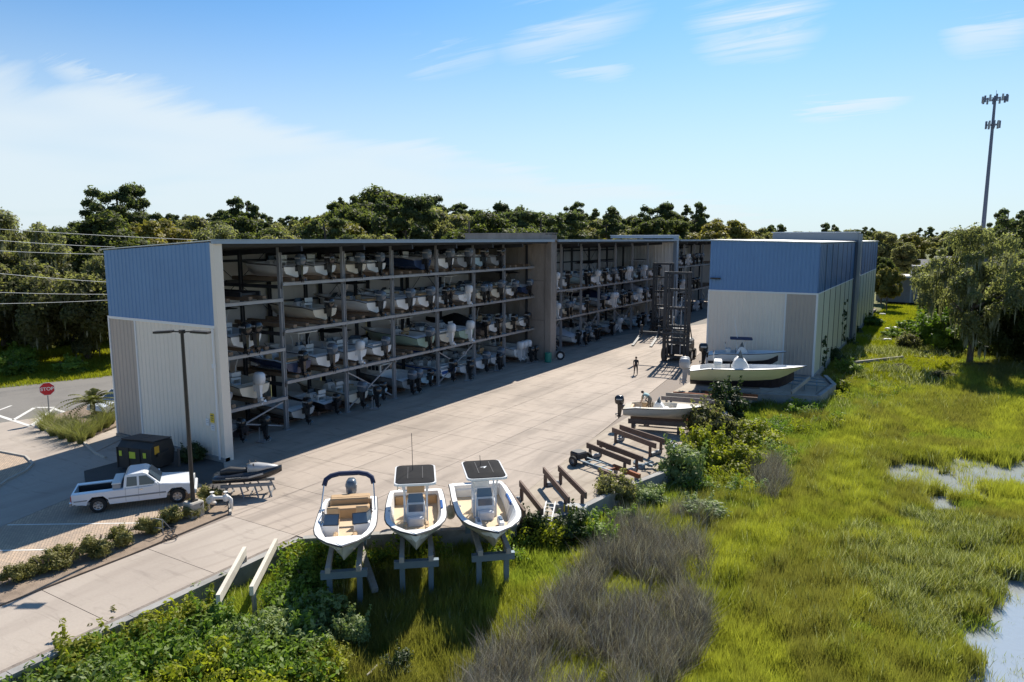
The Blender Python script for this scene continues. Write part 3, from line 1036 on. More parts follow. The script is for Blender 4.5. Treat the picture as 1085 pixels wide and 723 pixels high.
# roof, fascia, purlins, back wall
for s_ in secs:
    a, b_ = s_['y0'], s_['y1']
    mb = MB()
    mb.add([(XB - 0.3, a - 0.1, rf(XB - 0.3) + 0.06), (XF + 0.25, a - 0.1, rf(XF + 0.25) + 0.06), (XF + 0.25, b_, rf(XF + 0.25) + 0.06), (XB - 0.3, b_, rf(XB - 0.3) + 0.06),
            (XB - 0.3, a - 0.1, rf(XB - 0.3) + 0.12), (XF + 0.25, a - 0.1, rf(XF + 0.25) + 0.12), (XF + 0.25, b_, rf(XF + 0.25) + 0.12), (XB - 0.3, b_, rf(XB - 0.3) + 0.12)],
           [(3, 2, 1, 0), (4, 5, 6, 7), (0, 1, 5, 4), (1, 2, 6, 5), (2, 3, 7, 6), (3, 0, 4, 7)])
    wpart('roof_sheet', mb, 'roof_metal', rack)
    wpart('gutter', MB().box(XF + 0.252, XF + 0.42, a - 0.12, b_, 12.76, 12.99).box(XF + 0.253, XF + 0.46, a - 0.13, b_, 12.98, 13.02), 'fascia', rack)
    mb = MB()
    for k in range(6):
        x = XB + 0.8 + k * 1.9
        z = rf(x) - 0.03
        mb.box(x - 0.05, x + 0.05, a + .12, b_ - .05, z - 0.22, z)
    wpart('purlins', mb, 'dark_steel', rack)['kind'] = 'stuff'
    for yc in s_['cols']:
        mb = MB().bar((XB + 0.3, yc, rf(XB) - 0.42), (XF - 0.1, yc, rf(XF) - 0.42), 0.16, 0.34)
        wpart('rafter', mb, 'dark_steel', rack)
    # back wall: sheets between the back columns
    ycs = [a] + s_['cols'] + [b_]
    for ya, yb in zip(ycs[:-1], ycs[1:]):
        mb = ribbed(MB(), (XB, yb - 0.03), (XB, ya + 0.03), -0.03, -0.03, 12.3, 12.3, (-1, 0), 0.6, 0.04)
        wpart('back_wall_panel', mb, 'inner_wall', rack)
    mb = MB()
    for z in (2.0, 4.0, 6.0, 8.0, 9.8, 11.4):
        mb.box(XB + 0.06, XB + 0.22, a + .12, b_ - .05, z - 0.09, z + 0.09)
    for o2 in [mb]:
        wpart('girts', o2, 'dark_steel', rack)['kind'] = 'stuff'
    for yc in s_['cols']:
        for (x, wd, m_, zt) in ((XC, 0.24, 'galv_steel', 12.5), (-41.9, 0.22, 'dark_steel', 12.3), (XB + 0.35, 0.24, 'dark_steel', 12.2)):
            mb = MB()
            mb.box(x - wd / 2, x + wd / 2, yc - wd / 2, yc - wd / 2 + 0.03, 0, zt).box(x - wd / 2, x + wd / 2, yc + wd / 2 - 0.03, yc + wd / 2, 0, zt).box(x - 0.015, x + 0.015, yc - wd / 2 + 0.031, yc + wd / 2 - 0.031, 0, zt)
            mb.box(x - 0.2, x + 0.2, yc - 0.2, yc + 0.2, 0, 0.03)
            wpart('column', mb, m_, rack)
        # arm beams front to back
        for z in s_['lv']:
            wpart('arm_beam', MB().box(XC + 0.13, XB + 0.5, yc - 0.06, yc + 0.06, z - 0.42, z - 0.18), 'dark_steel', rack)

# rails and bunks
def bays(s_):
    ycs = [s_['y0']] + s_['cols'] + [s_['y1']]
    return list(zip(ycs[:-1], ycs[1:]))


BAY0 = [2.4, 5.75, 9.1]
bunk_me = cached('bunk', lambda: MB().bbox(-3.1, 3.1, -0.16, 0.16, 0, 0.26, 0.03).mesh('bunk', 'bunk_timber'))
nb = 0
for si, s_ in enumerate(secs):
    for bi, (ya, yb) in enumerate(bays(s_)):
        lv = BAY0 if (si == 0 and bi == 0) else s_['lv']
        if si == 2 and ya > 140:
            continue
        for li, z in enumerate(lv):
            wpart('rail_beam', MB().box(XC + 0.12, XC + 0.28, ya + 0.02, yb - 0.02, z - 0.22, z - 0.02).box(XC + 0.06, XC + 0.34, ya + 0.02, yb - 0.02, z - 0.02, z), 'galv_steel', rack)
            wpart('rail_beam', MB().box(-43.6, -43.4, ya + 0.02, yb - 0.02, z - 0.32, z), 'dark_steel', rack)
            cy = (ya + yb) / 2
            for dx in (-1.4, 1.4):
                for d2 in (-0.55, 0.55):
                    if nb < 290:
                        o = link('bunk', bunk_me, rack)
                        o.location = Vector((-40.85, cy + dx + d2, z + 0.005)) - Vector(rack.location)
                        nb += 1
        # bracing on some bays
        if bi in (0, 2, 4) or (si == 1 and bi == 0):
            zt = lv[0] - 0.4
            wpart('cross_brace', MB().bar((XC - 0.02, ya + 0.2, 0.3), (XC - 0.02, yb - 0.2, zt), 0.09), 'galv_steel', rack)
            wpart('cross_brace', MB().bar((XC - 0.13, ya + 0.2, zt), (XC - 0.13, yb - 0.2, 0.3), 0.09), 'galv_steel', rack)
        if bi % 2 == 1 or bi == 0:
            z1_ = lv[-1] - 0.3; z0_ = lv[-2] + 0.1
            wpart('cable_brace', MB().bar((XB + 0.3, ya + 0.2, 7.5), (XB + 0.3, yb - 0.2, 12.0), 0.04), 'dark_steel', rack)
            wpart('cable_brace', MB().bar((XB + 0.34, ya + 0.2, 12.0), (XB + 0.34, yb - 0.2, 7.5), 0.04), 'dark_steel', rack)

# fire walls
for k, yf in enumerate((FW1, FW2)):
    m_ = 'firewall' if k == 0 else 'fascia'
    nP = 6
    edges = [XB + 0.0 + (XF - 0.7 - XB) * i / nP for i in range(nP + 1)]
    if k == 0:
        for i in range(nP):
            for (z0, z1) in ((0, 4.3), (4.33, 8.6), (8.63, 13.05)):
                wpart('fire_wall_panel', MB().box(edges[i] + 0.012, edges[i + 1] - 0.012, yf, yf + 0.45, z0, z1), 'firewall', rack)
        wpart('fire_wall_pier', MB().bbox(XF - 0.70, XF + 0.06, yf - 0.1, yf + 1.2, 0, 13.55, 0.04), 'firewall', rack)
        for x in (-41.9, -38.6):
            wpart('column', MB().box(x - 0.12, x + 0.12, yf - 0.16, yf - 0.005, 0, 12.4), 'dark_steel', rack)
    else:
        for i in range(3):
            a_ = XB + (XF - 0.5 - XB) * i / 3; b2 = XB + (XF - 0.5 - XB) * (i + 1) / 3
            wpart('fire_wall_panel', ribbed(MB(), (a_, yf), (b2 - 0.03, yf), 0, 0, 13.0, 13.0, (0, -1), 0.6).box(a_, b2 - 0.03, yf + 0.05, yf + 0.4, 0, 13.0), 'inner_wall', rack)
        wpart('fire_wall_pier', MB().box(XF - 0.45, XF + 0.1, yf - 0.1, yf + 0.9, 0, 13.2), 'fascia', rack)
    wpart('parapet', MB().box(XB - 0.4, XF - (0.71 if k == 0 else -0.1), yf - 0.02, yf + 0.8, 13.06 if k == 0 else 13.21, 13.62), m_, rack)
    wpart('coping', MB().box(XB - 0.5, XF + 0.12, yf - 0.1, yf + (1.25 if k == 0 else 0.9), 13.625, 13.72), 'trim_white' if k else 'firewall', rack)
wpart('end_wall', ribbed(MB(), (XB, YE), (XF, YE), 0.1, 0.1, 12.3, 12.8, (0, 1)), 'inner_wall', rack)

# lights, signs on the end wall
def flat_sign(name, label, cat, x, z, w_, h_, m_, y=Y0, detail=None):
    s = MB().box(x - w_ / 2, x + w_ / 2, y - 0.075, y - 0.05, z - h_ / 2, z + h_ / 2)
    o = s.build(name, m_)
    tag(o, label, cat)
    for (dx, dz, ww, hh, mm) in (detail or []):
        MB().box(x + dx - ww / 2, x + dx + ww / 2, y - 0.079, y - 0.0752, z + dz - hh / 2, z + dz + hh / 2).build('print', mm, o)
    return o


flat_sign('warning_sign', 'yellow warning sign near the right corner of the cream end wall', 'sign', -36.3, 2.55, 0.34, 0.55, 'sign_yellow', detail=[(0, 0.15, 0.24, 0.06, 'print_dark'), (0, 0.0, 0.24, 0.04, 'print_dark'), (0, -0.12, 0.24, 0.04, 'print_dark')])
flat_sign('notice_sign', 'small white notice left of the yellow sign on the end wall', 'sign', -36.75, 2.25, 0.3, 0.42, 'sign_white', detail=[(0, 0.08, 0.2, 0.03, 'gel_grey'), (0, -0.02, 0.2, 0.03, 'gel_grey')])
flat_sign('notice_sign', 'small white notice directly below the yellow sign on the end wall', 'sign', -36.28, 1.98, 0.34, 0.36, 'sign_white', detail=[(0, 0.05, 0.22, 0.03, 'stripe_blue'), (0, -0.05, 0.22, 0.03, 'gel_grey')])

# ---- right shed
SX0, SX1, SY0, SF, SY1 = -20.0, -9.75, 72.4, 103.6, 141.5
shed = thing('boat_shed', 'long blue and cream metal boat shed on the marsh side of the yard', 'building', (SX0, SY0, 0))


def srf(x):
    return 12.66 + (12.9 - 12.66) * (SX1 - x) / (SX1 - SX0)


wpart('upper_wall_panel', ribbed(MB(), (SX0, SY0), (SX1, SY0), 7.96, 7.96, srf(SX0), srf(SX1), (0, -1), 0.36), 'blue_panel', shed)
wpart('lower_wall_panel', ribbed(MB(), (SX0, SY0), (-12.62, SY0), 0.1, 0.1, 7.84, 7.84, (0, -1), 0.36), 'cream_panel', shed)
wpart('lower_wall_panel', ribbed(MB(), (-12.5, SY0), (SX1, SY0), 0.1, 0.1, 7.84, 7.84, (0, -1), 0.36), 'taupe_panel', shed, 'taupe ribbed lower wall panel at the marsh side corner')
wpart('wall_trim', MB().box(SX0 - 0.06, SX1 + 0.07, SY0 - 0.07, SY0 + 0.01, 7.82, 7.98), 'trim_white', shed)
wpart('wall_trim', MB().box(-12.63, -12.49, SY0 - 0.065, SY0 + 0.01, 0.1, 7.82), 'trim_white', shed)
wpart('wall_trim', MB().box(SX0 - 0.07, SX0 + 0.07, SY0 - 0.066, SY0 + 0.1, 0.1, 7.82), 'trim_white', shed)
wpart('wall_trim', MB().box(SX1 - 0.10, SX1 + 0.08, SY0 - 0.066, SY0 + 0.12, -0.2, 7.82), 'trim_white', shed)
wpart('corner_flashing', MB().box(SX1 - 0.04, SX1 + 0.06, SY0 - 0.05, SY0 + 0.08, 7.98, 12.3), 'blue_panel_deep', shed)
wpart('wall_lamp', MB().box(SX0 + 0.15, SX0 + 1.15, SY0 - 0.3, SY0 - 0.06, 9.05, 9.2), 'plastic_black', shed)
for (a, b_) in ((SY0, SF), (SF + 0.9, SY1)):
    wpart('roof_sheet', MB().add([(SX0 - 0.2, a - 0.15, srf(SX0) + 0.02), (SX1 + 0.15, a - 0.15, srf(SX1) + 0.02), (SX1 + 0.15, b_, srf(SX1) + 0.02), (SX0 - 0.2, b_, srf(SX0) + 0.02),
                                   (SX0 - 0.2, a - 0.15, srf(SX0) + 0.12), (SX1 + 0.15, a - 0.15, srf(SX1) + 0.12), (SX1 + 0.15, b_, srf(SX1) + 0.12), (SX0 - 0.2, b_, srf(SX0) + 0.12)],
                                  [(3, 2, 1, 0), (4, 5, 6, 7), (0, 1, 5, 4), (1, 2, 6, 5), (2, 3, 7, 6), (3, 0, 4, 7)]), 'roof_metal', shed)
    n = int(round((b_ - a) / 4.6))
    for i in range(n):
        ya = a + (b_ - a) * i / n + (0.12 if i == 0 else 0.0); yb = a + (b_ - a) * (i + 1) / n - 0.09
        wpart('side_wall_panel', ribbed(MB(), (SX1, ya), (SX1, yb), -0.3, -0.3, 7.86, 7.86, (1, 0), 1.15, 0.03), 'sage_panel', shed)
        wpart('upper_side_panel', ribbed(MB(), (SX1 - 0.02, ya), (SX1 - 0.02, yb), 7.97, 7.97, 12.62, 12.62, (1, 0), 1.15, 0.05), 'blue_panel_deep', shed)
        wpart('panel_seam', MB().box(SX1 - 0.08, SX1 + 0.055, yb - .04, yb + 0.13, -0.3, 12.55), 'dark_steel', shed)
    wpart('wall_trim', MB().box(SX1 - 0.01, SX1 + 0.07, a + 0.12, b_, 7.87, 7.96), 'trim_white', shed)
    for i in range(8):
        yc = a + (b_ - a) * (i + 0.5) / 8
        wpart('column', MB().box(SX0 + 0.2, SX0 + 0.42, yc - 0.11, yc + 0.11, 0, 12.5), 'galv_steel', shed)
    for z in (3.5, 7.0, 10.2):
        wpart('rail_beam', MB().box(SX0 + 0.43, SX0 + 0.6, a + 0.1, b_ - 0.1, z - 0.34, z), 'galv_steel', shed)
wpart('fire_wall', MB().box(SX0 - 0.1, SX1 + 0.32, SF + 0.02, SF + 0.88, 0, 13.9), 'shed_fire_wall', shed)
wpart('fire_wall_pier', MB().bbox(SX1 + 0.33, SX1 + 0.75, SF - 0.1, SF + 0.95, -0.4, 13.75, 0.04), 'gel_grey', shed)
wpart('parapet', MB().box(SX0 - 0.15, SX1 + 0.31, SF - 0.02, SF + 0.015, 12.95, 13.9), 'gel_grey', shed)
wpart('coping', MB().box(SX0 - 0.3, SX1 + 0.5, SF - 0.12, SF + 1.0, 13.91, 14.02), 'trim_white', shed)
wpart('end_wall', ribbed(MB(), (SX0, SY1), (SX1, SY1), 0, 0, 12.9, 12.3, (0, 1)), 'blue_panel', shed)
# far continuation of the shed behind a second step
wpart('rear_wall', MB().box(SX0 + 0.6, SX0 + 0.7, SY0 + 0.3, SY1, 0.0, 0.6), 'wall_concrete', shed)
wpart('foundation', MB().box(SX0, SX1 + 0.1, SY0 - 0.02, SY1, -1.2, 0.09), 'wall_concrete', shed)

# ------------------------------------------------------------------ boats
NST = 13
FULLB = (2.33, 2.43, 2.61)


def hullprof(L, B, D):
    out = []
    for i in range(NST):
        s_ = i / (NST - 1)
        s0_, pw_ = (0.50, 3.3) if B in FULLB else (0.42, 2.4)
        f = 1 - (max(0.0, s_ - s0_) / (1 - s0_)) ** pw_
        hb = B / 2 * f * (0.93 + 0.07 * min(1, s_ / 0.35)) + 0.015
        sh = D * (1 + 0.26 * s_ ** 2 - 0.16 * max(0.0, 1 - s_ / .16))
        kz = D * 0.50 * (max(0.0, s_ - 0.72) / 0.28) ** 2.2
        ch = hb * 0.84 * (1 - 0.68 * s_ ** 2)
        cz = kz + D * (0.32 + 0.48 * s_ ** 2) * (1 - 0.42 * s_ ** 4)
        y = L * s_
        yk = y - (0.10 * L * max(0.0, s_ - 0.6) / 0.4)
        out.append((y, yk, hb, sh, ch, cz, kz))
    return out


def hull_mesh(L, B, D, split=0.0):
    mb = MB(); mb.smooth = False
    rings = []
    for (y, yk, hb, sh, ch, cz, kz) in hullprof(L, B, D):
        mid = 0.5
        fl = (hb * 0.99 + ch * 0.01)
        zm = cz + (sh - cz) * mid
        xm = ch + (hb - ch) * 0.72
        ym = yk + (y - yk) * 0.5
        rings.append([(-hb, y, sh), (-xm, ym, zm), (-ch, yk, cz), (0, yk, kz), (ch, yk, cz), (xm, ym, zm), (hb, y, sh)])
    mb.smooth = True
    mb.loft(rings, close=False, cap0=False, cap1=False)
    mb.smooth = False
    r = rings[0]
    mb.add(r, [(0, 1, 2, 3, 4, 5, 6)])
    return mb


def hw(p, z, inset=.05):
    """half width of the hull at station p and height z"""
    y, yk, hb, sh, ch, cz, kz = p
    inset = inset + 0.6 * (y - yk) * max(0.0, min(1.0, 1 - (z - cz) / (sh - cz)))
    zm = cz + (sh - cz) * .5; xm = ch + (hb - ch) * .72
    return max(0.0, float(np.interp(z, [kz, cz, zm, sh], [0, ch, xm, hb])) - inset)


def deck_mesh(L, B, D, open_from=0.04, open_to=0.84, w_=0.2, floor=0.42, bowz=0.42):
    """gunwale caps, inner walls, fore and aft deck"""
    mb = MB()
    P_ = hullprof(L, B, D)
    cap = []
    for (y, yk, hb, sh, ch, cz, kz) in P_:
        inner = max(hb - w_, 0.0)
        cap.append((y, hb, sh, inner))
    n = len(cap)
    for i in range(n - 1):
        s0 = i / (n - 1); s1 = (i + 1) / (n - 1)
        y0, h0, z0, i0 = cap[i]; y1, h1, z1, i1 = cap[i + 1]
        op = s0 >= open_from and s1 <= open_to + 0.01
        for sg in (-1, 1):
            q = [(sg * h0, y0, z0 + .012), (sg * i0, y0, z0 + .04), (sg * i1, y1, z1 + .04), (sg * h1, y1, z1 + .012)]
            mb.add(q, [(0, 1, 2, 3) if sg < 0 else (3, 2, 1, 0)])
            if op:
                f0 = D * (floor if s0 < 0.62 else bowz + 0.12); f1 = f0
                f0 = max(f0, P_[i][5] + .03, P_[i + 1][5] + .03); f1 = f0
                j0 = min(i0 * .96, hw(P_[i], f0)); j1 = min(i1 * .96, hw(P_[i + 1], f1))
                q = [(sg * i0, y0, z0 + .04), (sg * j0, y0, f0), (sg * j1, y1, f1), (sg * i1, y1, z1 + .04)]
                mb.add(q, [(0, 1, 2, 3) if sg < 0 else (3, 2, 1, 0)])
        if not op:
            zz0, zz1 = z0 + .04, z1 + .04
            mb.add([(-i0, y0, zz0), (i0, y0, zz0), (i1, y1, zz1), (-i1, y1, zz1)], [(0, 1, 2, 3)])
            # bulkheads at the ends of the cockpit
    ks = [i for i in range(n - 1) if (i / (n - 1) >= open_from and (i + 1) / (n - 1) <= open_to + 0.01)]
    if ks:
        y0, h0, z0, i0 = cap[ks[0]]
        k0 = min(i0, hw(P_[ks[0]], D * floor))
        mb.add([(-k0, y0, D * floor), (k0, y0, D * floor), (i0, y0, z0 + .04), (-i0, y0, z0 + .04)], [(0, 1, 2, 3)])
        y0, h0, z0, i0 = cap[ks[-1] + 1]
        fz_ = max(D * floor, P_[ks[-1] + 1][5]); k0 = min(i0, hw(P_[ks[-1] + 1], fz_))
        mb.add([(-k0, y0, fz_), (k0, y0, fz_), (i0, y0, z0 + .04), (-i0, y0, z0 + .04)], [(3, 2, 1, 0)])
    return mb


def floor_mesh(L, B, D, open_from=0.04, open_to=0.84, w_=0.2, floor=0.42, bowz=0.42):
    mb = MB()
    P_ = hullprof(L, B, D)
    n = len(P_)
    for i in range(n - 1):
        s0 = i / (n - 1); s1 = (i + 1) / (n - 1)
        if s0 >= open_from and s1 <= open_to + 0.01:
            f = D * (floor if s0 < 0.62 else bowz + 0.12)
            f = max(f, P_[i][5] + .03, P_[i + 1][5] + .03)
            a = min(max(P_[i][2] - w_, 0) * .97, hw(P_[i], f)); b_ = min(max(P_[i + 1][2] - w_, 0) * .97, hw(P_[i + 1], f))
            mb.add([(-a, P_[i][0], f), (a, P_[i][0], f), (b_, P_[i + 1][0], f), (-b_, P_[i + 1][0], f)], [(0, 1, 2, 3)])
            if s0 >= 0.62 and (i - 1) / (n - 1) < 0.62:
                a2 = min(a, hw(P_[i], D * floor))
                mb.add([(-a2, P_[i][0], D * floor), (a2, P_[i][0], D * floor), (a, P_[i][0], f), (-a, P_[i][0], f)], [(0, 1, 2, 3)])
    return mb


def rail_mesh(L, B, D, r=0.028):
    mb = MB()
    P_ = hullprof(L, B, D)
    pts = [(-p[2] - 0.012, p[0], p[3] - 0.02) for p in P_] + [(p[2] + 0.012, p[0], p[3] - 0.02) for p in P_[::-1]]
    mb.tube(pts, r, 4)
    return mb


def outboard_mesh(k=1.0):
    """cowling, origin at the transom bracket, engine hangs behind (-y)"""
    mb = MB(); mb.smooth = True
    def ring(z, w_, l0, l1, p=0.35):
        pts = []
        for j in range(10):
            th = 2 * PI * j / 10
            c_, s2 = math.cos(th), math.sin(th)
            x = w_ * math.copysign(abs(c_) ** 0.6, c_)
            y = (l0 + l1) / 2 + (l1 - l0) / 2 * math.copysign(abs(s2) ** 0.6, s2)
            pts.append((x * k, y * k, z * k))
        return pts
    mb.loft([ring(0.28, 0.15, -0.50, -0.12), ring(0.38, 0.235, -0.66, -0.02), ring(0.62, 0.245, -0.70, 0.0), ring(0.84, 0.225, -0.68, -0.04), ring(0.95, 0.15, -0.56, -0.12)])
    return mb


def outboard_leg_mesh(k=1.0):
    mb = MB()
    def rc(z, w_, y0, y1):
        return [(-w_ * k, y0 * k, z * k), (w_ * k, y0 * k, z * k), (w_ * k, y1 * k, z * k), (-w_ * k, y1 * k, z * k)]
    mb.loft([rc(-0.62, 0.035, -0.44, -0.24), rc(-0.42, 0.06, -0.46, -0.20), rc(0.0, 0.085, -0.46, -0.14), rc(0.30, 0.11, -0.48, -0.10)])
    mb.box(-0.12 * k, 0.12 * k, -0.12 * k, 0.06 * k, -0.10 * k, 0.26 * k)
    mb.box(-0.10 * k, 0.10 * k, -0.60 * k, -0.20 * k, -0.44 * k, -0.42 * k)
    mb.ball((0, -0.36 * k, -0.60 * k), 0.065 * k, 0.22 * k, 0.065 * k, 6, 5)
    mb.add([(0, -0.46 * k, -0.62 * k), (0, -0.28 * k, -0.62 * k), (0, -0.38 * k, -0.82 * k), (0.012, -0.46 * k, -0.62 * k), (0.012, -0.28 * k, -0.62 * k), (0.012, -0.38 * k, -0.82 * k)],
           [(0, 1, 2), (5, 4, 3), (0, 3, 4, 1), (1, 4, 5, 2), (2, 5, 3, 0)])
    for j in range(3):
        a = 2 * PI * j / 3
        c_ = Vector((math.cos(a), 0, math.sin(a))); s2 = Vector((-math.sin(a), 0.5, math.cos(a))) * 0.08 * k
        o_ = Vector((0, -0.60 * k, -0.60 * k))
        mb.add([o_ + c_ * 0.03 * k - s2 * .4, o_ + c_ * 0.19 * k - s2, o_ + c_ * 0.19 * k + s2, o_ + c_ * 0.03 * k + s2 * .4], [(0, 1, 2, 3)])
    return mb


def ttop_mesh(w_=0.95, l=1.05, z=2.0, crown=0.07, th=0.05):
    """soft rounded canopy"""
    mb = MB()
    outl = []
    r = 0.22
    for (cx, cy, a0) in ((w_ - r, l - r, 0), (-(w_ - r), l - r, 90), (-(w_ - r), -(l - r), 180), (w_ - r, -(l - r), 270)):
        for k in range(4):
            a = R(a0 + 30 * k)
            outl.append((cx + r * math.cos(a), cy + r * math.sin(a)))
    lo = [(x, y, z) for x, y in outl]
    up = [(x, y, z + th) for x, y in outl]
    inn = [(x * .6, y * .6, z + th + crown) for x, y in outl]
    mb.loft([lo, up, inn])
    return mb


def ttop_frame(w_=0.48, wt_=0.62, lb=0.28, lt=0.55, z0=0.5, z=2.0, r=0.028, rim=None):
    mb = MB()
    for sx in (-1, 1):
        mb.tube([(sx * w_, -lb, z0), (sx * w_, -lb * 1.1, z0 + (z - z0) * .7), (sx * wt_, -lt, z)], r, 5)
        mb.tube([(sx * w_, lb, z0), (sx * w_, lb * 0.9, z0 + (z - z0) * .7), (sx * wt_, lt, z)], r, 5)
        mb.tube([(sx * wt_, -lt * 1.4, z - .01), (sx * wt_, lt * 1.5, z - .01)], r, 4)
        mb.tube([(sx * w_, -lb, z0 + .65), (sx * w_, lb, z0 + .65)], r * .8, 4)
    for y in (-lt, lt):
        mb.tube([(-wt_, y, z - .012), (wt_, y, z - .012)], r, 4)
    return mb


def console_mesh(w_=0.42, l=0.42, z0=0.5, h=0.95):
    mb = MB()
    def rc(z, a, y0, y1):
        return [(-a, y0, z), (a, y0, z), (a, y1, z), (-a, y1, z)]
    mb.loft([rc(z0, w_, -l, l), rc(z0 + h * .55, w_, -l, l * 1.0), rc(z0 + h * .85, w_ * .92, -l * .75, l * .55), rc(z0 + h, w_ * .8, -l * .4, l * .1)])
    mb.bbox(-w_ * .8, w_ * .8, l, l + .32, z0, z0 + .42, .05)
    return mb


def shield_mesh(w_=0.36, l=0.42, z0=1.4, h=0.42):
    mb = MB()
    mb.add([(-w_, l * .35, z0), (w_, l * .35, z0), (w_ * .85, -l * .05, z0 + h), (-w_ * .85, -l * .05, z0 + h), (-w_, l * .35 + .02, z0), (w_, l * .35 + .02, z0), (w_ * .85, -l * .05 + .02, z0 + h), (-w_ * .85, -l * .05 + .02, z0 + h)],
           [(3, 2, 1, 0), (4, 5, 6, 7), (0, 1, 5, 4), (1, 2, 6, 5), (2, 3, 7, 6), (3, 0, 4, 7)])
    mb.add([(-w_, l * .35, z0), (-w_ * .95, -l * .6, z0), (-w_ * .85, -l * .05, z0 + h)], [(0, 1, 2), (2, 1, 0)])
    mb.add([(w_, l * .35, z0), (w_ * .95, -l * .6, z0), (w_ * .85, -l * .05, z0 + h)], [(0, 1, 2), (2, 1, 0)])
    return mb


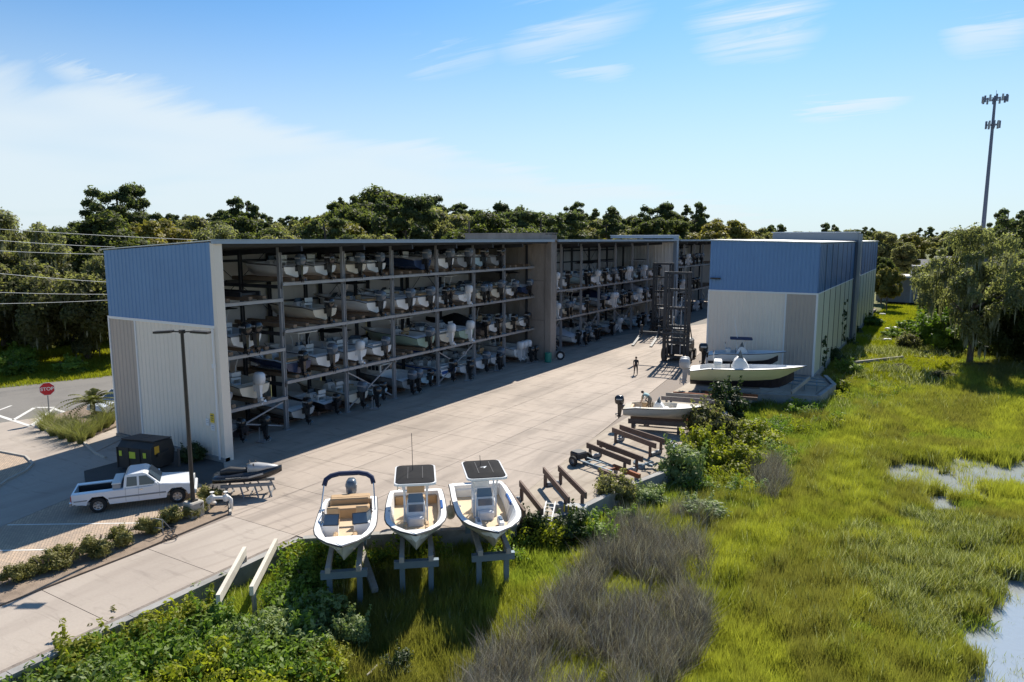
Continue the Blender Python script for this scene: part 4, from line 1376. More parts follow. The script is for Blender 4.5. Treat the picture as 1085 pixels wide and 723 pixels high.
def make_boat(name, label, loc, rz, group=None, L=6.2, B=2.4, D=0.95, style='center', hull='gel_white', deck='deck_white', floor='deck_white', top=None, topcol='canvas_black',
              motor='motor_black', nmotor=1, mk=1.0, bottom=None, bstripe=None, seat='vinyl_white', tilt=0.0, glass='glass_tint', pitch=0.0, cs=1.0):
    b = thing(name, label, 'boat', loc, rz, group)
    b.rotation_euler = (pitch, 0, rz)
    key = (L, B, D)
    o = link('hull', cached(('hull',) + key, lambda: hull_mesh(L, B, D).mesh('hull', 'gel_white')), b)
    paint(o, hull)
    o2 = link('rub_rail', cached(('rail',) + key, lambda: rail_mesh(L, B, D).mesh('rub_rail', 'rub_black')), o)
    if bstripe:
        def bs():
            m_ = MB()
            P_ = hullprof(L, B, D)
            for sg in (-1, 1):
                q = []
                for (y, yk, hb, sh, ch, cz, kz) in P_:
                    xm = ch + (hb - ch) * 0.72
                    ym = yk + (y - yk) * 0.5
                    zm = cz + (sh - cz) * 0.5
                    for f in (0.25, 0.75):
                        q.append((sg * (xm + (hb - xm) * f + .012), ym + (y - ym) * f, zm + (sh - zm) * f))
                nn = len(P_)
                m_.add(q, [(2 * i, 2 * i + 1, 2 * i + 3, 2 * i + 2) for i in range(nn - 1)])
            m_.add([(-B * .40, -0.012, D * .45), (B * .40, -0.012, D * .45), (B * .44, -0.012, D * .72), (-B * .44, -0.012, D * .72)], [(0, 1, 2, 3)])
            return m_.mesh('stripe', 'stripe_blue')
        paint(link('stripe', cached(('bs',) + key, bs), o), bstripe)
    if bottom:
        def bt():
            m_ = MB()
            P_ = hullprof(L, B, D)
            rings = [[(-ch * 1.03, yk, cz + .05), (-ch * 1.01, yk, cz - .02), (0, yk + .01, kz - .015), (ch * 1.01, yk, cz - .02), (ch * 1.03, yk, cz + .05)] for (y, yk, hb, sh, ch, cz, kz) in P_]
            m_.loft(rings, close=False, cap0=False, cap1=False)
            return m_.mesh('hull_bottom', 'antifoul')
        paint(link('hull_bottom', cached(('bt',) + key, bt), o), bottom)
    if style == 'covered':
        def cv():
            m_ = MB(); m_.smooth = True
            P_ = hullprof(L, B, D)
            rings = []
            for i, (y, yk, hb, sh, ch, cz, kz) in enumerate(P_):
                s_ = i / (NST - 1)
                hgt = 0.25 + 0.75 * math.exp(-((s_ - .45) / .22) ** 2)
                rings.append([(-hb * 1.02, y, sh - .12), (-hb * 1.0, y, sh + .05), (-hb * .55, y, sh + hgt * .7), (0, y, sh + hgt), (hb * .55, y, sh + hgt * .7), (hb * 1.0, y, sh + .05), (hb * 1.02, y, sh - .12)])
            m_.loft(rings, close=False, cap0=True, cap1=True)
            return m_.mesh('cover', 'canvas_pale')
        paint(link('cover', cached(('cv',) + key, cv), b), topcol)
    else:
        kw = dict(center=dict(open_to=0.93) if B in FULLB else dict(), skiff=dict(w_=0.24, open_to=0.72), bow=dict(open_to=0.9), cabin=dict(open_to=0.42), jon=dict(open_to=0.8, w_=0.12))[style]
        paint(link('deck', cached(('deck', style) + key, lambda: deck_mesh(L, B, D, **kw).mesh('deck', 'deck_white')), b), deck)
        paint(link('cockpit_floor', cached(('fl', style) + key, lambda: floor_mesh(L, B, D, **kw).mesh('cockpit_floor', 'deck_white')), b), floor)
        fz = D * 0.42
        cy = L * 0.44
        off = Matrix.Translation((0, cy, 0))
        if style in ('center', 'skiff'):
            hc = 0.95 if style == 'center' else 0.8
            o = link('console', cached(('con', style, fz), lambda: console_mesh(0.40, 0.36, fz, hc).mesh('console', 'deck_white')), b)
            o.location = (0, cy, fz * (1 - cs)); o.scale = (cs, cs, cs)
            o2 = link('windshield', cached(('ws', style, fz), lambda: shield_mesh(0.34, 0.36, fz + hc * .84).mesh('windshield', 'glass_tint')), o)
            paint(o2, glass)
            wheel = link('steering_wheel', cached('wheel', lambda: MB().tube([(0.17 * math.cos(a), -0.0, 0.17 * math.sin(a)) for a in [i * PI / 4 for i in range(9)]], 0.018, 4).bar((-.17, 0, 0), (.17, 0, 0), .02).mesh('steering_wheel', 'plastic_black')), o)
            wheel.location = (0, -0.42, fz + 0.62)
            o = link('leaning_post', cached(('lp', fz), lambda: MB().bbox(-.40, .40, -.18, .18, fz + .62, fz + .78, .04).bbox(-.38, .38, -.22, -.16, fz + .85, fz + 1.15, .03).box(-.36, -.30, -.14, .14, fz, fz + .62).box(.30, .36, -.14, .14, fz, fz + .62).box(-.36, .36, -.16, .16, fz + .05, fz + .35).mesh('leaning_post', 'vinyl_white')), b)
            o.location = (0, cy - 0.95 * cs, fz * (1 - cs)); o.scale = (cs, cs, cs)
            paint(o, seat)
            o = link('stern_bench', cached(('sb', fz, B), lambda: MB().bbox(-B * .38, B * .38, 0.28, .62, fz, fz + .38, .05).mesh('stern_bench', 'vinyl_white')), b)
            paint(o, seat)
        if style == 'bow':
            for sx in (-1, 1):
                o = link('helm_console', cached(('hc', fz, sx, B), lambda: MB().bbox(*( sorted((sx * B * .13, sx * B * .40))), L * .50, L * .60, fz, D * 1.14, .04).mesh('helm_console', 'deck_white')), b)
                w2 = link('windshield', cached(('wsb', L, B, D, sx), lambda: MB().add([(sx * B * .12, L * .615, D * 1.12), (sx * B * .36, L * .605, D * 1.12), (sx * B * .42, L * .52, D * 1.1), (sx * B * .11, L * .565, D * 1.47), (sx * B * .34, L * .555, D * 1.47), (sx * B * .40, L * .48, D * 1.42)],
                                                                               [(0, 1, 4, 3), (1, 2, 5, 4), (3, 4, 1, 0), (4, 5, 2, 1)]).mesh('windshield', 'glass_tint')), o)
                w3 = link('windshield_frame', cached(('wsf', L, B, D, sx), lambda: MB().tube([(sx * B * .12, L * .615, D * 1.12), (sx * B * .11, L * .565, D * 1.47), (sx * B * .34, L * .555, D * 1.47), (sx * B * .40, L * .48, D * 1.42), (sx * B * .43, L * .40, D * 1.1)], 0.022, 4).tube([(sx * B * .12, L * .615, D * 1.12), (sx * B * .36, L * .605, D * 1.12), (sx * B * .42, L * .5, D * 1.1)], .02, 4).mesh('windshield_frame', 'rub_black')), o)
                o = link('bow_seat', cached(('bse', L, B, D, sx), lambda: MB().bbox(*(sorted((sx * B * .12, sx * min(B * .32, hw(hullprof(L, B, D)[9], D * .6, .08))))), L * .62, L * .75, D * .6, D * .88, .05).mesh('bow_seat', 'vinyl_white')), b)
                paint(o, seat)
                o = link('helm_seat', cached(('hse', L, B, D, sx), lambda: MB().bbox(*(sorted((sx * B * .14, sx * B * .36))), L * .38, L * .46, fz + .25, fz + .42, .05).bbox(*(sorted((sx * B * .14, sx * B * .36))), L * .355, L * .38, fz + .3, fz + .85, .04).box(*(sorted((sx * B * .22, sx * B * .28))), L * .40, L * .44, fz, fz + .25).mesh('helm_seat', 'vinyl_white')), b)
                paint(o, seat)
            o = link('stern_bench', cached(('sbb', L, B, D), lambda: MB().bbox(-B * .36, B * .36, L * .13, L * .22, fz, fz + .42, .05).bbox(-B * .36, B * .36, L * .095, L * .13, fz + .1, D * 1.12, .05).bbox(-B * .36, B * .36, L * .02, L * .09, D * .98, D * 1.10, .04).mesh('stern_bench', 'vinyl_white')), b)
            paint(o, seat)
        if style == 'cabin':
            o = link('cabin', cached(('cab', L, B, D), lambda: MB().loft([[(-B * .36, L * .40, D * .9), (B * .36, L * .40, D * .9), (B * .30, L * .66, D * 1.05), (-B * .30, L * .66, D * 1.05)], [(-B * .34, L * .40, D + 1.0), (B * .34, L * .40, D + 1.0), (B * .27, L * .60, D + 1.0), (-B * .27, L * .60, D + 1.0)]]).bbox(-B * .37, B * .37, L * .34, L * .63, D + 1.0, D + 1.08, .04).mesh('cabin', 'deck_white')), b)
            def cw():
                m_ = MB()
                for sx in (-1, 1):
                    for k in range(3):
                        y0 = L * (.42 + .065 * k); y1 = y0 + L * .045
                        xx = sx * B * .362
                        m_.box(min(xx, xx * .96), max(xx, xx * .96), y0, y1, D + .45, D + .85)
                for k in range(3):
                    x0 = -B * .27 + k * B * .19
                    m_.box(x0, x0 + B * .15, L * .375 + 0.1, L * .40 - 0.001 + 0.0, D + .42, D + .86)
                return m_.mesh('cabin_window', 'glass_dark')
            link('cabin_window', cached(('cw', L, B, D), cw), o)
        if style == 'jon':
            for k in (0.2, 0.45, 0.7):
                o = link('bench', cached(('jb', B, D, k), lambda: MB().box(-B * .38, B * .38, -.15, .15, D * .42, D * .85).mesh('bench', 'gel_tan_grey')), b)
                o.location = (0, L * k, 0)
                paint(o, seat)
    if top in ('ttop', 'hardtop', 'bimini'):
        zt = D * .42 + 2.0
        yy = L * 0.42
        if top == 'bimini':
            zt = D + 1.25
            yy = L * .36
            fr = link('bimini_frame', cached(('bf', B, D), lambda: MB().tube([(-B * .46, 0, D), (-B * .44, -.5, zt)], .02, 4).tube([(B * .46, 0, D), (B * .44, -.5, zt)], .02, 4).tube([(-B * .46, 0, D), (-B * .44, .7, zt)], .02, 4).tube([(B * .46, 0, D), (B * .44, .7, zt)], .02, 4).tube([(-B * .44, -.5, zt), (B * .44, -.5, zt)], .02, 4).mesh('bimini_frame', 'chrome')), b)
            fr.location = (0, yy, 0)
            cn = link('canopy', cached(('bc', B, D), lambda: ttop_mesh(B * .46, 1.0, zt, .10, .03).mesh('canopy', 'canvas_black')), b)
            cn.location = (0, yy + .1, 0)
            paint(cn, topcol)
        else:
            fr = link('top_frame', cached(('tf', D), lambda: ttop_frame(0.45, 0.62, .34, .5, D * .42, zt, .030 if D < 1.12 else .045).mesh('top_frame', 'white_tube')), b)
            fr.location = (0, yy, 0)
            cn = link('canopy', cached(('tc', top, D, B), lambda: ttop_mesh(min(1.0, B * .41), 1.0, zt, .05 if top == 'ttop' else .10, .04 if top == 'ttop' else .08).mesh('canopy', 'canvas_black')), b)
            cn.location = (0, yy, 0)
            paint(cn, topcol)
    for q in range(nmotor):
        dx = (q - (nmotor - 1) / 2) * 0.66 * mk
        o = link('outboard', cached(('ob', mk), lambda: outboard_mesh(mk).mesh('outboard', 'motor_black')), b)
        o.location = (dx, -0.04, D * 0.62)
        o.rotation_euler = (-tilt, 0, 0)
        paint(o, motor)
        o2 = link('outboard_leg', cached(('ol', mk), lambda: outboard_leg_mesh(mk).mesh('outboard_leg', 'motor_black')), o)
        paint(o2, 'motor_white' if motor == 'motor_white' else ('motor_silver' if motor == 'motor_silver' else 'motor_black'))
        if motor != 'motor_white':
            link('decal', cached(('dc', mk), lambda: MB().box(-.251 * mk, .251 * mk, -.56 * mk, -.12 * mk, .66 * mk, .74 * mk).mesh('decal', 'motor_silver')), o)
    return b


# ---- boats stored in the racks
HC = {'gel_white': 'white', 'gel_cream': 'cream', 'gel_navy': 'navy', 'gel_seafoam': 'sea green', 'gel_lightblue': 'pale blue', 'gel_grey': 'grey', 'gel_tan_grey': 'tan grey', 'gel_black': 'black'}
MC = {'motor_black': 'black', 'motor_blue': 'slate', 'motor_white': 'white', 'motor_silver': 'silver'}
SC_ = {'center': 'centre console', 'skiff': 'open skiff', 'bow': 'bowrider', 'cabin': 'cabin boat', 'jon': 'flat skiff', 'covered': 'boat'}
TC_ = {'canvas_black': 'black', 'canvas_navy': 'navy', 'canvas_blue': 'blue', 'gel_white': 'white', 'canvas_pale': 'pale'}
ORD = ['first', 'second', 'third', 'fourth', 'fifth', 'sixth', 'seventh']
TIER = {0: 'ground tier', 1: 'second tier', 2: 'third tier', 3: 'top tier'}
PLAN = {  # (section, bay, tier): list of boats as (style, hull, top, topcolour, motor, nmotor, L, slot offset)
    (0, 0, 0): [('jon', 'gel_black', None, None, 'motor_black', 1, 4.6, -0.5)],
    (0, 0, 1): [('skiff', 'gel_grey', None, None, 'motor_black', 1, 5.2, -1.9), ('center', 'gel_cream', 'ttop', 'gel_white', 'motor_white', 1, 6.2, 1.0)],
    (0, 0, 2): [('center', 'gel_white', 'ttop', 'canvas_black', 'motor_black', 2, 6.2, 0.6)],
    (0, 0, 3): [],
    (0, 1, 0): [('jon', 'gel_tan_grey', None, None, 'motor_black', 1, 5.6, -1.3), ('skiff', 'gel_black', None, None, 'motor_black', 1, 4.6, 1.6)],
    (0, 1, 1): [('bow', 'gel_navy', None, None, 'motor_black', 1, 5.8, -1.55), ('center', 'gel_white', 'hardtop', 'gel_white', 'motor_blue', 1, 6.2, 1.3)],
    (0, 1, 2): [('skiff', 'gel_cream', None, None, 'motor_black', 1, 5.8, 1.2)],
    (0, 1, 3): [('skiff', 'gel_white', None, None, 'motor_blue', 1, 5.2, -1.4), ('skiff', 'gel_white', None, None, 'motor_black', 1, 5.2, 1.5)],
    (0, 2, 0): [('center', 'gel_cream', None, None, 'motor_blue', 1, 6.2, -1.5), ('jon', 'gel_lightblue', None, None, 'motor_black', 1, 4.6, 1.2)],
    (0, 2, 1): [('center', 'gel_white', 'bimini', 'canvas_black', 'motor_white', 1, 5.8, -1.4), ('bow', 'gel_white', None, None, 'motor_blue', 1, 5.8, 1.4)],
    (0, 2, 2): [('bow', 'gel_white', 'bimini', 'canvas_black', 'motor_blue', 1, 6.2, 1.2)],
    (0, 2, 3): [('skiff', 'gel_cream', None, None, 'motor_blue', 1, 5.2, -1.3), ('bow', 'gel_white', None, None, 'motor_blue', 1, 5.2, 1.3)],
    (0, 3, 0): [('cabin', 'gel_grey', None, None, 'motor_blue', 2, 6.2, -1.0), ('jon', 'gel_lightblue', None, None, 'motor_black', 1, 4.6, 1.7)],
    (0, 3, 1): [('center', 'gel_seafoam', 'ttop', 'gel_white', 'motor_blue', 1, 6.8, 1.1)],
    (0, 3, 3): [('skiff', 'gel_navy', None, None, 'motor_blue', 1, 6.2, 1.0)],
    (0, 4, 0): [('bow', 'gel_white', 'bimini', 'canvas_blue', 'motor_black', 1, 6.8, -1.2, 'stripe_blue'), ('bow', 'gel_white', None, None, 'motor_black', 1, 5.8, 1.5)],
    (0, 4, 1): [('bow', 'gel_cream', None, None, 'motor_white', 1, 6.2, -1.4), ('center', 'gel_seafoam', None, None, 'motor_white', 1, 6.2, 1.4)],
    (0, 5, 1): [('covered', 'gel_black', None, 'canvas_black', 'motor_black', 1, 6.2, -1.3), ('center', 'gel_white', 'ttop', 'canvas_black', 'motor_black', 1, 6.2, 1.4)],
    (0, 6, 0): [('center', 'gel_white', 'hardtop', 'gel_white', 'motor_white', 3, 7.8, 0.2)],
    (0, 6, 1): [('skiff', 'gel_cream', None, None, 'motor_black', 1, 5.8, -1.4), ('bow', 'gel_white', None, None, 'motor_black', 1, 5.2, 1.3)],
    (0, 6, 2): [('bow', 'gel_white', None, None, 'motor_blue', 1, 5.8, -1.5), ('center', 'gel_navy', 'bimini', 'canvas_black', 'motor_blue', 1, 5.8, 1.6)],
    (0, 6, 3): [],
    (1, 0, 0): [('jon', 'gel_tan_grey', None, None, 'motor_black', 1, 4.6, 1.0)],
    (1, 1, 0): [('covered', 'gel_white', None, 'canvas_pale', 'motor_black', 1, 5.8, 1.2)],
    (1, 6, 1): [('covered', 'gel_white', None, 'canvas_pale', 'motor_black', 1, 6.8, -1.5), ('center', 'gel_white', None, None, 'motor_black', 1, 6.2, 1.5)],
}
rr = random.Random(11)
DIM = {4.6: (1.9, 0.72), 5.6: (2.3, 0.82), 5.2: (2.3, 0.86), 5.8: (2.45, 0.94), 6.2: (2.5, 1.02), 6.8: (2.6, 1.08), 7.8: (2.9, 1.3)}
used = set()
for si, s_ in enumerate(secs):
    for bi, (ya, yb) in enumerate(bays(s_)):
        if si == 2 and bi > 3:
            continue
        lv = [0.35] + (BAY0 if (si == 0 and bi == 0) else s_['lv'])
        for ti, z in enumerate(lv):
            plan = PLAN.get((si, bi, ti))
            cy = (ya + yb) / 2
            if plan is None:
                plan = []
                for sl in (-1.42, 1.42):
                    if rr.random() < (0.05 if ti else 0.1):
                        continue
                    st_ = rr.choice(['center', 'center', 'center', 'skiff', 'bow', 'bow', 'covered' if rr.random() < .3 else 'center'])
                    if ti == 3:
                        st_ = rr.choice(['skiff', 'bow', 'skiff'])
                    tp = None
                    if st_ == 'center' and rr.random() < .8:
                        tp = rr.choice(['ttop', 'hardtop'])
                    if st_ == 'bow' and rr.random() < .3 and ti < 3:
                        tp = 'bimini'
                    plan.append((st_, rr.choice(['gel_white'] * 9 + ['gel_cream', 'gel_lightblue', 'gel_grey', 'gel_navy']), tp,
                                 rr.choice(['canvas_black', 'gel_white', 'canvas_navy', 'gel_white']) if st_ != 'covered' else rr.choice(['canvas_pale', 'canvas_navy']),
                                 rr.choice(['motor_black'] * 4 + ['motor_blue'] * 3 + ['motor_white'] * 2), 2 if rr.random() < .15 else 1, rr.choice([5.2, 5.8, 6.2, 6.2, 6.8]), sl))
            for qi, pl_ in enumerate(plan):
                stl, hl, tp, tcol, mo, nm, L, sl = pl_[:8]
                B, D = DIM[L]
                La = L * (1.1 if L < 7 else 1.0)
                n_in = len(plan)
                word = HC[hl]
                if stl == 'covered':
                    desc = '%s covered boat, %s outboard' % (TC_[tcol], MC[mo])
                else:
                    desc = '%s %s, %s%s outboard%s' % (word, SC_[stl], ('%s top, ' % TC_[tcol]) if tp else '', MC[mo], 's' if nm > 1 else '')
                place = '%s, %s %s bay, %s, %s rack' % (desc, 'left in' if (n_in > 1 and qi == 0) else ('right in' if n_in > 1 else 'alone in'), ORD[bi], TIER[ti], s_['nm'])
                mk = 0.92 if L < 5 else (1.12 if L < 6 else 1.22)
                sb = XC - 0.05 - rr.uniform(-0.25, 0.25)
                make_boat('stored_boat', place, (sb, cy + sl, z + 0.27 if ti else z + 0.05), PI / 2 + R(rr.uniform(-1.5, 1.5)), 'boats stored in the long rack building', L=La, B=B, D=D, style=stl, hull=hl,
                          deck='deck_white' if hl != 'gel_cream' else 'gel_cream', floor='deck_white' if rr.random() < .55 else 'deck_tan', top=tp, topcol=tcol or 'canvas_black', motor=mo, nmotor=nm, mk=mk,
                          bstripe=pl_[8] if len(pl_) > 8 else ('antifoul' if rr.random() < .0 else None), seat=rr.choice(['vinyl_white', 'vinyl_white', 'gel_cream', 'vinyl_tan']))
                if ti == 0:
                    pass
# low cradles for the boats on the floor of the racks
crad = cached('cradle', lambda: MB().box(-2.2, 2.2, -.75, -.55, .12, .38).box(-2.2, 2.2, .55, .75, .12, .38).box(-1.6, -1.4, -.9, .9, 0, .13).box(1.4, 1.6, -.9, .9, 0, .13).mesh('boat_cradle', 'brown_bunk'))
for si, s_ in enumerate(secs[:2]):
    for bi, (ya, yb) in enumerate(bays(s_)):
        for sl in (-1.45, 1.45):
            o = link('boat_cradle', crad)
            o.location = (-40.9, (ya + yb) / 2 + sl, 0.0)
            tag(o, 'low timber cradle on the ground tier, %s half of %s bay, %s rack' % ('left' if sl < 0 else 'right', ORD[bi], s_['nm']), 'cradle', 'low cradles on the floor of the racks')
# two empty dark frames on the third shelf of the first bay
for k, sl in enumerate((-1.6, 1.2)):
    t_ = thing('rack_frame', ('dark empty trailer frame on third shelf of first bay, nearer the end wall', 'dark empty trailer frame on third shelf of first bay, nearer the column')[k], 'frame', (-40.9, 29.6 + sl, 9.37), 0, 'dark frames on the third shelf')
    MB().box(-2.8, 2.8, -.8, -.7, 0, .3).box(-2.8, 2.8, .7, .8, 0, .3).build('side_rail', 'dark_steel', t_)
    for x in (-2.4, -0.8, 0.8, 2.4):
        MB().box(x - .06, x + .06, -.69, .69, .05, .2).build('cross_member', 'dark_steel', t_)

# ---- three boats over the marsh on steel posts
mat('beige_hull', (0.62, 0.57, 0.46), 0.35, coat=0.2, var=0.2, vscale=1)


def over_stand(loc, rz, label, zt=1.15, L=6.0):
    s = thing('boat_stand', label, 'stand', loc, rz, 'steel boat stands at the wall')
    for sx in (-0.55, 0.55):
        MB().box(sx - .09, sx + .09, -L * .42, L * .42, zt - .22, zt).build('bunk_rail', 'grey_timber', s)
        MB().box(sx - .10, sx + .10, L * .30, L * .30 + .2, -1.75, zt - .23).build('post', 'steel_blue', s)
        MB().box(sx - .10, sx + .10, -L * .34, -L * .34 + .2, 0.0, zt - .23).build('post', 'steel_blue', s)
    MB().box(-.85, .85, L * .30 + .21, L * .30 + .36, zt - .62, zt - .36).box(-.85, .85, L * .30 + .17, L * .30 + .40, zt - .36, zt - .33).build('cross_beam', 'steel_blue', s)
    MB().box(-.75, .75, -L * .34 + .02, -L * .34 + .18, zt - .45, zt - .24).build('cross_beam', 'steel_blue', s)
    return s


def heading(a, b_):
    return math.atan2(b_[1] - a[1], b_[0] - a[0]) - PI / 2


trio = []
for (stern, bow) in (((-21.5, 22.15), (-17.65, 17.6)), ((-19.6, 24.3), (-15.9, 19.65)), ((-17.85, 26.5), (-13.4, 21.4))):
    rz = heading(stern, bow)
    trio.append((stern, bow, rz, math.dist(stern, bow)))
(s1, b1, r1, l1), (s2, b2, r2, l2), (s3, b3, r3, l3) = trio
for (s_, b_, r_, l_), nm in zip(trio, ('steel stand under the navy arched boat left of the trio', 'steel stand under the middle black topped boat of the trio', 'steel stand under the right black topped boat of the trio')):
    mid = ((s_[0] + b_[0]) / 2, (s_[1] + b_[1]) / 2, 0)
    over_stand(mid, r_, nm)
bt1 = make_boat('moored_boat', 'white bowrider with tan seats and navy folded bimini arch above the wall', (s1[0], s1[1], 0.95), r1, 'boats parked over the marsh wall', L=l1, B=2.33, D=0.95, style='bow', hull='gel_white', floor='deck_tan', seat='vinyl_tan', motor='motor_blue', mk=1.0, bstripe=None)
# folded bimini on its arch
MB().tube([(-1.1, l1 * .36, 0.95), (-1.02, l1 * .18, 1.85), (-.85, l1 * .15, 2.10), (0, l1 * .13, 2.18), (.85, l1 * .15, 2.10), (1.02, l1 * .18, 1.85), (1.1, l1 * .36, 0.95)], .03, 6).build('bimini_frame', 'chrome', bt1)
m_ = MB(); m_.smooth = True
m_.tube([(-1.02, l1 * .175, 1.78), (-.95, l1 * .155, 2.01), (-.75, l1 * .14, 2.13), (-.4, l1 * .13, 2.19), (.4, l1 * .13, 2.19), (.75, l1 * .14, 2.13), (.95, l1 * .155, 2.01), (1.02, l1 * .175, 1.78)], .105, 8)
m_.build('folded_canvas', 'canvas_navy', bt1)
MB().bbox(-.95, .95, -.55, -.03, .42, .52, .04).build('swim_platform', 'deck_tan', bt1)
for k, (st_, r_, l_, nm, lab) in enumerate(((s2, r2, l2, 'a', 'white centre console with tan floor and white rimmed black T-top, middle of the trio'),
                                         (s3, r3, l3, 'b', 'cream hulled centre console with white console and black T-top, right of the trio'))):
    bt = make_boat('moored_boat', lab, (st_[0], st_[1], 0.95), r_, 'boats parked over the marsh wall', L=l_, B=2.61 if k else 2.43, D=1.0, style='center', hull='gel_white' if k == 0 else 'beige_hull', floor='deck_tan', seat='vinyl_tan' if k == 0 else 'vinyl_white',
                   top=None, motor='motor_black', mk=1.08)
    yy = l_ * .43
    fr = ttop_frame(.46, .56, .30, .60, .42, 2.36, .042).build('top_frame', 'white_tube', bt); fr.location = (0, yy, 0)
    rim = ttop_mesh(.84, 1.20, 2.36, .0, .09).build('top_rim', 'gel_white', bt); rim.location = (0, yy, 0)
    cn = ttop_mesh(.78, 1.14, 2.445, .05, .03).build('canopy', 'canvas_black', bt); cn.location = (0, yy, 0)
    for x in (-.3, .3):
        MB().box(x - .012, x + .012, -.75, .75, 2.520, 2.538).build('canopy_seam', 'rub_black', cn)
    MB().tube([(.1, -.3, 2.5), (.12, -.34, 4.1 if k == 0 else 2.95)], .012, 4).build('antenna', 'rub_black', cn)
    if k == 1:
        MB().add([(-.14, -.1, 2.55), (-.02, .16, 2.55), (.03, .16, 2.55), (.0, .03, 2.55), (.16, .05, 2.55), (.12, -.0, 2.55), (-.02, -.03, 2.55)], [(0, 1, 2, 3), (3, 4, 5, 6), (0, 3, 6)]).build('logo', 'gel_white', cn)
    for sx in (-1, 1):
        xo = min(.98, hw(hullprof(l_, 2.61 if k else 2.43, 1.0)[9], .62, .08))
        o = MB().bbox(*sorted((sx * .35, sx * xo)), l_ * .62, l_ * .74, .62, .82, .04).bbox(*sorted((sx * .35, sx * xo)), l_ * .62, l_ * .74, .82, .88, .03).build('bow_seat', 'vinyl_tan' if k == 0 else 'deck_white', bt)
        MB().bbox(*sorted((sx * 0.38, sx * xo * .95)), l_ * .64, l_ * .70, .882, .92, .02).build('seat_pad', 'vinyl_tan' if k == 0 else 'motor_blue', o)
    MB().box(-.30, .30, .375, .40, .95, 1.28).build('console_panel', 'motor_blue', bt).location = (0, yy + .0, 0)
    MB().bbox(-1.12, -1.0, l_ * .36, l_ * .52, 1.03, 1.16, .03).build('cooler_bag', 'stripe_blue', bt)
    # cleats
    for sx in (-1, 1):
        MB().box(sx * 1.08 - .02, sx * 1.08 + .02, l_ * .5, l_ * .5 + .18, 1.1, 1.13).build('cleat', 'chrome', bt)
# white fenders between the boats
for (p, lab) in (((-20.75, 24.4, 1.25), 'white round fender hanging beside the navy arched boat'), ((-18.35, 25.2, .7), 'white round fender hanging between the two black topped boats')):
    f = MB(); f.smooth = True
    f.ball((0, 0, 0), .26, .26, .34, 10, 8)
    f.tube([(0, 0, .3), (0, 0, .55)], .03, 5)
    o = f.build('fender', 'gel_cream'); o.location = p
    tag(o, lab, 'fender', 'white fenders hung beside the boats')

# loose beams reaching down from the wall into the marsh
beams = [((-21.55, 22.35, 0.15), (-17.75, 19.4, -0.35), 'grey timber beam sloping over the wall beside the navy arched boat', 'grey_timber', .26),
         ((-18.6, 23.9, 0.2), (-15.7, 20.9, -1.2), 'grey round pole leaning off the wall between the two black topped boats', 'grey_timber', .2),
         ((-23.3, 17.9, 0.55), (-20.7, 14.7, .62), 'pale plank jutting over the marsh, leftmost of the pair', 'pale_plank', .14),
         ((-22.85, 19.1, 0.55), (-20.2, 15.7, .62), 'pale plank jutting over the marsh, rightmost of the pair', 'pale_plank', .14)]
for a, b_, lab, m_, wd in beams:
    if 'round' in lab:
        o = MB().tube([a, b_], .12, 8).build('beam', m_)
    else:
        o = MB().bar(a, b_, wd, .34 if 'plank' in lab else .2).build('plank' if 'plank' in lab else 'beam', m_)
        if 'plank' in lab:
            for f in (0.03, .93):
                p = Vector(a).lerp(Vector(b_), f)
                MB().box(p.x - .06, p.x + .06, p.y - .06, p.y + .06, (-1.7 if f > .5 else -.0), p.z - .17).build('post', 'grey_timber', o)
    tag(o, lab, 'beam')

# ---- empty bunk stands on the ledge
def bunk_stand(p0, p1, q0, q1, label, zt=.95, post='brown_bunk', m_='brown_bunk'):
    c_ = ((p0[0] + q1[0]) / 2, (p0[1] + q1[1]) / 2)
    t_ = thing('bunk_stand', label, 'boat stand', (c_[0], c_[1], 0), 0, 'empty bunk stands on the ledge')
    for (a, b_) in ((p0, p1), (q0, q1)):
        A = Vector((a[0] - c_[0], a[1] - c_[1], zt - .16)); B_ = Vector((b_[0] - c_[0], b_[1] - c_[1], zt - .16))
        MB().bar(A, B_, .10, .32).build('bunk', m_, t_)
        for f in (.08, .88):
            p = A.lerp(B_, f)
            MB().box(p.x - .07, p.x + .07, p.y - .07, p.y + .07, 0.0, zt - .325).build('post', post, t_)
    for f in (.08, .88):
        A = Vector((p0[0] - c_[0], p0[1] - c_[1], .12)).lerp(Vector((p1[0] - c_[0], p1[1] - c_[1], .12)), f)
        B_ = Vector((q0[0] - c_[0], q0[1] - c_[1], .12)).lerp(Vector((q1[0] - c_[0], q1[1] - c_[1], .12)), f)
        d = (B_ - A).normalized() * .10
        MB().bar(A + d, B_ - d, .2, .18).build('foot_beam', 'plastic_grey', t_)
    return t_


z_ = .95
def pr(a, b_, c_, d):
    return at(a[0], a[1], z_), at(b_[0], b_[1], z_), at(c_[0], c_[1], z_), at(d[0], d[1], z_)


SL = [((534, 512), (556, 541), (551, 509), (575, 539), 'empty brown bunk stand nearest the black topped boats'),
      ((576, 495), (603, 527), (592, 493), (621, 522), 'empty brown bunk stand beside the aluminium ladder and yellow stakes'),
      ((622, 469), (668, 487), (633, 466), (681, 484), 'empty brown bunk stand next to the dark wheeled trailer'),
      ((649, 453), (695, 470), (657, 450), (707, 466), 'empty grey bunk stand just below the boat with the bending man')]
for a, b_, c_, d, lab in SL:
    bunk_stand(*pr(a, b_, c_, d), lab)
# stands further up towards the yellow boat
bunk_stand((-18.0, 52.8), (-12.9, 53.9), (-18.1, 54.2), (-13.0, 55.3), 'long grey bunk stand between the grey boat and the yellow boat', .9, 'grey_timber', 'grey_timber')
bunk_stand((-17.9, 49.4), (-13.0, 50.2), (-17.9, 50.7), (-13.1, 51.5), 'rusty red bunk stand right above the bow of the grey boat', .55, 'rust', 'rust')

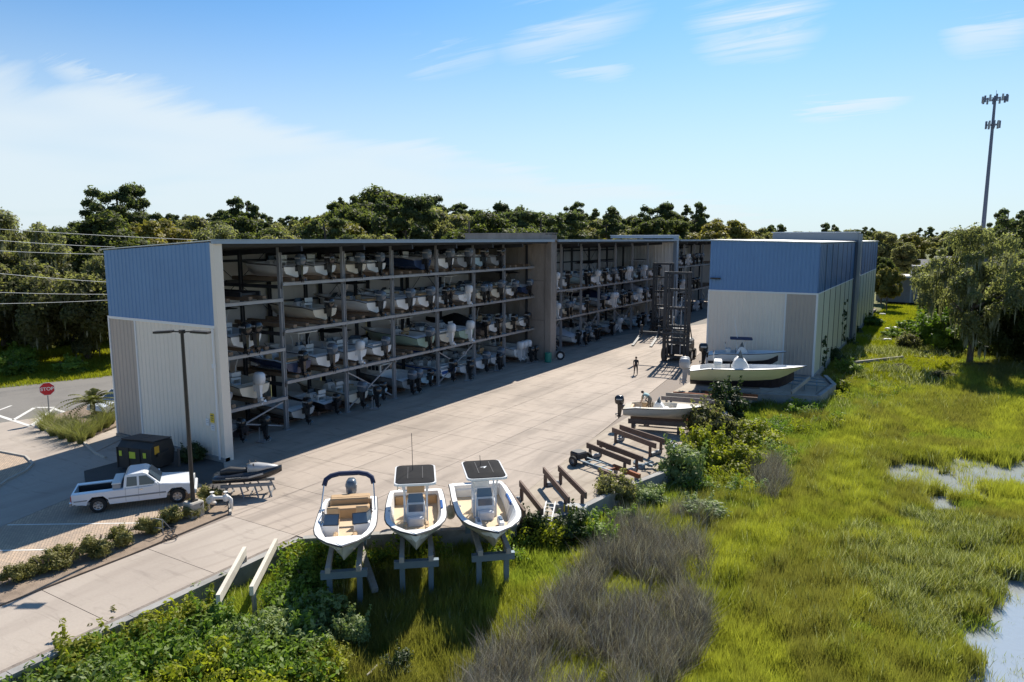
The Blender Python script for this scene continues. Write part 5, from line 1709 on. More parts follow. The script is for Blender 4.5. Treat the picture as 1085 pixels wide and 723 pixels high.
for (x, y, a_, lab) in ((-16.2, 56.6, 8, 'low rusty brown frame nearest the stern of the yellow boat'), (-15.6, 47.9, 12, 'low rusty brown frame just behind the grey boat'), (-14.0, 58.3, 10, 'low rusty brown frame under the bow half of the yellow boat'), (-14.3, 35.3, -25, 'low rusty brown frame at the wall beside the wheeled trailer')):
    t_ = thing('low_rack', lab, 'frame', (x, y, .0), R(a_), 'low rusty frames on the ledge')
    s_ = .5 if y < 36 else 1
    for yy in (-.55, .55):
        MB().box(-2.1 * s_, 2.1 * s_, yy - .08, yy + .08, .22, .46).build('rail', 'brown_bunk' if yy < 0 else 'rust', t_)
        for xx in (-1.7, 1.6):
            MB().box(xx * s_ - .09, xx * s_ + .09, yy - .075, yy + .075, 0, .218).build('foot', 'grey_timber', t_)
    MB().box(-1.6 * s_, -1.4 * s_, -.46, .46, .24, .38).build('cross_member', 'rust', t_)
# ladder lying on the ledge
lad = thing('ladder', 'short aluminium ladder leaning at the edge of the ledge by the wall', 'ladder', (-14.95, 28.3, 0.02), R(20))
for x in (-.22, .22):
    MB().bar((x, -.9, .02), (x, .9, .5), .06, .05).build('side_rail', 'pvc_white', lad)
for k in range(6):
    y = -.75 + .3 * k
    MB().bar((-.2, y, .02 + (y + .9) / 1.8 * .48), (.2, y, .02 + (y + .9) / 1.8 * .48), .05, .03).build('rung', 'pvc_white', lad)
# yellow stakes on a concrete block
st_ = thing('marker_stakes', 'block with a row of short yellow stakes at the foot of a bunk stand', 'marker', (-14.35, 29.55, 0), R(10))
MB().bbox(-.75, .75, -.3, .3, 0, .42, .04).build('block', 'plastic_grey', st_)
for k in range(4):
    MB().box(-.3 + k * .2, -.24 + k * .2, -.34, -.3, .1, .5).build('stake', 'sign_yellow', st_)

# dark wheeled trailer between the stands
tr = thing('small_trailer', 'small dark boat trailer with two wheels and a ladder frame on the ledge', 'trailer', (-16.1, 36.2, 0), R(-20))
for sx in (-1, 1):
    MB().bar((-1.6, sx * .35, .35), (1.6, sx * .35, .35), .07).build('frame_rail', 'steel_blue', tr)
for x in (-1.1, -.5, .1, .7, 1.3):
    MB().bar((x, -.31, .35), (x, .31, .35), .05).build('cross_member', 'steel_blue', tr)


def wheel_mesh(r, w_, n=16):
    mb = MB(); mb.smooth = False
    prof = [(r * .58, -w_ / 2), (r * .92, -w_ / 2), (r, -w_ * .32), (r, w_ * .32), (r * .92, w_ / 2), (r * .58, w_ / 2)]
    mb.lathe(prof, n, Matrix.Rotation(PI / 2, 4, 'Y'), caps=False)
    return mb


def rim_mesh(r, w_, spokes=5):
    """wheel disc facing +x with open spokes"""
    mb = MB()
    Mx = Matrix.Rotation(PI / 2, 4, 'Y')
    mb.lathe([(r * .585, -w_ / 2 + .01), (r * .585, w_ / 2 - .0), (r * .52, w_ / 2 - .01), (r * .50, 0.0)], 16, Mx, caps=False)
    for k in range(spokes):
        a = 2 * PI * k / spokes
        c_ = Vector((0, math.cos(a), math.sin(a)))
        mb.bar(Vector((w_ * .3, 0, 0)) + c_ * .04, Vector((w_ * .38, 0, 0)) + c_ * r * .53, r * .2, .03, up=(1, 0, 0))
    mb.lathe([(r * .17, w_ * .2), (r * .17, w_ * .42), (r * .08, w_ * .46)], 8, Mx)
    mb.lathe([(r * .5, 0.0), (0.01, 0.0)], 12, Mx, caps=False)
    return mb


for (x, y) in ((-1.2, -.62), (-1.2, .62)):
    o = wheel_mesh(.3, .18).build('wheel', 'tyre', tr); o.location = (x, y, .3); o.rotation_euler = (0, 0, PI / 2)
    o2 = rim_mesh(.3, .18).build('rim', 'plastic_grey', o)
MB().bbox(-1.75, -1.0, -.4, .4, .36, .75, .08).build('winch_box', 'plastic_black', tr)
# blue steel fittings at the ends of the stands
for i, (p, lab) in enumerate((((-13.9, 37.7), 'heap of blue steel fittings at the wall end of the wheeled trailer stand'), ((-13.6, 42.6), 'heap of blue steel fittings at the wall end of the grey bunk stand'), ((-13.3, 47.8), 'heap of pale fittings under the bow of the grey boat'))):
    mb = MB()
    q = random.Random(i)
    for k in range(9):
        a = Vector((q.uniform(-.6, .6), q.uniform(-.5, .5), q.uniform(.03, .25))); d = Vector((q.uniform(-.5, .5), q.uniform(-.5, .5), q.uniform(-.02, .3)))
        mb.bar(a, a + d, q.uniform(.06, .14))
    mb.lathe([(.22, 0), (.22, .12), (.12, .16)], 10)
    o = mb.build('steel_fittings', 'steel_blue' if i < 2 else 'pvc_white'); o.location = (p[0], p[1], 0)
    tag(o, lab, 'scrap', 'heaps of fittings along the wall')
# plank on the ground
o = MB().bar((-17.2, 40.4, .06), (-15.2, 39.6, .06), .28, .07).build('plank', 'pale_plank'); tag(o, 'pale plank lying on the ledge under a bunk stand', 'plank')

# ---- grey boat with the bending man
sb_, bw_ = (-18.15, 45.6), (-13.2, 46.9)
rg = heading(sb_, bw_)
gb = make_boat('parked_boat', 'grey hulled open skiff with tan deck on a stand at the ledge', (sb_[0], sb_[1], .85), rg, None, L=5.3, B=2.1, D=.82, style='skiff', hull='gel_tan_grey', deck='gel_cream', floor='deck_tan', seat='vinyl_tan', motor='motor_black', nmotor=1, mk=.95)
bunk_stand((-17.6, 44.9), (-13.9, 45.9), (-17.9, 46.1), (-14.2, 47.0), 'dark bunk stand carrying the grey boat with the bending man', .86, 'brown_bunk', 'brown_bunk')

# ---- yellow boat and white boat before the shed
sb_, bw_ = (-17.9, 60.0), (-9.3, 62.3)
yb_ = make_boat('parked_boat', 'long pale yellow centre console boat with black bottom and grey outboards', (sb_[0], sb_[1], .62), heading(sb_, bw_), None, L=9.3, B=2.75, D=1.6, style='center', hull='gel_yellow', bottom='antifoul', motor='motor_silver', nmotor=2, mk=1.35, glass='glass_tint', cs=1.95)
bunk_stand((-17.3, 59.5), (-12.2, 60.85), (-17.6, 60.7), (-12.5, 62.05), 'low stand with pale rollers carrying the long yellow boat', .6, 'grey_timber', 'plastic_grey')
sb_, bw_ = (-18.3, 66.9), (-12.0, 68.5)
wb_ = make_boat('parked_boat', 'white centre console boat with dark T-top parked against the shed wall', (sb_[0], sb_[1], 1.35), heading(sb_, bw_), None, L=6.9, B=2.5, D=1.15, style='center', hull='gel_white', bottom='antifoul', floor='deck_white', motor='motor_black', nmotor=1, mk=1.25, top='ttop', topcol='canvas_navy', cs=1.35)
for k in range(3):
    MB().tube([(-.4 + .4 * k, 2.6, 2.4), (-.5 + .5 * k, 2.2, 4.6 - .4 * k)], .014, 4).build('fishing_rod', 'white_tube', wb_)
bunk_stand((-17.8, 66.4), (-13.2, 67.6), (-18.1, 67.5), (-13.5, 68.7), 'low stand under the white boat by the shed wall', 1.33, 'grey_timber', 'grey_timber')

# blue dock frames stacked on the slab corner
df = thing('dock_frame', 'blue grey steel gangway frame lying at the corner of the shed slab', 'frame', (-9.6, 66.6, .05), R(8))
for y in (-1.6, 0.0, 1.6):
    MB().bar((-2.2, y, .5), (1.7, y, .5), .10).build('rail', 'steel_blue', df)
for x in (-2, -1, 0, 1):
    MB().bar((x, -1.54, .4), (x, 1.54, .4), .08).build('cross_member', 'steel_blue', df)
    for y in (-1.4, 1.4):
        MB().box(x - .05, x + .05, y - .05, y + .05, 0, .35).build('leg', 'steel_blue', df)
o = MB().bar((-9.9, 61.9, .35), (-8.9, 64.4, 1.3), .12, .3).build('plank', 'grey_timber'); tag(o, 'grey board propped under the bow of the yellow boat', 'plank')

# ------------------------------------------------------------------ people


def skin_body(name, verts, edges, radii, m_, parent):
    me = bpy.data.meshes.new(name)
    me.from_pydata([tuple(v) for v in verts], edges, [])
    o = bpy.data.objects.new(name, me)
    C.objects.link(o)
    md = o.modifiers.new('skin', 'SKIN')
    for i, r in enumerate(radii):
        me.skin_vertices[0].data[i].radius = (r, r) if not isinstance(r, tuple) else r
    me.skin_vertices[0].data[0].use_root = True
    md.use_smooth_shade = True
    sb = o.modifiers.new('sub', 'SUBSURF'); sb.levels = 2; sb.render_levels = 2
    dg = bpy.context.evaluated_depsgraph_get()
    dg.update()
    m2 = bpy.data.meshes.new_from_object(o.evaluated_get(dg))
    bpy.data.objects.remove(o)
    mats_ = m_ if isinstance(m_, (list, tuple)) else [m_]
    m2.materials.clear()
    for x in mats_:
        m2.materials.append(MATS[x])
    return link(name, m2, parent)


def person(label, loc, rz, J, shirt, trousers):
    """J: joints of the pose. One continuous body; colours by region."""
    p = thing('person', label, 'person', loc, rz)
    names = list(J.keys())
    V = [J[n] for n in names]
    rad = dict(pelvis=(.15, .12), waist=(.13, .10), chest=(.17, .12), neckb=(.09, .08), neck=.055, head=.095, crown=.085, shL=.07, elL=.045, wrL=.032, hdL=.035, fgL=.018, shR=.07, elR=.045, wrR=.032, hdR=.035, fgR=.018,
               hipL=.10, knL=.068, anL=.045, toL=.04, hipR=.10, knR=.068, anR=.045, toR=.04)
    E_ = [('pelvis', 'waist'), ('waist', 'chest'), ('chest', 'neckb'), ('neckb', 'neck'), ('neck', 'head'), ('head', 'crown')]
    for s in 'LR':
        E_ += [('chest', 'sh' + s), ('sh' + s, 'el' + s), ('el' + s, 'wr' + s), ('wr' + s, 'hd' + s), ('hd' + s, 'fg' + s), ('pelvis', 'hip' + s), ('hip' + s, 'kn' + s), ('kn' + s, 'an' + s), ('an' + s, 'to' + s)]
    ed = [(names.index(a), names.index(b_)) for a, b_ in E_]
    body = skin_body('body', V, ed, [rad[n] for n in names], [shirt, trousers, 'skin', 'dark_cloth'], p)
    # colour by the nearest bone
    segs = []
    for a, b_ in E_:
        if a in ('neck', 'head') or a[:2] in ('el', 'wr', 'hd'):
            mi = 2
        elif a[:3] == 'hip' or a == 'pelvis' or a[:2] == 'kn':
            mi = 1
        elif a[:2] == 'an':
            mi = 3
        else:
            mi = 0
        segs.append((Vector(J[a]), Vector(J[b_]), mi))
    for f in body.data.polygons:
        c = f.center
        best = min(segs, key=lambda s: (c - (s[0] + (s[1] - s[0]) * max(0, min(1, (c - s[0]).dot(s[1] - s[0]) / max(1e-6, (s[1] - s[0]).length_squared))))).length)
        f.material_index = best[2]
    h = Vector(J['head']); cr = Vector(J['crown']); up = (cr - Vector(J['neck'])).normalized()
    m_ = MB(); m_.smooth = True
    m_.ball(tuple(h + up * .075 + Vector((0, -.025, 0))), .108, .118, .095, 10, 8)
    m_.build('hair', 'hair', p)
    # face: nose and eyes
    m_ = MB()
    m_.ball(tuple(h + Vector((0, .105, -.01))), .018, .03, .03, 6, 5)
    m_.build('nose', 'skin', p)
    for sx in (-1, 1):
        MB().ball(tuple(h + Vector((sx * .038, .092, .03))), .014, .014, .012, 6, 5).build('eye', 'hair', p)
    # fingers
    for s in 'LR':
        w_ = Vector(J['hd' + s]); d = (Vector(J['fg' + s]) - w_).normalized()
        side = d.cross(Vector((0, 0, 1)))
        if side.length < .1:
            side = Vector((0, 1, 0))
        side.normalize()
        m_ = MB(); m_.smooth = True
        for k, ln in enumerate((.065, .078, .074, .06)):
            a = w_ + side * (-.03 + .02 * k) + d * .03
            m_.tube([a, a + d * ln * .6, a + d * ln + Vector((0, 0, -.015))], .0095, 5)
        m_.tube([w_ - side * .03, w_ - side * .06 + d * .03, w_ - side * .065 + d * .055], .011, 5)
        m_.build('fingers', 'skin', p)
    return p


JS = dict(pelvis=(0, 0, .95), waist=(0, .01, 1.10), chest=(0, .02, 1.34), neckb=(0, .015, 1.46), neck=(0, .03, 1.53), head=(0, .05, 1.63), crown=(0, .05, 1.71),
          shL=(-.19, .01, 1.42), elL=(-.23, -.02, 1.14), wrL=(-.20, .20, 1.02), hdL=(-.17, .27, 1.02), fgL=(-.14, .33, 1.01),
          shR=(.20, .01, 1.42), elR=(.23, -.03, 1.14), wrR=(.22, .04, .88), hdR=(.22, .06, .82), fgR=(.22, .07, .74),
          hipL=(-.10, 0, .88), knL=(-.13, .03, .50), anL=(-.14, -.03, .09), toL=(-.15, .14, .045),
          hipR=(.10, 0, .88), knR=(.13, .06, .50), anR=(.16, .02, .09), toR=(.18, .19, .045))
person('person in dark clothes standing on the concrete in front of the nearer forklift', (-24.65, 64.6, 0), R(200), JS, 'dark_cloth', 'dark_cloth')
# bending over: hips back, trunk forward, hands reaching down
JB = dict(pelvis=(0, 0, .93), waist=(0, .10, 1.05), chest=(0, .34, 1.17), neckb=(0, .46, 1.20), neck=(0, .52, 1.22), head=(0, .61, 1.25), crown=(0, .67, 1.28),
          shL=(-.20, .40, 1.14), elL=(-.24, .46, .86), wrL=(-.18, .60, .66), hdL=(-.16, .64, .61), fgL=(-.15, .67, .55),
          shR=(.20, .40, 1.14), elR=(.24, .44, .86), wrR=(.18, .58, .66), hdR=(.16, .62, .61), fgR=(.15, .65, .55),
          hipL=(-.10, 0, .87), knL=(-.13, .06, .48), anL=(-.14, -.04, .09), toL=(-.15, .13, .045),
          hipR=(.10, 0, .87), knR=(.13, .08, .48), anR=(.15, .0, .09), toR=(.16, .17, .045))
person('person in pale teal shirt bending over inside the grey boat', (-16.55, 46.25, .85 + .36), R(75), JB, 'grey_shirt', 'khaki_cloth')

# ------------------------------------------------------------------ forklifts


def forklift(label, loc, rz, H=9.7, carriage=2.8, drop=.8, forkl=4.8, bodyoff=1.6):
    t_ = thing('marina_forklift', label, 'forklift', loc, rz, 'tall black boat forklifts')
    m_ = 'dark_steel'
    W = 1.25
    # +y is forwards (forks); mast at y=0
    for sx in (-1, 1):
        MB().box(sx * W - .17, sx * W + .17, -.16, .16, .15, H).box(sx * W - .2, sx * W + .2, -.2, .2, .1, .5).build('mast_rail', m_, t_)
        MB().box(sx * (W - .36) - .10, sx * (W - .36) + .10, -.12, .12, .6, H - .25).build('inner_mast_rail', m_, t_)
        MB().tube([(sx * .45, -.1, .8), (sx * .45, -.1, H * .72)], .075, 8).build('lift_cylinder', 'galv_steel', t_)
        MB().tube([(sx * .2, .05, 1.4), (sx * .2, .05, H * .95)], .03, 5).build('lift_chain', m_, t_)
    for z in (.55, H * .22, H * .40, H * .60, H * .80, H - .15):
        MB().box(-W + .18, W - .18, -.15, .02, z - .13, z + .13).build('mast_cross_member', m_, t_)
    MB().box(-W * 1.0, W * 1.0, .17, .33, carriage - .5, carriage - .3).box(-1.4, bodyoff, .34, .52, carriage, carriage + .22).box(-1.3, 1.3, .17, .34, carriage + .5, carriage + .66).build('carriage', m_, t_)
    for x in (bodyoff - 2.2, bodyoff - .3):
        f = MB().bar((x, .5, carriage - .02), (x, .5 + forkl, carriage - drop), .26, .14).box(x - .13, x + .13, .53, .66, carriage - .1, carriage + .9)
        f.build('fork', 'plastic_black', t_)
        MB().bar((x, .52, carriage + .9), (x, 1.6, carriage - .05), .07).build('fork_brace', m_, t_)
    # body behind the mast
    MB().bbox(-1.15, 1.15, -4.4, -.5, .75, 1.75, .1).build('chassis', m_, t_)
    MB().bbox(-1.1, 1.1, -4.7, -3.0, .8, 2.15, .2).build('counterweight', 'plastic_grey', t_)
    MB().bbox(-.95, .95, -3.0, -1.7, 1.76, 2.1, .1).build('engine_hood', 'blue_paint', t_)
    cab = MB().box(-.72, -.64, -1.65, -.7, 1.76, 3.4).box(.64, .72, -1.65, -.7, 1.76, 3.4).box(-.72, .72, -1.7, -.6, 3.41, 3.5).box(-.72, .72, -1.68, -1.62, 1.76, 2.3).build('cab_frame', m_, t_)
    MB().bbox(-.3, .3, -1.5, -1.0, 1.8, 2.1, .05).bbox(-.3, .3, -1.55, -1.45, 2.1, 2.7, .04).build('seat', 'plastic_black', cab)
    MB().add([(-.63, -.75, 1.8), (.63, -.75, 1.8), (.63, -.75, 3.35), (-.63, -.75, 3.35)], [(0, 1, 2, 3)]).build('cab_glass', 'glass_tint', cab)
    for (x, y, r) in ((-1.35, -.75, .72), (1.35, -.75, .72), (-1.2, -3.7, .55), (1.2, -3.7, .55)):
        o = wheel_mesh(r, .5).build('wheel', 'tyre', t_); o.location = (x, y, r); o.rotation_euler = (0, 0, 0 if x > 0 else PI)
        rim_mesh(r, .5, 6).build('rim', 'sign_white', o)
    MB().bar((1.15, -.2, H * .55), (1.05, -3.2, 2.2), .10).bar((-1.15, -.2, H * .55), (-1.05, -3.2, 2.2), .10).build('mast_stay', m_, t_)
    for sx in (-1, 1):
        MB().bbox(sx * .9 - .12, sx * .9 + .12, -.5, -.38, 2.0, 2.2, .03).build('work_lamp', 'lamp_lens', t_)
    return t_


forklift('tall black boat forklift nearest the shed, forks lowered towards the camera', (-23.65, 73.6, 0), R(186), 9.65, 3.0, .9, 3.6, 3.9)
forklift('tall black boat forklift farther up the yard beside the racks', (-32.6, 95.0, 0), R(190), 9.85, 1.0, .3, 2.6)

# ------------------------------------------------------------------ pickup
pk = thing('pickup_truck', 'white extended cab pickup truck with toolbox in the bed beside the dumpster', 'truck', (-33.6, 19.72, 0), math.atan2(4.05, 3.05) - PI / 2 + R(0))
# local: +y forward, length 5.4
def prof_loft(mb, prof, w_, inset=0.06):
    n = len(prof)
    rings = []
    for (x, k) in ((-w_, inset), (-w_ + .10, 0), (w_ - .10, 0), (w_, inset)):
        cy = sum(p[0] for p in prof) / n; cz = sum(p[1] for p in prof) / n
        rings.append([(x, cy + (p[0] - cy) * (1 - k * .18), cz + (p[1] - cz) * (1 - k)) for p in prof])
    mb.loft(rings)
    return mb


HW = .93
# lower body with arches
for nm, prof in (('body', [(-2.68, .55), (-2.70, 1.02), (-.52, 1.04), (.55, 1.06), (.95, 1.10), (1.9, 1.04), (2.42, .97), (2.58, .85), (2.64, .55), (2.35, .40), (2.28, .60), (2.08, .80), (1.62, .80), (1.42, .60), (1.36, .36), (-1.12, .36), (-1.18, .60), (-1.38, .80), (-1.84, .80), (-2.04, .60), (-2.10, .42)]),):
    mb = MB()
    n = len(prof)
    for sg in (-1, 1):
        rings = [[(sg * (HW - .33), p[0], p[1]) for p in prof], [(sg * (HW - .03), p[0], p[1]) for p in prof], [(sg * HW, p[0] * .995, p[1] - (.03 if p[1] > .9 else -.01)) for p in prof]]
        if sg < 0:
            rings = rings[::-1]
        m2 = MB()
        vs = [p for r in rings for p in r]
        fs = []
        for i in range(2):
            for k in range(n):
                j = (k + 1) % n
                fs.append((i * n + k, i * n + j, (i + 1) * n + j, (i + 1) * n + k))
        mb.add(vs, fs)
        # side skin as polygons (ngon of concave profile)
        mb.add(rings[-1] if sg > 0 else rings[0], [tuple(range(n))])
        mb.add(rings[0] if sg > 0 else rings[-1], [tuple(range(n))])
    # hood, front, tail, bed floor, firewall
    mb.add([(-HW + .02, 1.0, 1.12), (HW - .02, 1.0, 1.12), (HW - .05, 2.40, .98), (-HW + .05, 2.40, .98), (-.3, 1.0, 1.17), (.3, 1.0, 1.17), (.28, 2.38, 1.02), (-.28, 2.38, 1.02)], [(0, 4, 7, 3), (4, 5, 6, 7), (5, 1, 2, 6), (3, 7, 6, 2)])
    mb.bbox(-HW + .04, HW - .04, 2.34, 2.60, .45, .97, .08)
    mb.box(-HW + .05, HW - .05, -2.69, -2.62, .50, 1.03)
    mb.box(-HW + .1, HW - .1, -.58, -.50, .5, 1.05)
    mb.box(-.6, .6, -2.6, 2.3, .36, .48)
    body = mb.build('body', 'truck_white', pk)
MB().box(-HW + .34, HW - .34, -2.61, -.59, .56, .60).box(-HW + .335, -HW + .345, -2.61, -.59, .6, .98).box(HW - .345, HW - .335, -2.61, -.59, .6, .98).build('bed_liner', 'plastic_black', pk)
MB().box(-HW + .02, HW - .02, -2.80, -2.70, .45, .62).build('rear_bumper', 'chrome', pk)
MB().bbox(-HW + .02, HW - .02, 2.60, 2.74, .40, .64, .04).build('front_bumper', 'truck_white', pk)
MB().box(-.5, .5, 2.605, 2.63, .68, .90).build('grille', 'plastic_grey', pk)
for sx in (-1, 1):
    MB().box(*sorted((sx * .55, sx * .86)), 2.56, 2.625, .70, .92).build('headlight', 'lamp_lens', pk)
    MB().box(*sorted((sx * .80, sx * .92)), -2.73, -2.705, .65, .95).build('tail_light', 'light_red', pk)
    MB().bar((sx * .935, -2.05, .68), (sx * .935, -2.6, .68), .02, .05).bar((sx * .935, -1.15, .66), (sx * .935, 1.35, .66), .02, .07).build('side_moulding', 'plastic_grey', pk)
# cab
mb = MB()
cabp = [(-.50, 1.05), (-.42, 1.62), (-.30, 1.70), (.38, 1.72), (.52, 1.66), (1.12, 1.10)]
ri = [(sx_, y, z) for sx_, (y, z) in zip([0] * 6, cabp)]
def cr(x, sh):
    return [(x * (1 - .13 * (z - 1.05) / .65), y, z + sh) for y, z in cabp]
mb.loft([cr(-.915, 0), cr(-.80, .02), cr(.80, .02), cr(.915, 0)])
cab = mb.build('cab', 'truck_white', pk)
MB().add([(-.76, 1.075, 1.13), (.76, 1.075, 1.13), (.70, .60, 1.63), (-.70, .60, 1.63)], [(0, 1, 2, 3)]).build('windscreen', 'glass_dark', cab).location = (0, .035, .035)
MB().add([(-.70, -.485, 1.2), (-.66, -.43, 1.58), (.66, -.43, 1.58), (.70, -.485, 1.2)], [(0, 1, 2, 3)]).build('rear_window', 'glass_dark', cab).location = (0, -.03, .01)
for sx in (-1, 1):
    def xx(z):
        return sx * (.915 * (1 - .13 * (z - 1.05) / .65) + .012)
    MB().add([(xx(1.14), -.36, 1.14), (xx(1.14), .10, 1.14), (xx(1.58), .10, 1.58), (xx(1.58), -.32, 1.58)], [(0, 1, 2, 3)]).build('rear_side_window', 'glass_dark', cab)
    MB().add([(xx(1.14), .20, 1.14), (xx(1.14), .98, 1.14), (xx(1.58), .52, 1.58), (xx(1.58), .20, 1.58)], [(0, 1, 2, 3)]).build('door_window', 'glass_dark', cab)
    d_ = MB().box(*sorted((sx * .931, sx * .934)), .145, .157, .42, 1.12).box(*sorted((sx * .931, sx * .934)), 1.06, 1.072, .50, 1.10).box(*sorted((sx * .931, sx * .934)), -.42, -.408, .42, 1.10).build('door_seam', 'plastic_grey', pk)
    MB().box(*sorted((sx * .935, sx * .955)), .20, .34, .92, .97).build('door_handle', 'chrome', pk)
    MB().bbox(*sorted((sx * .95, sx * 1.16)), .88, .98, 1.12, 1.28, .03).build('wing_mirror', 'truck_white', pk)
    for y in (1.85, -1.61):
        o = wheel_mesh(.37, .25).build('wheel', 'tyre', pk); o.location = (sx * .82, y, .37); o.rotation_euler = (0, 0, 0 if sx > 0 else PI)
        rim_mesh(.37, .25, 6).build('rim', 'rim', o)
tb = MB().bbox(-.80, .80, -.98, -.60, .95, 1.28, .04).build('toolbox', 'gel_grey', pk)
MB().bbox(-.82, .82, -1.0, -.58, 1.285, 1.34, .02).build('toolbox_lid', 'pvc_white', tb)

# white car behind the grasses
cx_, cy_ = at(108, 446)
car = thing('parked_car', 'white hatchback parked behind the palm at the back corner of the end wall', 'car', (-53.2, 30.4, 0), R(190))
cp_ = [(-2.1, .45), (-2.15, .85), (-1.95, 1.05), (-1.0, 1.08), (.0, 1.08), (1.35, .98), (2.05, .82), (2.2, .5), (1.9, .32), (-1.9, .32)]
mb = MB()
rings = []
for x, k in ((-.88, .06), (-.80, 0), (.80, 0), (.88, .06)):
    rings.append([(x, y * (1 - k * .3), .7 + (z - .7) * (1 - k)) for y, z in cp_])
mb.loft(rings)
mb.build('body', 'truck_white', car)
cp2 = [(-1.9, 1.05), (-1.5, 1.55), (-.9, 1.66), (.1, 1.64), (1.05, 1.04)]
mb = MB(); mb.loft([[(x * (1 - .12 * (z - 1.05)), y, z + h_) for y, z in cp2] for x, h_ in ((-.80, 0), (-.66, .02), (.66, .02), (.80, 0))])
cb_ = mb.build('cabin', 'truck_white', car)
for sx in (-1, 1):
    def xq(z):
        return sx * (.80 * (1 - .12 * (z - 1.05)) + .012)
    MB().add([(xq(1.1), -1.6, 1.1), (xq(1.1), -.45, 1.1), (xq(1.5), -.5, 1.53), (xq(1.5), -1.35, 1.5)], [(0, 1, 2, 3)]).build('side_window', 'glass_dark', cb_)
    MB().add([(xq(1.1), -.35, 1.1), (xq(1.1), .85, 1.1), (xq(1.5), .15, 1.53), (xq(1.5), -.38, 1.53)], [(0, 1, 2, 3)]).build('side_window', 'glass_dark', cb_)
    for y in (1.35, -1.3):
        o = wheel_mesh(.33, .22).build('wheel', 'tyre', car); o.location = (sx * .78, y, .33); o.rotation_euler = (0, 0, 0 if sx > 0 else PI)
        rim_mesh(.33, .22).build('rim', 'rim', o)
    MB().bbox(*sorted((sx * .6, sx * .84)), 2.0, 2.16, .62, .78, .03).build('headlight', 'lamp_lens', car)
MB().add([(-.62, 1.0, 1.11), (.62, 1.0, 1.11), (.58, .16, 1.64), (-.58, .16, 1.64)], [(0, 1, 2, 3)]).build('windscreen', 'glass_dark', cb_).location = (0, .03, .03)

# ------------------------------------------------------------------ dumpster
dp = thing('dumpster', 'black steel dumpster with yellow stickers in front of the cream end wall', 'dumpster', (-38.6, 23.3, 0), R(14))
dp.scale = (.86, .86, .9)
mb = MB()
sec_ = [(-.95, .12), (.95, .12), (1.15, .95), (.95, 1.72), (-.55, 1.82), (-.95, 1.45)]
mb.loft([[(x, y, z) for y, z in sec_] for x in (-1.35, 1.35)])
mb.build('body', 'dumpster', dp)
for x in (-1.38, -.45, .45, 1.38):
    MB().box(x - .04, x + .04, -1.0, -.955, .1, 1.45).build('rib', 'dumpster', dp)
for (a, b_) in ((-1.33, -.02), (.02, 1.33)):
    MB().add([(a, -.62, 1.86), (b_, -.62, 1.86), (b_, .98, 1.77), (a, .98, 1.77), (a, -.62, 1.92), (b_, -.62, 1.92), (b_, .98, 1.83), (a, .98, 1.83)], [(3, 2, 1, 0), (4, 5, 6, 7), (0, 1, 5, 4), (1, 2, 6, 5), (2, 3, 7, 6), (3, 0, 4, 7)]).build('lid', 'plastic_black', dp)
for sx in (-1, 1):
    MB().box(*sorted((sx * 1.352, sx * 1.50)), -.5, .5, .9, 1.1).build('lift_pocket', 'dumpster', dp)
for (x, z, w2, h2, m_) in ((-1.12, 1.05, .22, .34, 'sign_green_yellow'), (-.15, 1.0, .5, .42, 'sign_green_yellow'), (.85, 1.05, .24, .34, 'sign_green_yellow')):
    MB().box(x - w2 / 2, x + w2 / 2, -.975, -.958, z - h2 / 2, z + h2 / 2).build('sticker', m_, dp)
s_ = MB().box(1.352, 1.365, -.62, -.22, 1.05, 1.55).build('sticker', 'sign_orange', dp, 'orange yellow sticker')
# ------------------------------------------------------------------ jet ski on its stand
js = thing('jet_ski', 'black and silver jet ski on a low stand beside the driveway', 'jet ski', (-29.7, 23.3, .62), heading((-31.5, 22.9), (-29.8, 26.2)) + R(-22))
mb = MB(); mb.smooth = True
pr_ = []
for i in range(9):
    s_ = i / 8
    hb = .60 * (1 - (max(0, s_ - .35) / .65) ** 2.2) + .01
    y = -1.65 + 3.3 * s_
    pr_.append((y, hb, .42 + .30 * s_ ** 1.7, .10 + .45 * max(0, (s_ - .55) / .45) ** 2))
mb.loft([[(-hb, y, zt), (-hb * .8, y, zb + .1), (0, y, zb), (hb * .8, y, zb + .1), (hb, y, zt), (hb * .7, y, zt + .12), (0, y, zt + .17), (-hb * .7, y, zt + .12)] for y, hb, zt, zb in pr_])
hull_ = mb.build('hull', 'motor_black', js)
mb = MB(); mb.smooth = True
mb.loft([[(-.2, -1.35, .55), (.2, -1.35, .55), (.17, -1.35, .72), (-.17, -1.35, .72)], [(-.24, -.9, .6), (.24, -.9, .6), (.18, -.9, .86), (-.18, -.9, .86)], [(-.22, -.3, .62), (.22, -.3, .62), (.15, -.3, .78), (-.15, -.3, .78)], [(-.18, .1, .65), (.18, .1, .65), (.12, .1, .84), (-.12, .1, .84)]])
mb.build('seat', 'plastic_black', js)
mb = MB(); mb.smooth = True
mb.loft([[(-.32, .0, .66), (.32, .0, .66), (.16, .0, 1.0), (-.16, .0, 1.0)], [(-.36, .5, .7), (.36, .5, .7), (.2, .45, 1.02), (-.2, .45, 1.02)], [(-.26, 1.0, .78), (.26, 1.0, .78), (.14, .95, .95), (-.14, .95, .95)], [(-.08, 1.5, .82), (.08, 1.5, .82), (.04, 1.48, .86), (-.04, 1.48, .86)]])
mb.build('hood', 'motor_silver', js)
MB().tube([(-.36, -.02, 1.08), (-.1, .08, 1.06), (.1, .08, 1.06), (.36, -.02, 1.08)], .028, 6).build('handlebar', 'plastic_black', js)
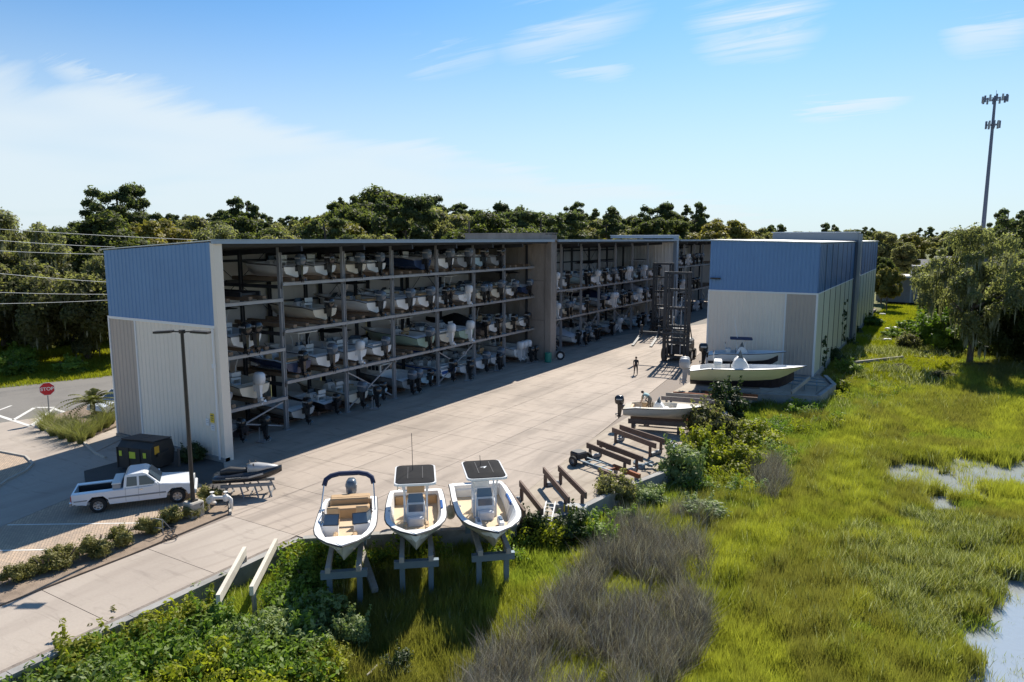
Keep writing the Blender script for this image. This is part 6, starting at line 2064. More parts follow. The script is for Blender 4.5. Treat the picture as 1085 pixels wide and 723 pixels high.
for sx in (-1, 1):
    MB().add([(sx * .60, -1.0, .50), (sx * .60, .1, .52), (sx * .52, .8, .66), (sx * .50, .8, .56), (sx * .56, .1, .42), (sx * .56, -1.0, .40)], [(0, 1, 4, 5), (1, 2, 3, 4), (5, 4, 1, 0), (4, 3, 2, 1)]).build('side_stripe', 'motor_silver', js).location = (sx * .012, 0, 0)
    MB().bbox(sx * .3 - .05, sx * .3 + .05, .28, .34, .98, 1.1, .02).build('mirror', 'plastic_black', js)
jst = thing('jet_ski_stand', 'grey steel stand with slanting legs under the jet ski', 'stand', (-29.7, 23.3, 0), js.rotation_euler.z)
for sx in (-.42, .42):
    MB().box(sx - .06, sx + .06, -1.3, 1.2, .56, .70).build('bunk', 'plastic_grey', jst)
    for y in (-1.05, -.35, .35, 1.0):
        MB().bar((sx, y, .55), (sx * 1.35, y + .18, 0.0), .06).build('leg', 'plastic_grey', jst)
for y in (-1.0, 0, 1.0):
    MB().box(-.35, .35, y - .04, y + .04, .46, .54).build('cross_member', 'plastic_grey', jst)
    MB().bar((-.55, y + .12, .12), (.55, y + .12, .12), .05).build('cross_member', 'plastic_grey', jst)

# ------------------------------------------------------------------ light pole
lp = thing('street_lamp', 'dark double headed light pole on a square concrete base in the hedge bed', 'lamp', (-29.5, 19.95, 0))
MB().bbox(-.35, .35, -.35, .35, -.05, .78, .06).build('base', 'kerb_concrete', lp)
MB().add([], []).lathe([(.11, .80), (.10, 1.2), (.075, 8.75)], 8).box(-.16, .16, -.16, .16, .78, .84).build('pole', 'pole_dark', lp)
MB().box(-.10, .10, -.10, .10, 8.76, 8.92).build('bracket', 'pole_dark', lp)
aL = R(28)
for sx in (-1, 1):
    d = Vector((math.cos(aL), math.sin(aL), 0)) * sx
    a = d * .1 + Vector((0, 0, 8.83)); b_ = d * .45 + Vector((0, 0, 8.85))
    hd_ = MB().bar(a, b_, .06, .06).bar(b_, d * 1.28 + Vector((0, 0, 8.80)), .36, .10).build('lamp_head', 'pole_dark', lp)
    MB().bar(d * .55 + Vector((0, 0, 8.772)), d * 1.2 + Vector((0, 0, 8.735)), .28, .02).build('lens', 'lamp_lens', hd_)

# backflow preventer
bf = thing('backflow_preventer', 'white pipework valve assembly beside the lamp base in the bed', 'valve', (-29.15, 21.1, .05), R(35))
m_ = MB(); m_.smooth = True
m_.tube([(-.55, 0, 0), (-.55, 0, .50), (-.48, 0, .58), (.48, 0, .58), (.55, 0, .50), (.55, 0, 0)], .09, 8)
m_.build('pipe', 'pvc_white', bf)
for x in (-.32, .32):
    m_ = MB(); m_.lathe([(.13, .42), (.15, .5), (.15, .66), (.10, .72), (.03, .73), (.03, .85)], 8, Matrix.Translation((x, 0, 0))); m_.lathe([(.11, .85), (.11, .88)], 8, Matrix.Translation((x, 0, 0)))
    m_.build('valve', 'pvc_white', bf)
o = MB().tube([(-29.9, 21.4, .12), (-29.4, 20.7, .50)], .10, 8).build('pipe', 'pvc_white'); tag(o, 'fat white pipe end lying in the hedge at the lamp base', 'pipe')
# little metal signs/frame
fr_ = thing('metal_rack', 'small green grey metal frame standing in the hedge bed near the driveway', 'frame', (-28.95, 17.75, .05), R(15))
MB().tube([(-.3, 0, 0), (-.3, 0, .72), (.3, 0, .72), (.3, 0, 0)], .025, 5).tube([(-.3, .55, 0), (-.3, 0, .72)], .02, 5).tube([(.3, .55, 0), (.3, 0, .72)], .02, 5).build('frame', 'plastic_grey', fr_)
MB().bar((-.3, 0, .3), (.3, 0, .3), .03).build('cross_bar', 'plastic_grey', fr_)
bk_ = thing('folded_bike', 'dark bicycle frame lying flat on the mulch beside the small metal frame', 'bicycle', (-28.5, 18.05, .09), R(60))
for y in (-.55, .5):
    m_ = MB().tube([(.28 * math.cos(a), y + .28 * math.sin(a), .02) for a in [i * PI / 8 for i in range(17)]], .022, 5).build('wheel', 'tyre', bk_)
MB().tube([(0, -.55, .05), (.18, -.1, .06), (-.14, -.05, .05), (0, -.55, .05)], .02, 5).tube([(.18, -.1, .06), (.2, .35, .06), (0, .5, .05)], .02, 5).tube([(-.14, -.05, .05), (.2, .35, .06)], .02, 5).build('frame', 'dark_steel', bk_)

# stop sign
sx_, sy_ = at(53, 446)
sg = thing('stop_sign', 'red octagonal stop sign on a grey post at the street corner', 'sign', (sx_, sy_, 0), math.atan2(-sx_, sy_) + R(0))
MB().box(-.04, .04, .0, .07, 0, 2.6).build('post', 'galv_steel', sg)
def octo(r, y0, y1):
    mb = MB()
    a_ = [(r * math.cos(PI / 8 + i * PI / 4), r * math.sin(PI / 8 + i * PI / 4)) for i in range(8)]
    return mb.loft([[(x, y0, z + 2.35) for x, z in a_], [(x, y1, z + 2.35) for x, z in a_]])
fc = octo(.50, -.005, -.03).build('sign_face', 'sign_white', sg)
octo(.47, -.031, -.036).build('red_field', 'sign_red', fc)
cu = bpy.data.curves.new('stop_text', 'FONT')
cu.body = 'STOP'; cu.size = .34; cu.align_x = 'CENTER'; cu.align_y = 'CENTER'; cu.extrude = .003; cu.offset = .008
to = bpy.data.objects.new('lettering', cu)
C.objects.link(to)
dg = bpy.context.evaluated_depsgraph_get()
me = bpy.data.meshes.new_from_object(to.evaluated_get(dg))
bpy.data.objects.remove(to)
me.materials.clear(); me.materials.append(MATS['sign_white'])
to = link('lettering', me, fc)
to.location = (0, -.041, 2.35)
to.rotation_euler = (PI / 2, 0, 0)

# round stone / tyre near the fire wall, green drum
ty = thing('loose_tyre', 'upright loose tyre with pale rim at the foot of the fire wall pier', 'tyre', (-34.9, 68.6, 0), R(-62))
o = wheel_mesh(.48, .3).build('tyre', 'tyre', ty); o.location = (0, 0, .48)
rim_mesh(.48, .3).build('rim', 'gel_white', ty).location = (0, 0, .48)
o = MB().lathe([(.36, 0), (.38, .03), (.37, .5), (.38, .53), (.37, 1.0), (.36, 1.02)], 12).build('drum', 'teal_drum'); o.location = (-35.35, 66.6, 0)
tag(o, 'teal drum standing between the tyre and the fire wall pier', 'drum')
# outboards stored on trolleys along the foot of the rack
q = random.Random(5)
for k in range(7):
    y = (30.2, 40.8, 53.6, 59.3, 64.9, 66.0, 79.0)[k]
    t_ = thing('engine_trolley', ('spare black outboard on a trolley in the first bay, near the end wall', 'spare black outboard on a trolley under the third bay boats', 'spare black outboard on a trolley under the fifth bay', 'spare black outboard on a trolley under the sixth bay', 'spare black outboard on a trolley left of the fire wall pier', 'spare black outboard on a trolley touching the fire wall pier', 'spare black outboard on a trolley beside the pale covered boat')[k],
               'outboard', (-36.9 + q.uniform(-.3, .2), y, 0), PI / 2 + q.uniform(-.4, .4), 'spare outboards standing at the foot of the racks')
    o = link('outboard', cached(('ob', 1.0), lambda: outboard_mesh(1.0).mesh('outboard', 'motor_black')), t_); o.location = (0, .1, .86)
    paint(o, 'motor_black')
    paint(link('outboard_leg', cached(('ol', 1.0), lambda: outboard_leg_mesh(1.0).mesh('outboard_leg', 'motor_black')), o), 'motor_black')
    MB().bar((-.25, .12, 0.05), (-.16, .12, 1.0), .05).bar((.25, .12, 0.05), (.16, .12, 1.0), .05).box(-.3, .3, -.35, .35, .03, .08).build('trolley', 'galv_steel', t_)

# ------------------------------------------------------------------ poles, wires, mast
up_ = thing('utility_pole', 'dark utility pole rising above the trees behind the near rack', 'pole', (-58.0, 85.0, 0))
MB().lathe([(.17, 0), (.11, 15.6)], 8).build('pole', 'utility_wood', up_)
MB().box(-.9, .9, -.06, .06, 14.3, 14.45).build('cross_arm', 'utility_wood', up_)
up2 = thing('utility_pole', 'utility pole outside the left edge carrying the wires', 'pole', (-75.0, 2.0, 0))
MB().lathe([(.17, 0), (.12, 17)], 8).build('pole', 'utility_wood', up2)
A_ = Vector((-73.0, 20.0, 0)); B_ = Vector((-56.0, 110.0, 0))


def wire_z(x, y):
    """height where the sight line through a picture point crosses the wire plane"""
    r = ray(x, y)
    d = B_ - A_
    # (r.x*t, r.y*t) on line A + d s
    den = r[0] * d.y - r[1] * d.x
    t_ = (A_.x * d.y - A_.y * d.x) / den
    return Vector((r[0] * t_, r[1] * t_, CAM_H + r[2] * t_))


for (l, r_, lab) in (((0, 243), (190, 253.5), 'topmost wire crossing the trees at the left'), ((0, 255), (110, 261.5), 'second wire from the top crossing the trees at the left'), ((0, 266), (110, 269.5), 'third wire from the top crossing the trees at the left'),
                     ((0, 290), (113, 299), 'fourth wire from the top crossing the trees at the left'), ((0, 310), (116, 312), 'fifth wire from the top crossing the trees at the left'), ((0, 322), (117, 318), 'lowest wire crossing the trees at the left')):
    a = wire_z(*l); b_ = wire_z(*r_)
    d = b_ - a
    pts = [a + d * s for s in (-.4, -.2, 0, .25, .5, .75, 1, 1.12)]
    for i, s in enumerate((-.4, -.2, 0, .25, .5, .75, 1, 1.12)):
        pts[i] = pts[i] + Vector((0, 0, -0.10 * s * (1 - s) * 4 * .5))
    o = MB().tube(pts, .022, 4).build('power_line', 'wire')
    tag(o, lab, 'wire', 'overhead wires left of the building')

tw_ = Vector(ray(1041, 250)); tw_ = tw_ * (270 / math.hypot(tw_.x, tw_.y))
ct = thing('cell_tower', 'tall slim dark monopole cell tower with two antenna rings above the trees', 'tower', (tw_.x, tw_.y, 0), R(20))
Ht = 56.5
MB().lathe([(.72, 0), (.36, Ht)], 12).build('mast', 'tower_steel', ct)
for (z, r, n, hh) in ((Ht - 1.0, 3.2, 12, 2.0), (Ht - 8.6, 1.8, 9, 2.2)):
    rg_ = MB()
    for k in range(n):
        a = 2 * PI * k / n; a2 = 2 * PI * (k + 1) / n
        rg_.bar((r * math.cos(a), r * math.sin(a), z), (r * math.cos(a2), r * math.sin(a2), z), .16)
        if k % 3 == 0:
            rg_.bar((0, 0, z), (r * math.cos(a), r * math.sin(a), z), .22)
    ring = rg_.build('antenna_platform', 'tower_steel', ct)
    for k in range(n):
        a = 2 * PI * (k + .5) / n
        MB().box(r * 1.0 * math.cos(a) - .22, r * 1.0 * math.cos(a) + .22, r * 1.0 * math.sin(a) - .2, r * 1.0 * math.sin(a) + .2, z - hh / 2, z + hh / 2).build('antenna', 'gel_grey' if k % 2 else 'tower_steel', ring)
MB().tube([(.2, 0, Ht), (.2, 0, Ht + 1.6)], .06, 5).build('lightning_rod', 'tower_steel', ct)

# ------------------------------------------------------------------ far right: low wall building, houses, cars
lw = thing('low_building', 'long low flat roofed building with a painted wall beyond the shed', 'building', (-7.5, 172.0, -.2), R(-4))
MB().box(-4, 22, 0, 9, 0, 5.2).build('wall', 'mural_wall', lw)
MB().box(-4.4, 22.4, -.8, 9.4, 5.21, 5.6).build('roof', 'flat_roof', lw)
q = random.Random(3)
for k in range(8):
    x = -3 + k * 3.1
    w2 = q.uniform(.8, 1.6)
    m_ = MB(); m_.ball((x, -.03, q.uniform(2.6, 4.0)), w2 * .6, .05, q.uniform(.5, 1.1), 9, 6)
    m_.build('painted_shape', ('flat_roof', 'gel_grey', 'house_wall')[k % 3], lw)
for k in range(5):
    MB().box(-2.8 + k * 5.2, -2.5 + k * 5.2, -.15, -.01, 0, 5.2).build('pilaster', 'house_wall', lw)
hs = [(-9.0, 262.0, 14, 9, 4.2, R(10), 'pale house with dark roof seen through the trees right of the shed'), (6, 300, 16, 9, 4.5, R(-15), 'low pale house behind the live oak at the right')]
for (x, y, lx, ly, hz, rz, lab) in hs:
    h_ = thing('house', lab, 'house', (x, y, 0), rz)
    MB().box(-lx / 2, lx / 2, -ly / 2, ly / 2, 0, hz).build('wall', 'house_wall', h_)
    MB().add([(-lx / 2 - .4, -ly / 2 - .5, hz + .01), (lx / 2 + .4, -ly / 2 - .5, hz + .01), (lx / 2 + .4, ly / 2 + .5, hz + .01), (-lx / 2 - .4, ly / 2 + .5, hz + .01), (-lx / 2 - .4, 0, hz + 2.6), (lx / 2 + .4, 0, hz + 2.6)],
             [(0, 1, 5, 4), (2, 3, 4, 5), (0, 4, 3), (1, 2, 5), (3, 2, 1, 0)]).build('roof', 'house_roof', h_)
    for k in range(4):
        f_ = MB().box(-lx / 2 + 1.5 + k * 3.2, -lx / 2 + 2.9 + k * 3.2, -ly / 2 - .06, -ly / 2 - .005, 1.0, 2.6).build('window', 'sign_white', h_)
        MB().box(-lx / 2 + 1.6 + k * 3.2, -lx / 2 + 2.8 + k * 3.2, -ly / 2 - .08, -ly / 2 - .061, 1.1, 2.5).build('pane', 'glass_dark', f_)
ds = thing('dark_shed', 'dark storage shed behind the low flat roofed building', 'shed', (0.5, 196, 0), R(5))
MB().box(-6, 6, -3, 3, 0, 6.6).build('wall', 'dark_steel', ds)
MB().box(-6.3, 6.3, -3.3, 3.3, 6.61, 6.9).build('roof', 'house_roof', ds)
pv = MB().poly([(-30, 205), (40, 200), (60, 290), (-30, 290)], 0.05, .05).build('parking_lot', 'flat_roof'); struct(pv, 'pale parking lot beyond the low building')
for k in range(6):
    c_ = thing('parked_car', ('white', 'silver', 'dark', 'white', 'grey', 'white')[k] + ' car far away in the pale lot, ' + ORD[k] + ' from the left', 'car', (-12 + 7 * k, 214 + (k % 2) * 12, .05), R(80 + 7 * k), 'cars parked far away beyond the low building')
    mm = ('truck_white', 'gel_grey', 'gel_black', 'truck_white', 'plastic_grey', 'truck_white')[k]
    MB().bbox(-.9, .9, -2.2, 2.2, .3, .95, .15).build('body', mm, c_)
    MB().loft([[(-.8, -1.6, .951), (.8, -1.6, .951), (.8, 1.1, .951), (-.8, 1.1, .951)], [(-.65, -1.1, 1.45), (.65, -1.1, 1.45), (.65, .5, 1.45), (-.65, .5, 1.45)]]).build('cabin', 'glass_dark', c_)
    for sx in (-1, 1):
        for y in (-1.4, 1.4):
            o = link('wheel', cached('carwheel', lambda: wheel_mesh(.33, .2, 10).mesh('wheel', 'tyre')), c_); o.location = (sx * .85, y, .33)

# timber bulkhead in the grass
bh = thing('bulkhead', 'weathered grey timber bulkhead lying across the grass right of the shed', 'bulkhead', (-5.0, 88.0, -.9), 0)
a = Vector((-7.6, 84.6, 0)) - Vector((-5, 88, 0)); b_ = Vector((-2.9, 92.0, 0)) - Vector((-5, 88, 0))
for k in range(4):
    p0 = a.lerp(b_, k / 4 + .003); p1 = a.lerp(b_, (k + 1) / 4 - .003)
    for j in range(2):
        MB().bar(p0 + Vector((0, 0, .25 + j * .33)), p1 + Vector((0, 0, .25 + j * .33)), .22, .31).build('board', 'grey_timber', bh)
# debris in the grass: blocks
for k, (px_, py_) in enumerate(((935, 336), (941, 352), (949, 351), (940, 364), (958, 352))):
    x, y = at(px_, py_, -.7)
    o = MB().bbox(-.5, .5, -.35, .35, 0, .7, .1).build('concrete_block', 'pvc_white'); o.location = (x, y, -.75); o.rotation_euler = (0, 0, k * 1.1)
    tag(o, ('pale concrete block farthest up the grass strip by the shed', 'pale concrete block left of a close pair in the grass strip', 'pale concrete block between the pair and the bushes in the grass strip', 'pale concrete block nearest the timber bulkhead', 'rightmost pale concrete block in the grass strip, by the bushes')[k], 'block', 'pale blocks lying in the grass strip')

# ------------------------------------------------------------------ vegetation


def quads_mesh(name, ctr, uu, vv, m_):
    """leaf-sized faces: centre, half axes (numpy arrays n x 3)"""
    n = len(ctr)
    v = np.empty((n, 4, 3), np.float32)
    v[:, 0] = ctr - vv
    v[:, 1] = ctr + uu * .9 - vv * .05
    v[:, 2] = ctr + vv
    v[:, 3] = ctr - uu * .9 + vv * .05
    me = bpy.data.meshes.new(name)
    me.vertices.add(n * 4)
    me.vertices.foreach_set('co', v.ravel())
    me.loops.add(n * 4)
    me.loops.foreach_set('vertex_index', np.arange(n * 4, dtype=np.int32))
    me.polygons.add(n)
    me.polygons.foreach_set('loop_start', np.arange(0, n * 4, 4, dtype=np.int32))
    me.polygons.foreach_set('loop_total', np.full(n, 4, np.int32))
    me.materials.append(MATS[m_])
    me.update(calc_edges=True)
    return me


def unit(n, g_):
    v = g_.normal(size=(n, 3))
    return v / np.linalg.norm(v, axis=1)[:, None]


def clumps(cs, rs, per, leaf, g_, squash=.8, upbias=.35, aspect=.55, droop=0.0):
    """leaf faces over the outside of many small clumps"""
    C_, U_, V_ = [], [], []
    for c, r in zip(cs, rs):
        n = max(6, int(per * r * r))
        d = unit(n, g_)
        d[:, 2] = np.where(d[:, 2] < -.65, -d[:, 2] * .6, d[:, 2])
        rad = r * (0.62 + 0.55 * g_.random(n) ** 1.3)
        p = c + d * rad[:, None] * np.array([1, 1, squash])
        nrm = d + unit(n, g_) * .75 + np.array([0, 0, upbias])
        nrm /= np.linalg.norm(nrm, axis=1)[:, None]
        a = np.cross(nrm, unit(n, g_))
        a /= np.linalg.norm(a, axis=1)[:, None]
        b_ = np.cross(nrm, a)
        s = leaf * (0.6 + .8 * g_.random(n))
        C_.append(p); U_.append(a * (s * aspect)[:, None]); V_.append(b_ * s[:, None])
    return np.concatenate(C_), np.concatenate(U_), np.concatenate(V_)


def crown_points(kind, H, W, g_):
    """clump centres and radii for a tree kind; H height, W crown width"""
    cs, rs = [], []
    if kind == 'oakm':
        for _ in range(80):
            d = unit(1, g_)[0]
            k = g_.random() ** .3
            zz_ = H * .60 + d[2] * H * .38 * k
            wk_ = .55 + .45 * math.sin(min(1, max(0, (zz_ / H - .2) / .8)) * PI)
            cs.append(np.array([d[0] * W / 2 * k * wk_, d[1] * W / 2 * k * wk_, zz_])); rs.append(g_.uniform(.04, .095) * W)
    elif kind == 'oak':
        n = 105
        for _ in range(n):
            d = unit(1, g_)[0]
            k = g_.random() ** .42
            p = np.array([d[0] * W / 2 * k, d[1] * W / 2 * k, H * .54 + d[2] * H * .42 * k])
            cs.append(p); rs.append(g_.uniform(.05, .125) * W)
    elif kind == 'broad':
        n = 95
        for _ in range(n):
            d = unit(1, g_)[0]
            k = g_.random() ** .4
            p = np.array([d[0] * W / 2 * k, d[1] * W / 2 * k, H * .60 + d[2] * H * .38 * k])
            p[:2] *= (1.15 - .35 * abs((p[2] / H) - .5))
            cs.append(p); rs.append(g_.uniform(.06, .135) * W)
    elif kind == 'pine':
        n = 42
        for i in range(n):
            z = H * g_.uniform(.64, .97)
            k = W / 2 * math.sqrt(max(0, 1 - ((z / H - .83) / .21) ** 2)) * g_.uniform(.2, 1.05)
            a = g_.random() * 2 * PI
            cs.append(np.array([math.cos(a) * k, math.sin(a) * k, z])); rs.append(g_.uniform(.05, .115) * W)
    return np.array(cs), np.array(rs)


def trunk_mesh(H, W, kind, g_, m_='bark'):
    mb = MB()
    top = H * (.95 if kind == 'pine' else .62)
    r = H * .022 + (.12 if kind[:3] == 'oak' else 0)
    j = lambda: g_.uniform(-.02, .02) * H
    pts = [(0, 0, -.4), (j(), j(), top * .3), (j(), j(), top * .65), (j() * 1.5, j() * 1.5, top)]
    mb.tube(pts, r, 7, taper=r * .3)
    nb_ = 7
    for k in range(nb_):
        a = 2 * PI * k / nb_ + g_.uniform(-.3, .3)
        z0 = top * g_.uniform(.45, .85)
        ln = W * .42 * g_.uniform(.6, 1)
        e = (math.cos(a) * ln, math.sin(a) * ln, z0 + H * (.22 if kind != 'pine' else .06) * g_.uniform(.6, 1.2))
        mid = (e[0] * .45, e[1] * .45, z0 + (e[2] - z0) * .35)
        mb.tube([(0, 0, z0), mid, e], r * .42, 5, taper=r * .1)
    return mb.mesh('trunk', m_)


TREES = {}


def tree_proto(key, kind, H, W, leafm, leaf, per, seed, moss=0):
    g_ = np.random.default_rng(seed)
    cs, rs = crown_points(kind, H, W, g_)
    c, u, v = clumps(cs, rs, per, leaf, g_, squash=.9 if kind != 'pine' else .6)
    # loose sprays between the clumps
    n = len(c) // 3
    sel = g_.integers(0, len(cs), n)
    p = cs[sel] + unit(n, g_) * (rs[sel] * g_.uniform(.5, 1.22, n))[:, None]
    a = unit(n, g_); b_ = np.cross(a, unit(n, g_)); b_ /= np.linalg.norm(b_, axis=1)[:, None]
    s = leaf * (.5 + .7 * g_.random(n))
    c = np.concatenate([c, p]); u = np.concatenate([u, a * (s * .5)[:, None]]); v = np.concatenate([v, b_ * s[:, None]])
    crown = quads_mesh('crown', c, u, v, leafm)
    core = MB()  # opaque balls added inside the clumps, for density and to block light
    for c_, r_ in zip(cs, rs):
        core.ball(tuple(c_), r_ * .55, r_ * .55, r_ * .42, 6, 4)
    corem = core.mesh('light_block_core', leafm)
    ms = None
    if moss:
        sel = g_.integers(0, len(cs), moss)
        d = unit(moss, g_)
        p = cs[sel] + d * rs[sel][:, None] * .8
        p[:, 2] -= rs[sel] * .8
        ln = g_.uniform(.35, 1.1, moss)
        a = g_.random(moss) * PI
        u2 = np.stack([np.cos(a), np.sin(a), np.zeros(moss)], 1) * .14
        v2 = np.stack([np.zeros(moss), np.zeros(moss), -ln], 1)
        ms = quads_mesh('hanging_moss', p, u2, v2, 'leaf_moss')
    TREES[key] = (crown, corem, trunk_mesh(H, W, kind, g_), ms, H, W)


tree_proto('oakM', 'oakm', 14, 14, 'leaf_greyoak', .17, 300, 12, 700)
tree_proto('oakA', 'oak', 14, 15, 'leaf_oak', .27, 330, 1, 260)
tree_proto('oakB', 'oak', 14, 14, 'leaf_olive', .27, 330, 2, 260)
tree_proto('oakC', 'oak', 13, 16, 'leaf_olive', .27, 330, 3, 200)
tree_proto('broadA', 'broad', 15, 10, 'leaf_oak', .25, 400, 4)
tree_proto('broadB', 'broad', 15, 9, 'leaf_olive', .25, 400, 5)
tree_proto('broadC', 'broad', 14, 10, 'leaf_yellow', .25, 400, 6)
tree_proto('pineA', 'pine', 20, 10, 'leaf_pine', .28, 480, 7)
tree_proto('pineB', 'pine', 20, 8.5, 'leaf_pine', .28, 480, 8)


def tree(name, key, x, y, H, label, group, z=0.0, wk=1.0, rz=None, cat='tree', core=True):
    crown, corem, trunk, ms, H0, W0 = TREES[key]
    k = H / H0
    t_ = thing(name, label, cat, (x, y, z), rng.uniform(0, 2 * PI) if rz is None else rz, group)
    t_.scale = (k * wk, k * wk, k)
    link('trunk', trunk, t_)
    o = link('crown', crown, t_)
    if core:
        link('light_block_core', corem, o)
    if ms:
        link('hanging_moss', ms, t_)['kind'] = 'stuff'
    return t_


# skyline heights in the photograph, used to give each far tree its true height
SKX = [-60, 0, 60, 95, 150, 200, 240, 290, 320, 355, 370, 420, 450, 480, 520, 560, 600, 660, 700, 730, 760, 800, 850, 920, 980, 1040, 1085, 1150]
SKY = [240, 238, 236, 232, 224, 222, 222, 228, 230, 226, 210, 207, 214, 220, 222, 226, 224, 226, 222, 228, 234, 238, 240, 238, 238, 236, 232, 232]


def bearing_px(x, y):
    fw = -x * math.sin(YAW) + y * math.cos(YAW)
    rt = x * math.cos(YAW) + y * math.sin(YAW)
    if fw < 5:
        return None, None
    return CXP + FPX * rt / fw * math.cos(PITCH), fw


NAMES = {'oakM': ('live_oak', 'mossy live oak'), 'oakA': ('live_oak', 'dark live oak'), 'oakB': ('live_oak', 'olive live oak'), 'oakC': ('live_oak', 'broad olive live oak'), 'broadA': ('broadleaf_tree', 'dark broadleaf tree'), 'broadB': ('broadleaf_tree', 'olive broadleaf tree'),
         'broadC': ('broadleaf_tree', 'yellowish broadleaf tree'), 'pineA': ('pine_tree', 'tall pine'), 'pineB': ('pine_tree', 'slender pine')}
q = random.Random(21)
cnt = 0
placed = []
far_pts = []
for row, (dist, step) in enumerate(((75, 8), (90, 9), (108, 10), (130, 11), (155, 12), (185, 13), (220, 14), (260, 16), (305, 18), (360, 20), (430, 23), (520, 26))):
    a = -72.0
    while a < 14:
        a += math.degrees(step / dist) * q.uniform(.75, 1.25)
        d = dist * q.uniform(.93, 1.07)
        x = math.sin(R(a)) * d; y = math.cos(R(a)) * d
        if x > -55 and y < 158 and x < 0:
            continue
        if x > -16 and y < (292 if x < 40 else 230):
            continue
        if x < -46 and x > -78 + (y - 30) * .3 and y < 55:
            continue
        if -56 < x < -40 and y < 160:
            continue
        px, fw = bearing_px(x, y)
        if px is None or px < -120 or px > 1210:
            continue
        ys = np.interp(px, SKX, SKY) + 3.5
        Hs = CAM_H + (254 - ys) / FPX * fw
        front = dist < 130
        H = Hs * q.uniform(.78, 1.0) if not front else min(Hs, CAM_H + 4) * q.uniform(.72, .98)
        if px < 140:
            H = min(H, Hs * q.uniform(.8, .95))
        H = max(8, H)
        bw = np.searchsorted([222, 297, 362, 415, 463, 502, 533, 580, 600, 630, 665, 715], px)
        spot = ('left of the end wall', 'above the end wall', 'above the first bay', 'above the second bay', 'above the third bay', 'above the fourth bay', 'above the fifth bay', 'above the sixth bay', 'above the fire wall', 'just right of the fire wall', 'above the forklift side bays', 'above the middle rack', 'right of the middle parapet')[bw]
        if bw == 0:
            spot = ('at the left edge', 'well left of the end wall', 'midway left of the end wall', 'just left of the end wall', 'above the back corner of the end wall', 'above the middle of the end wall', 'above the front corner')[int(np.searchsorted([10, 40, 75, 110, 150, 190], px))]
        zone = 'left of the rack building' if px < 118 else ('behind the near rack' if px < 500 else ('behind the middle rack' if px < 750 else ('behind the shed' if px < 925 else 'at the right beyond the low building')))
        r_ = q.random()
        key = 'pineA' if r_ < .09 else ('pineB' if r_ < .17 else ('oakA' if r_ < .34 else ('oakB' if r_ < .52 else ('broadA' if r_ < .66 else ('broadB' if r_ < .84 else ('oakC' if r_ < .92 else 'broadC'))))))
        if 'pine' in key:
            H = Hs * q.uniform(.98, 1.12)
        if cnt < 250 and dist <= 260:
            nm, ds_ = NAMES[key]
            tree(nm, key, x, y, H, '%s %s, %s of the wood' % (ds_, spot if px < 750 else zone, 'front row' if dist < 100 else ('second row' if dist < 140 else ('middle' if dist < 200 else 'back row'))), 'trees of the wood ' + zone, wk=q.uniform(.9, 1.25))
            cnt += 1
        else:
            far_pts.append((x, y, H, key))
# standing out of the skyline
for (px, top, d, key, lab) in ((126, 198, 150, 'pineA', 'tall flat topped pine standing above the trees left of the rack building'), (262, 211, 130, 'pineB', 'open crowned pine standing above the trees behind the near rack'),
                               (385, 207, 165, 'oakA', 'tall rounded oak forming the highest crown behind the near rack'), (425, 206, 160, 'broadA', 'second tall dark crown beside the highest oak behind the near rack'),
                               (540, 217, 220, 'pineA', 'tall pine right of the utility pole'), (607, 215, 230, 'pineB', 'slender pine above the trees behind the middle rack'), (695, 217, 230, 'pineA', 'broad topped pine left of the lone slim pine'), (737, 216, 230, 'pineB', 'lone slim pine left of the shed roof'),
                               (765, 232, 190, 'broadC', 'yellow green round tree just left of the shed roof'), (350, 232, 120, 'broadC', 'golden tree in front of the dark oaks behind the near rack'), (1065, 222, 190, 'pineB', 'pine with ragged top beside the cell tower'), (1080, 228, 170, 'pineA', 'pine at the right edge beyond the live oak')):
    r = ray(px, 254)
    k = d / math.hypot(r[0], r[1])
    x, y = r[0] * k, r[1] * k
    _, fw = bearing_px(x, y)
    H = CAM_H + (254 - top) / FPX * fw
    tree(NAMES[key][0], key, x, y, H, lab, None, wk=1.15 if 'pine' not in key else .95)

# the big oaks at the left edge, by the street
for (x, y, H, key, lab) in ((-97, 42, 16.5, 'oakM', 'large grey green live oak leaning over the field at the left edge'), (-95, 55, 15.5, 'oakA', 'dark live oak behind the large one at the left'), (-88, 66, 15.0, 'oakM', 'live oak just left of the end wall behind the field'),
                            (-106, 32, 16.0, 'oakM', 'broad live oak cut by the left edge of the picture'), (-82, 70, 14.5, 'broadA', 'dark broadleaf tree close behind the rack building corner'), (-72, 76, 13.0, 'broadC', 'light green leafy tree catching the sun behind the corner'), (-106, 43, 15.0, 'oakA', 'shadowed live oak deep in the left group')):
    tree(NAMES[key][0], key, x, y, H, lab, None, wk=1.1)

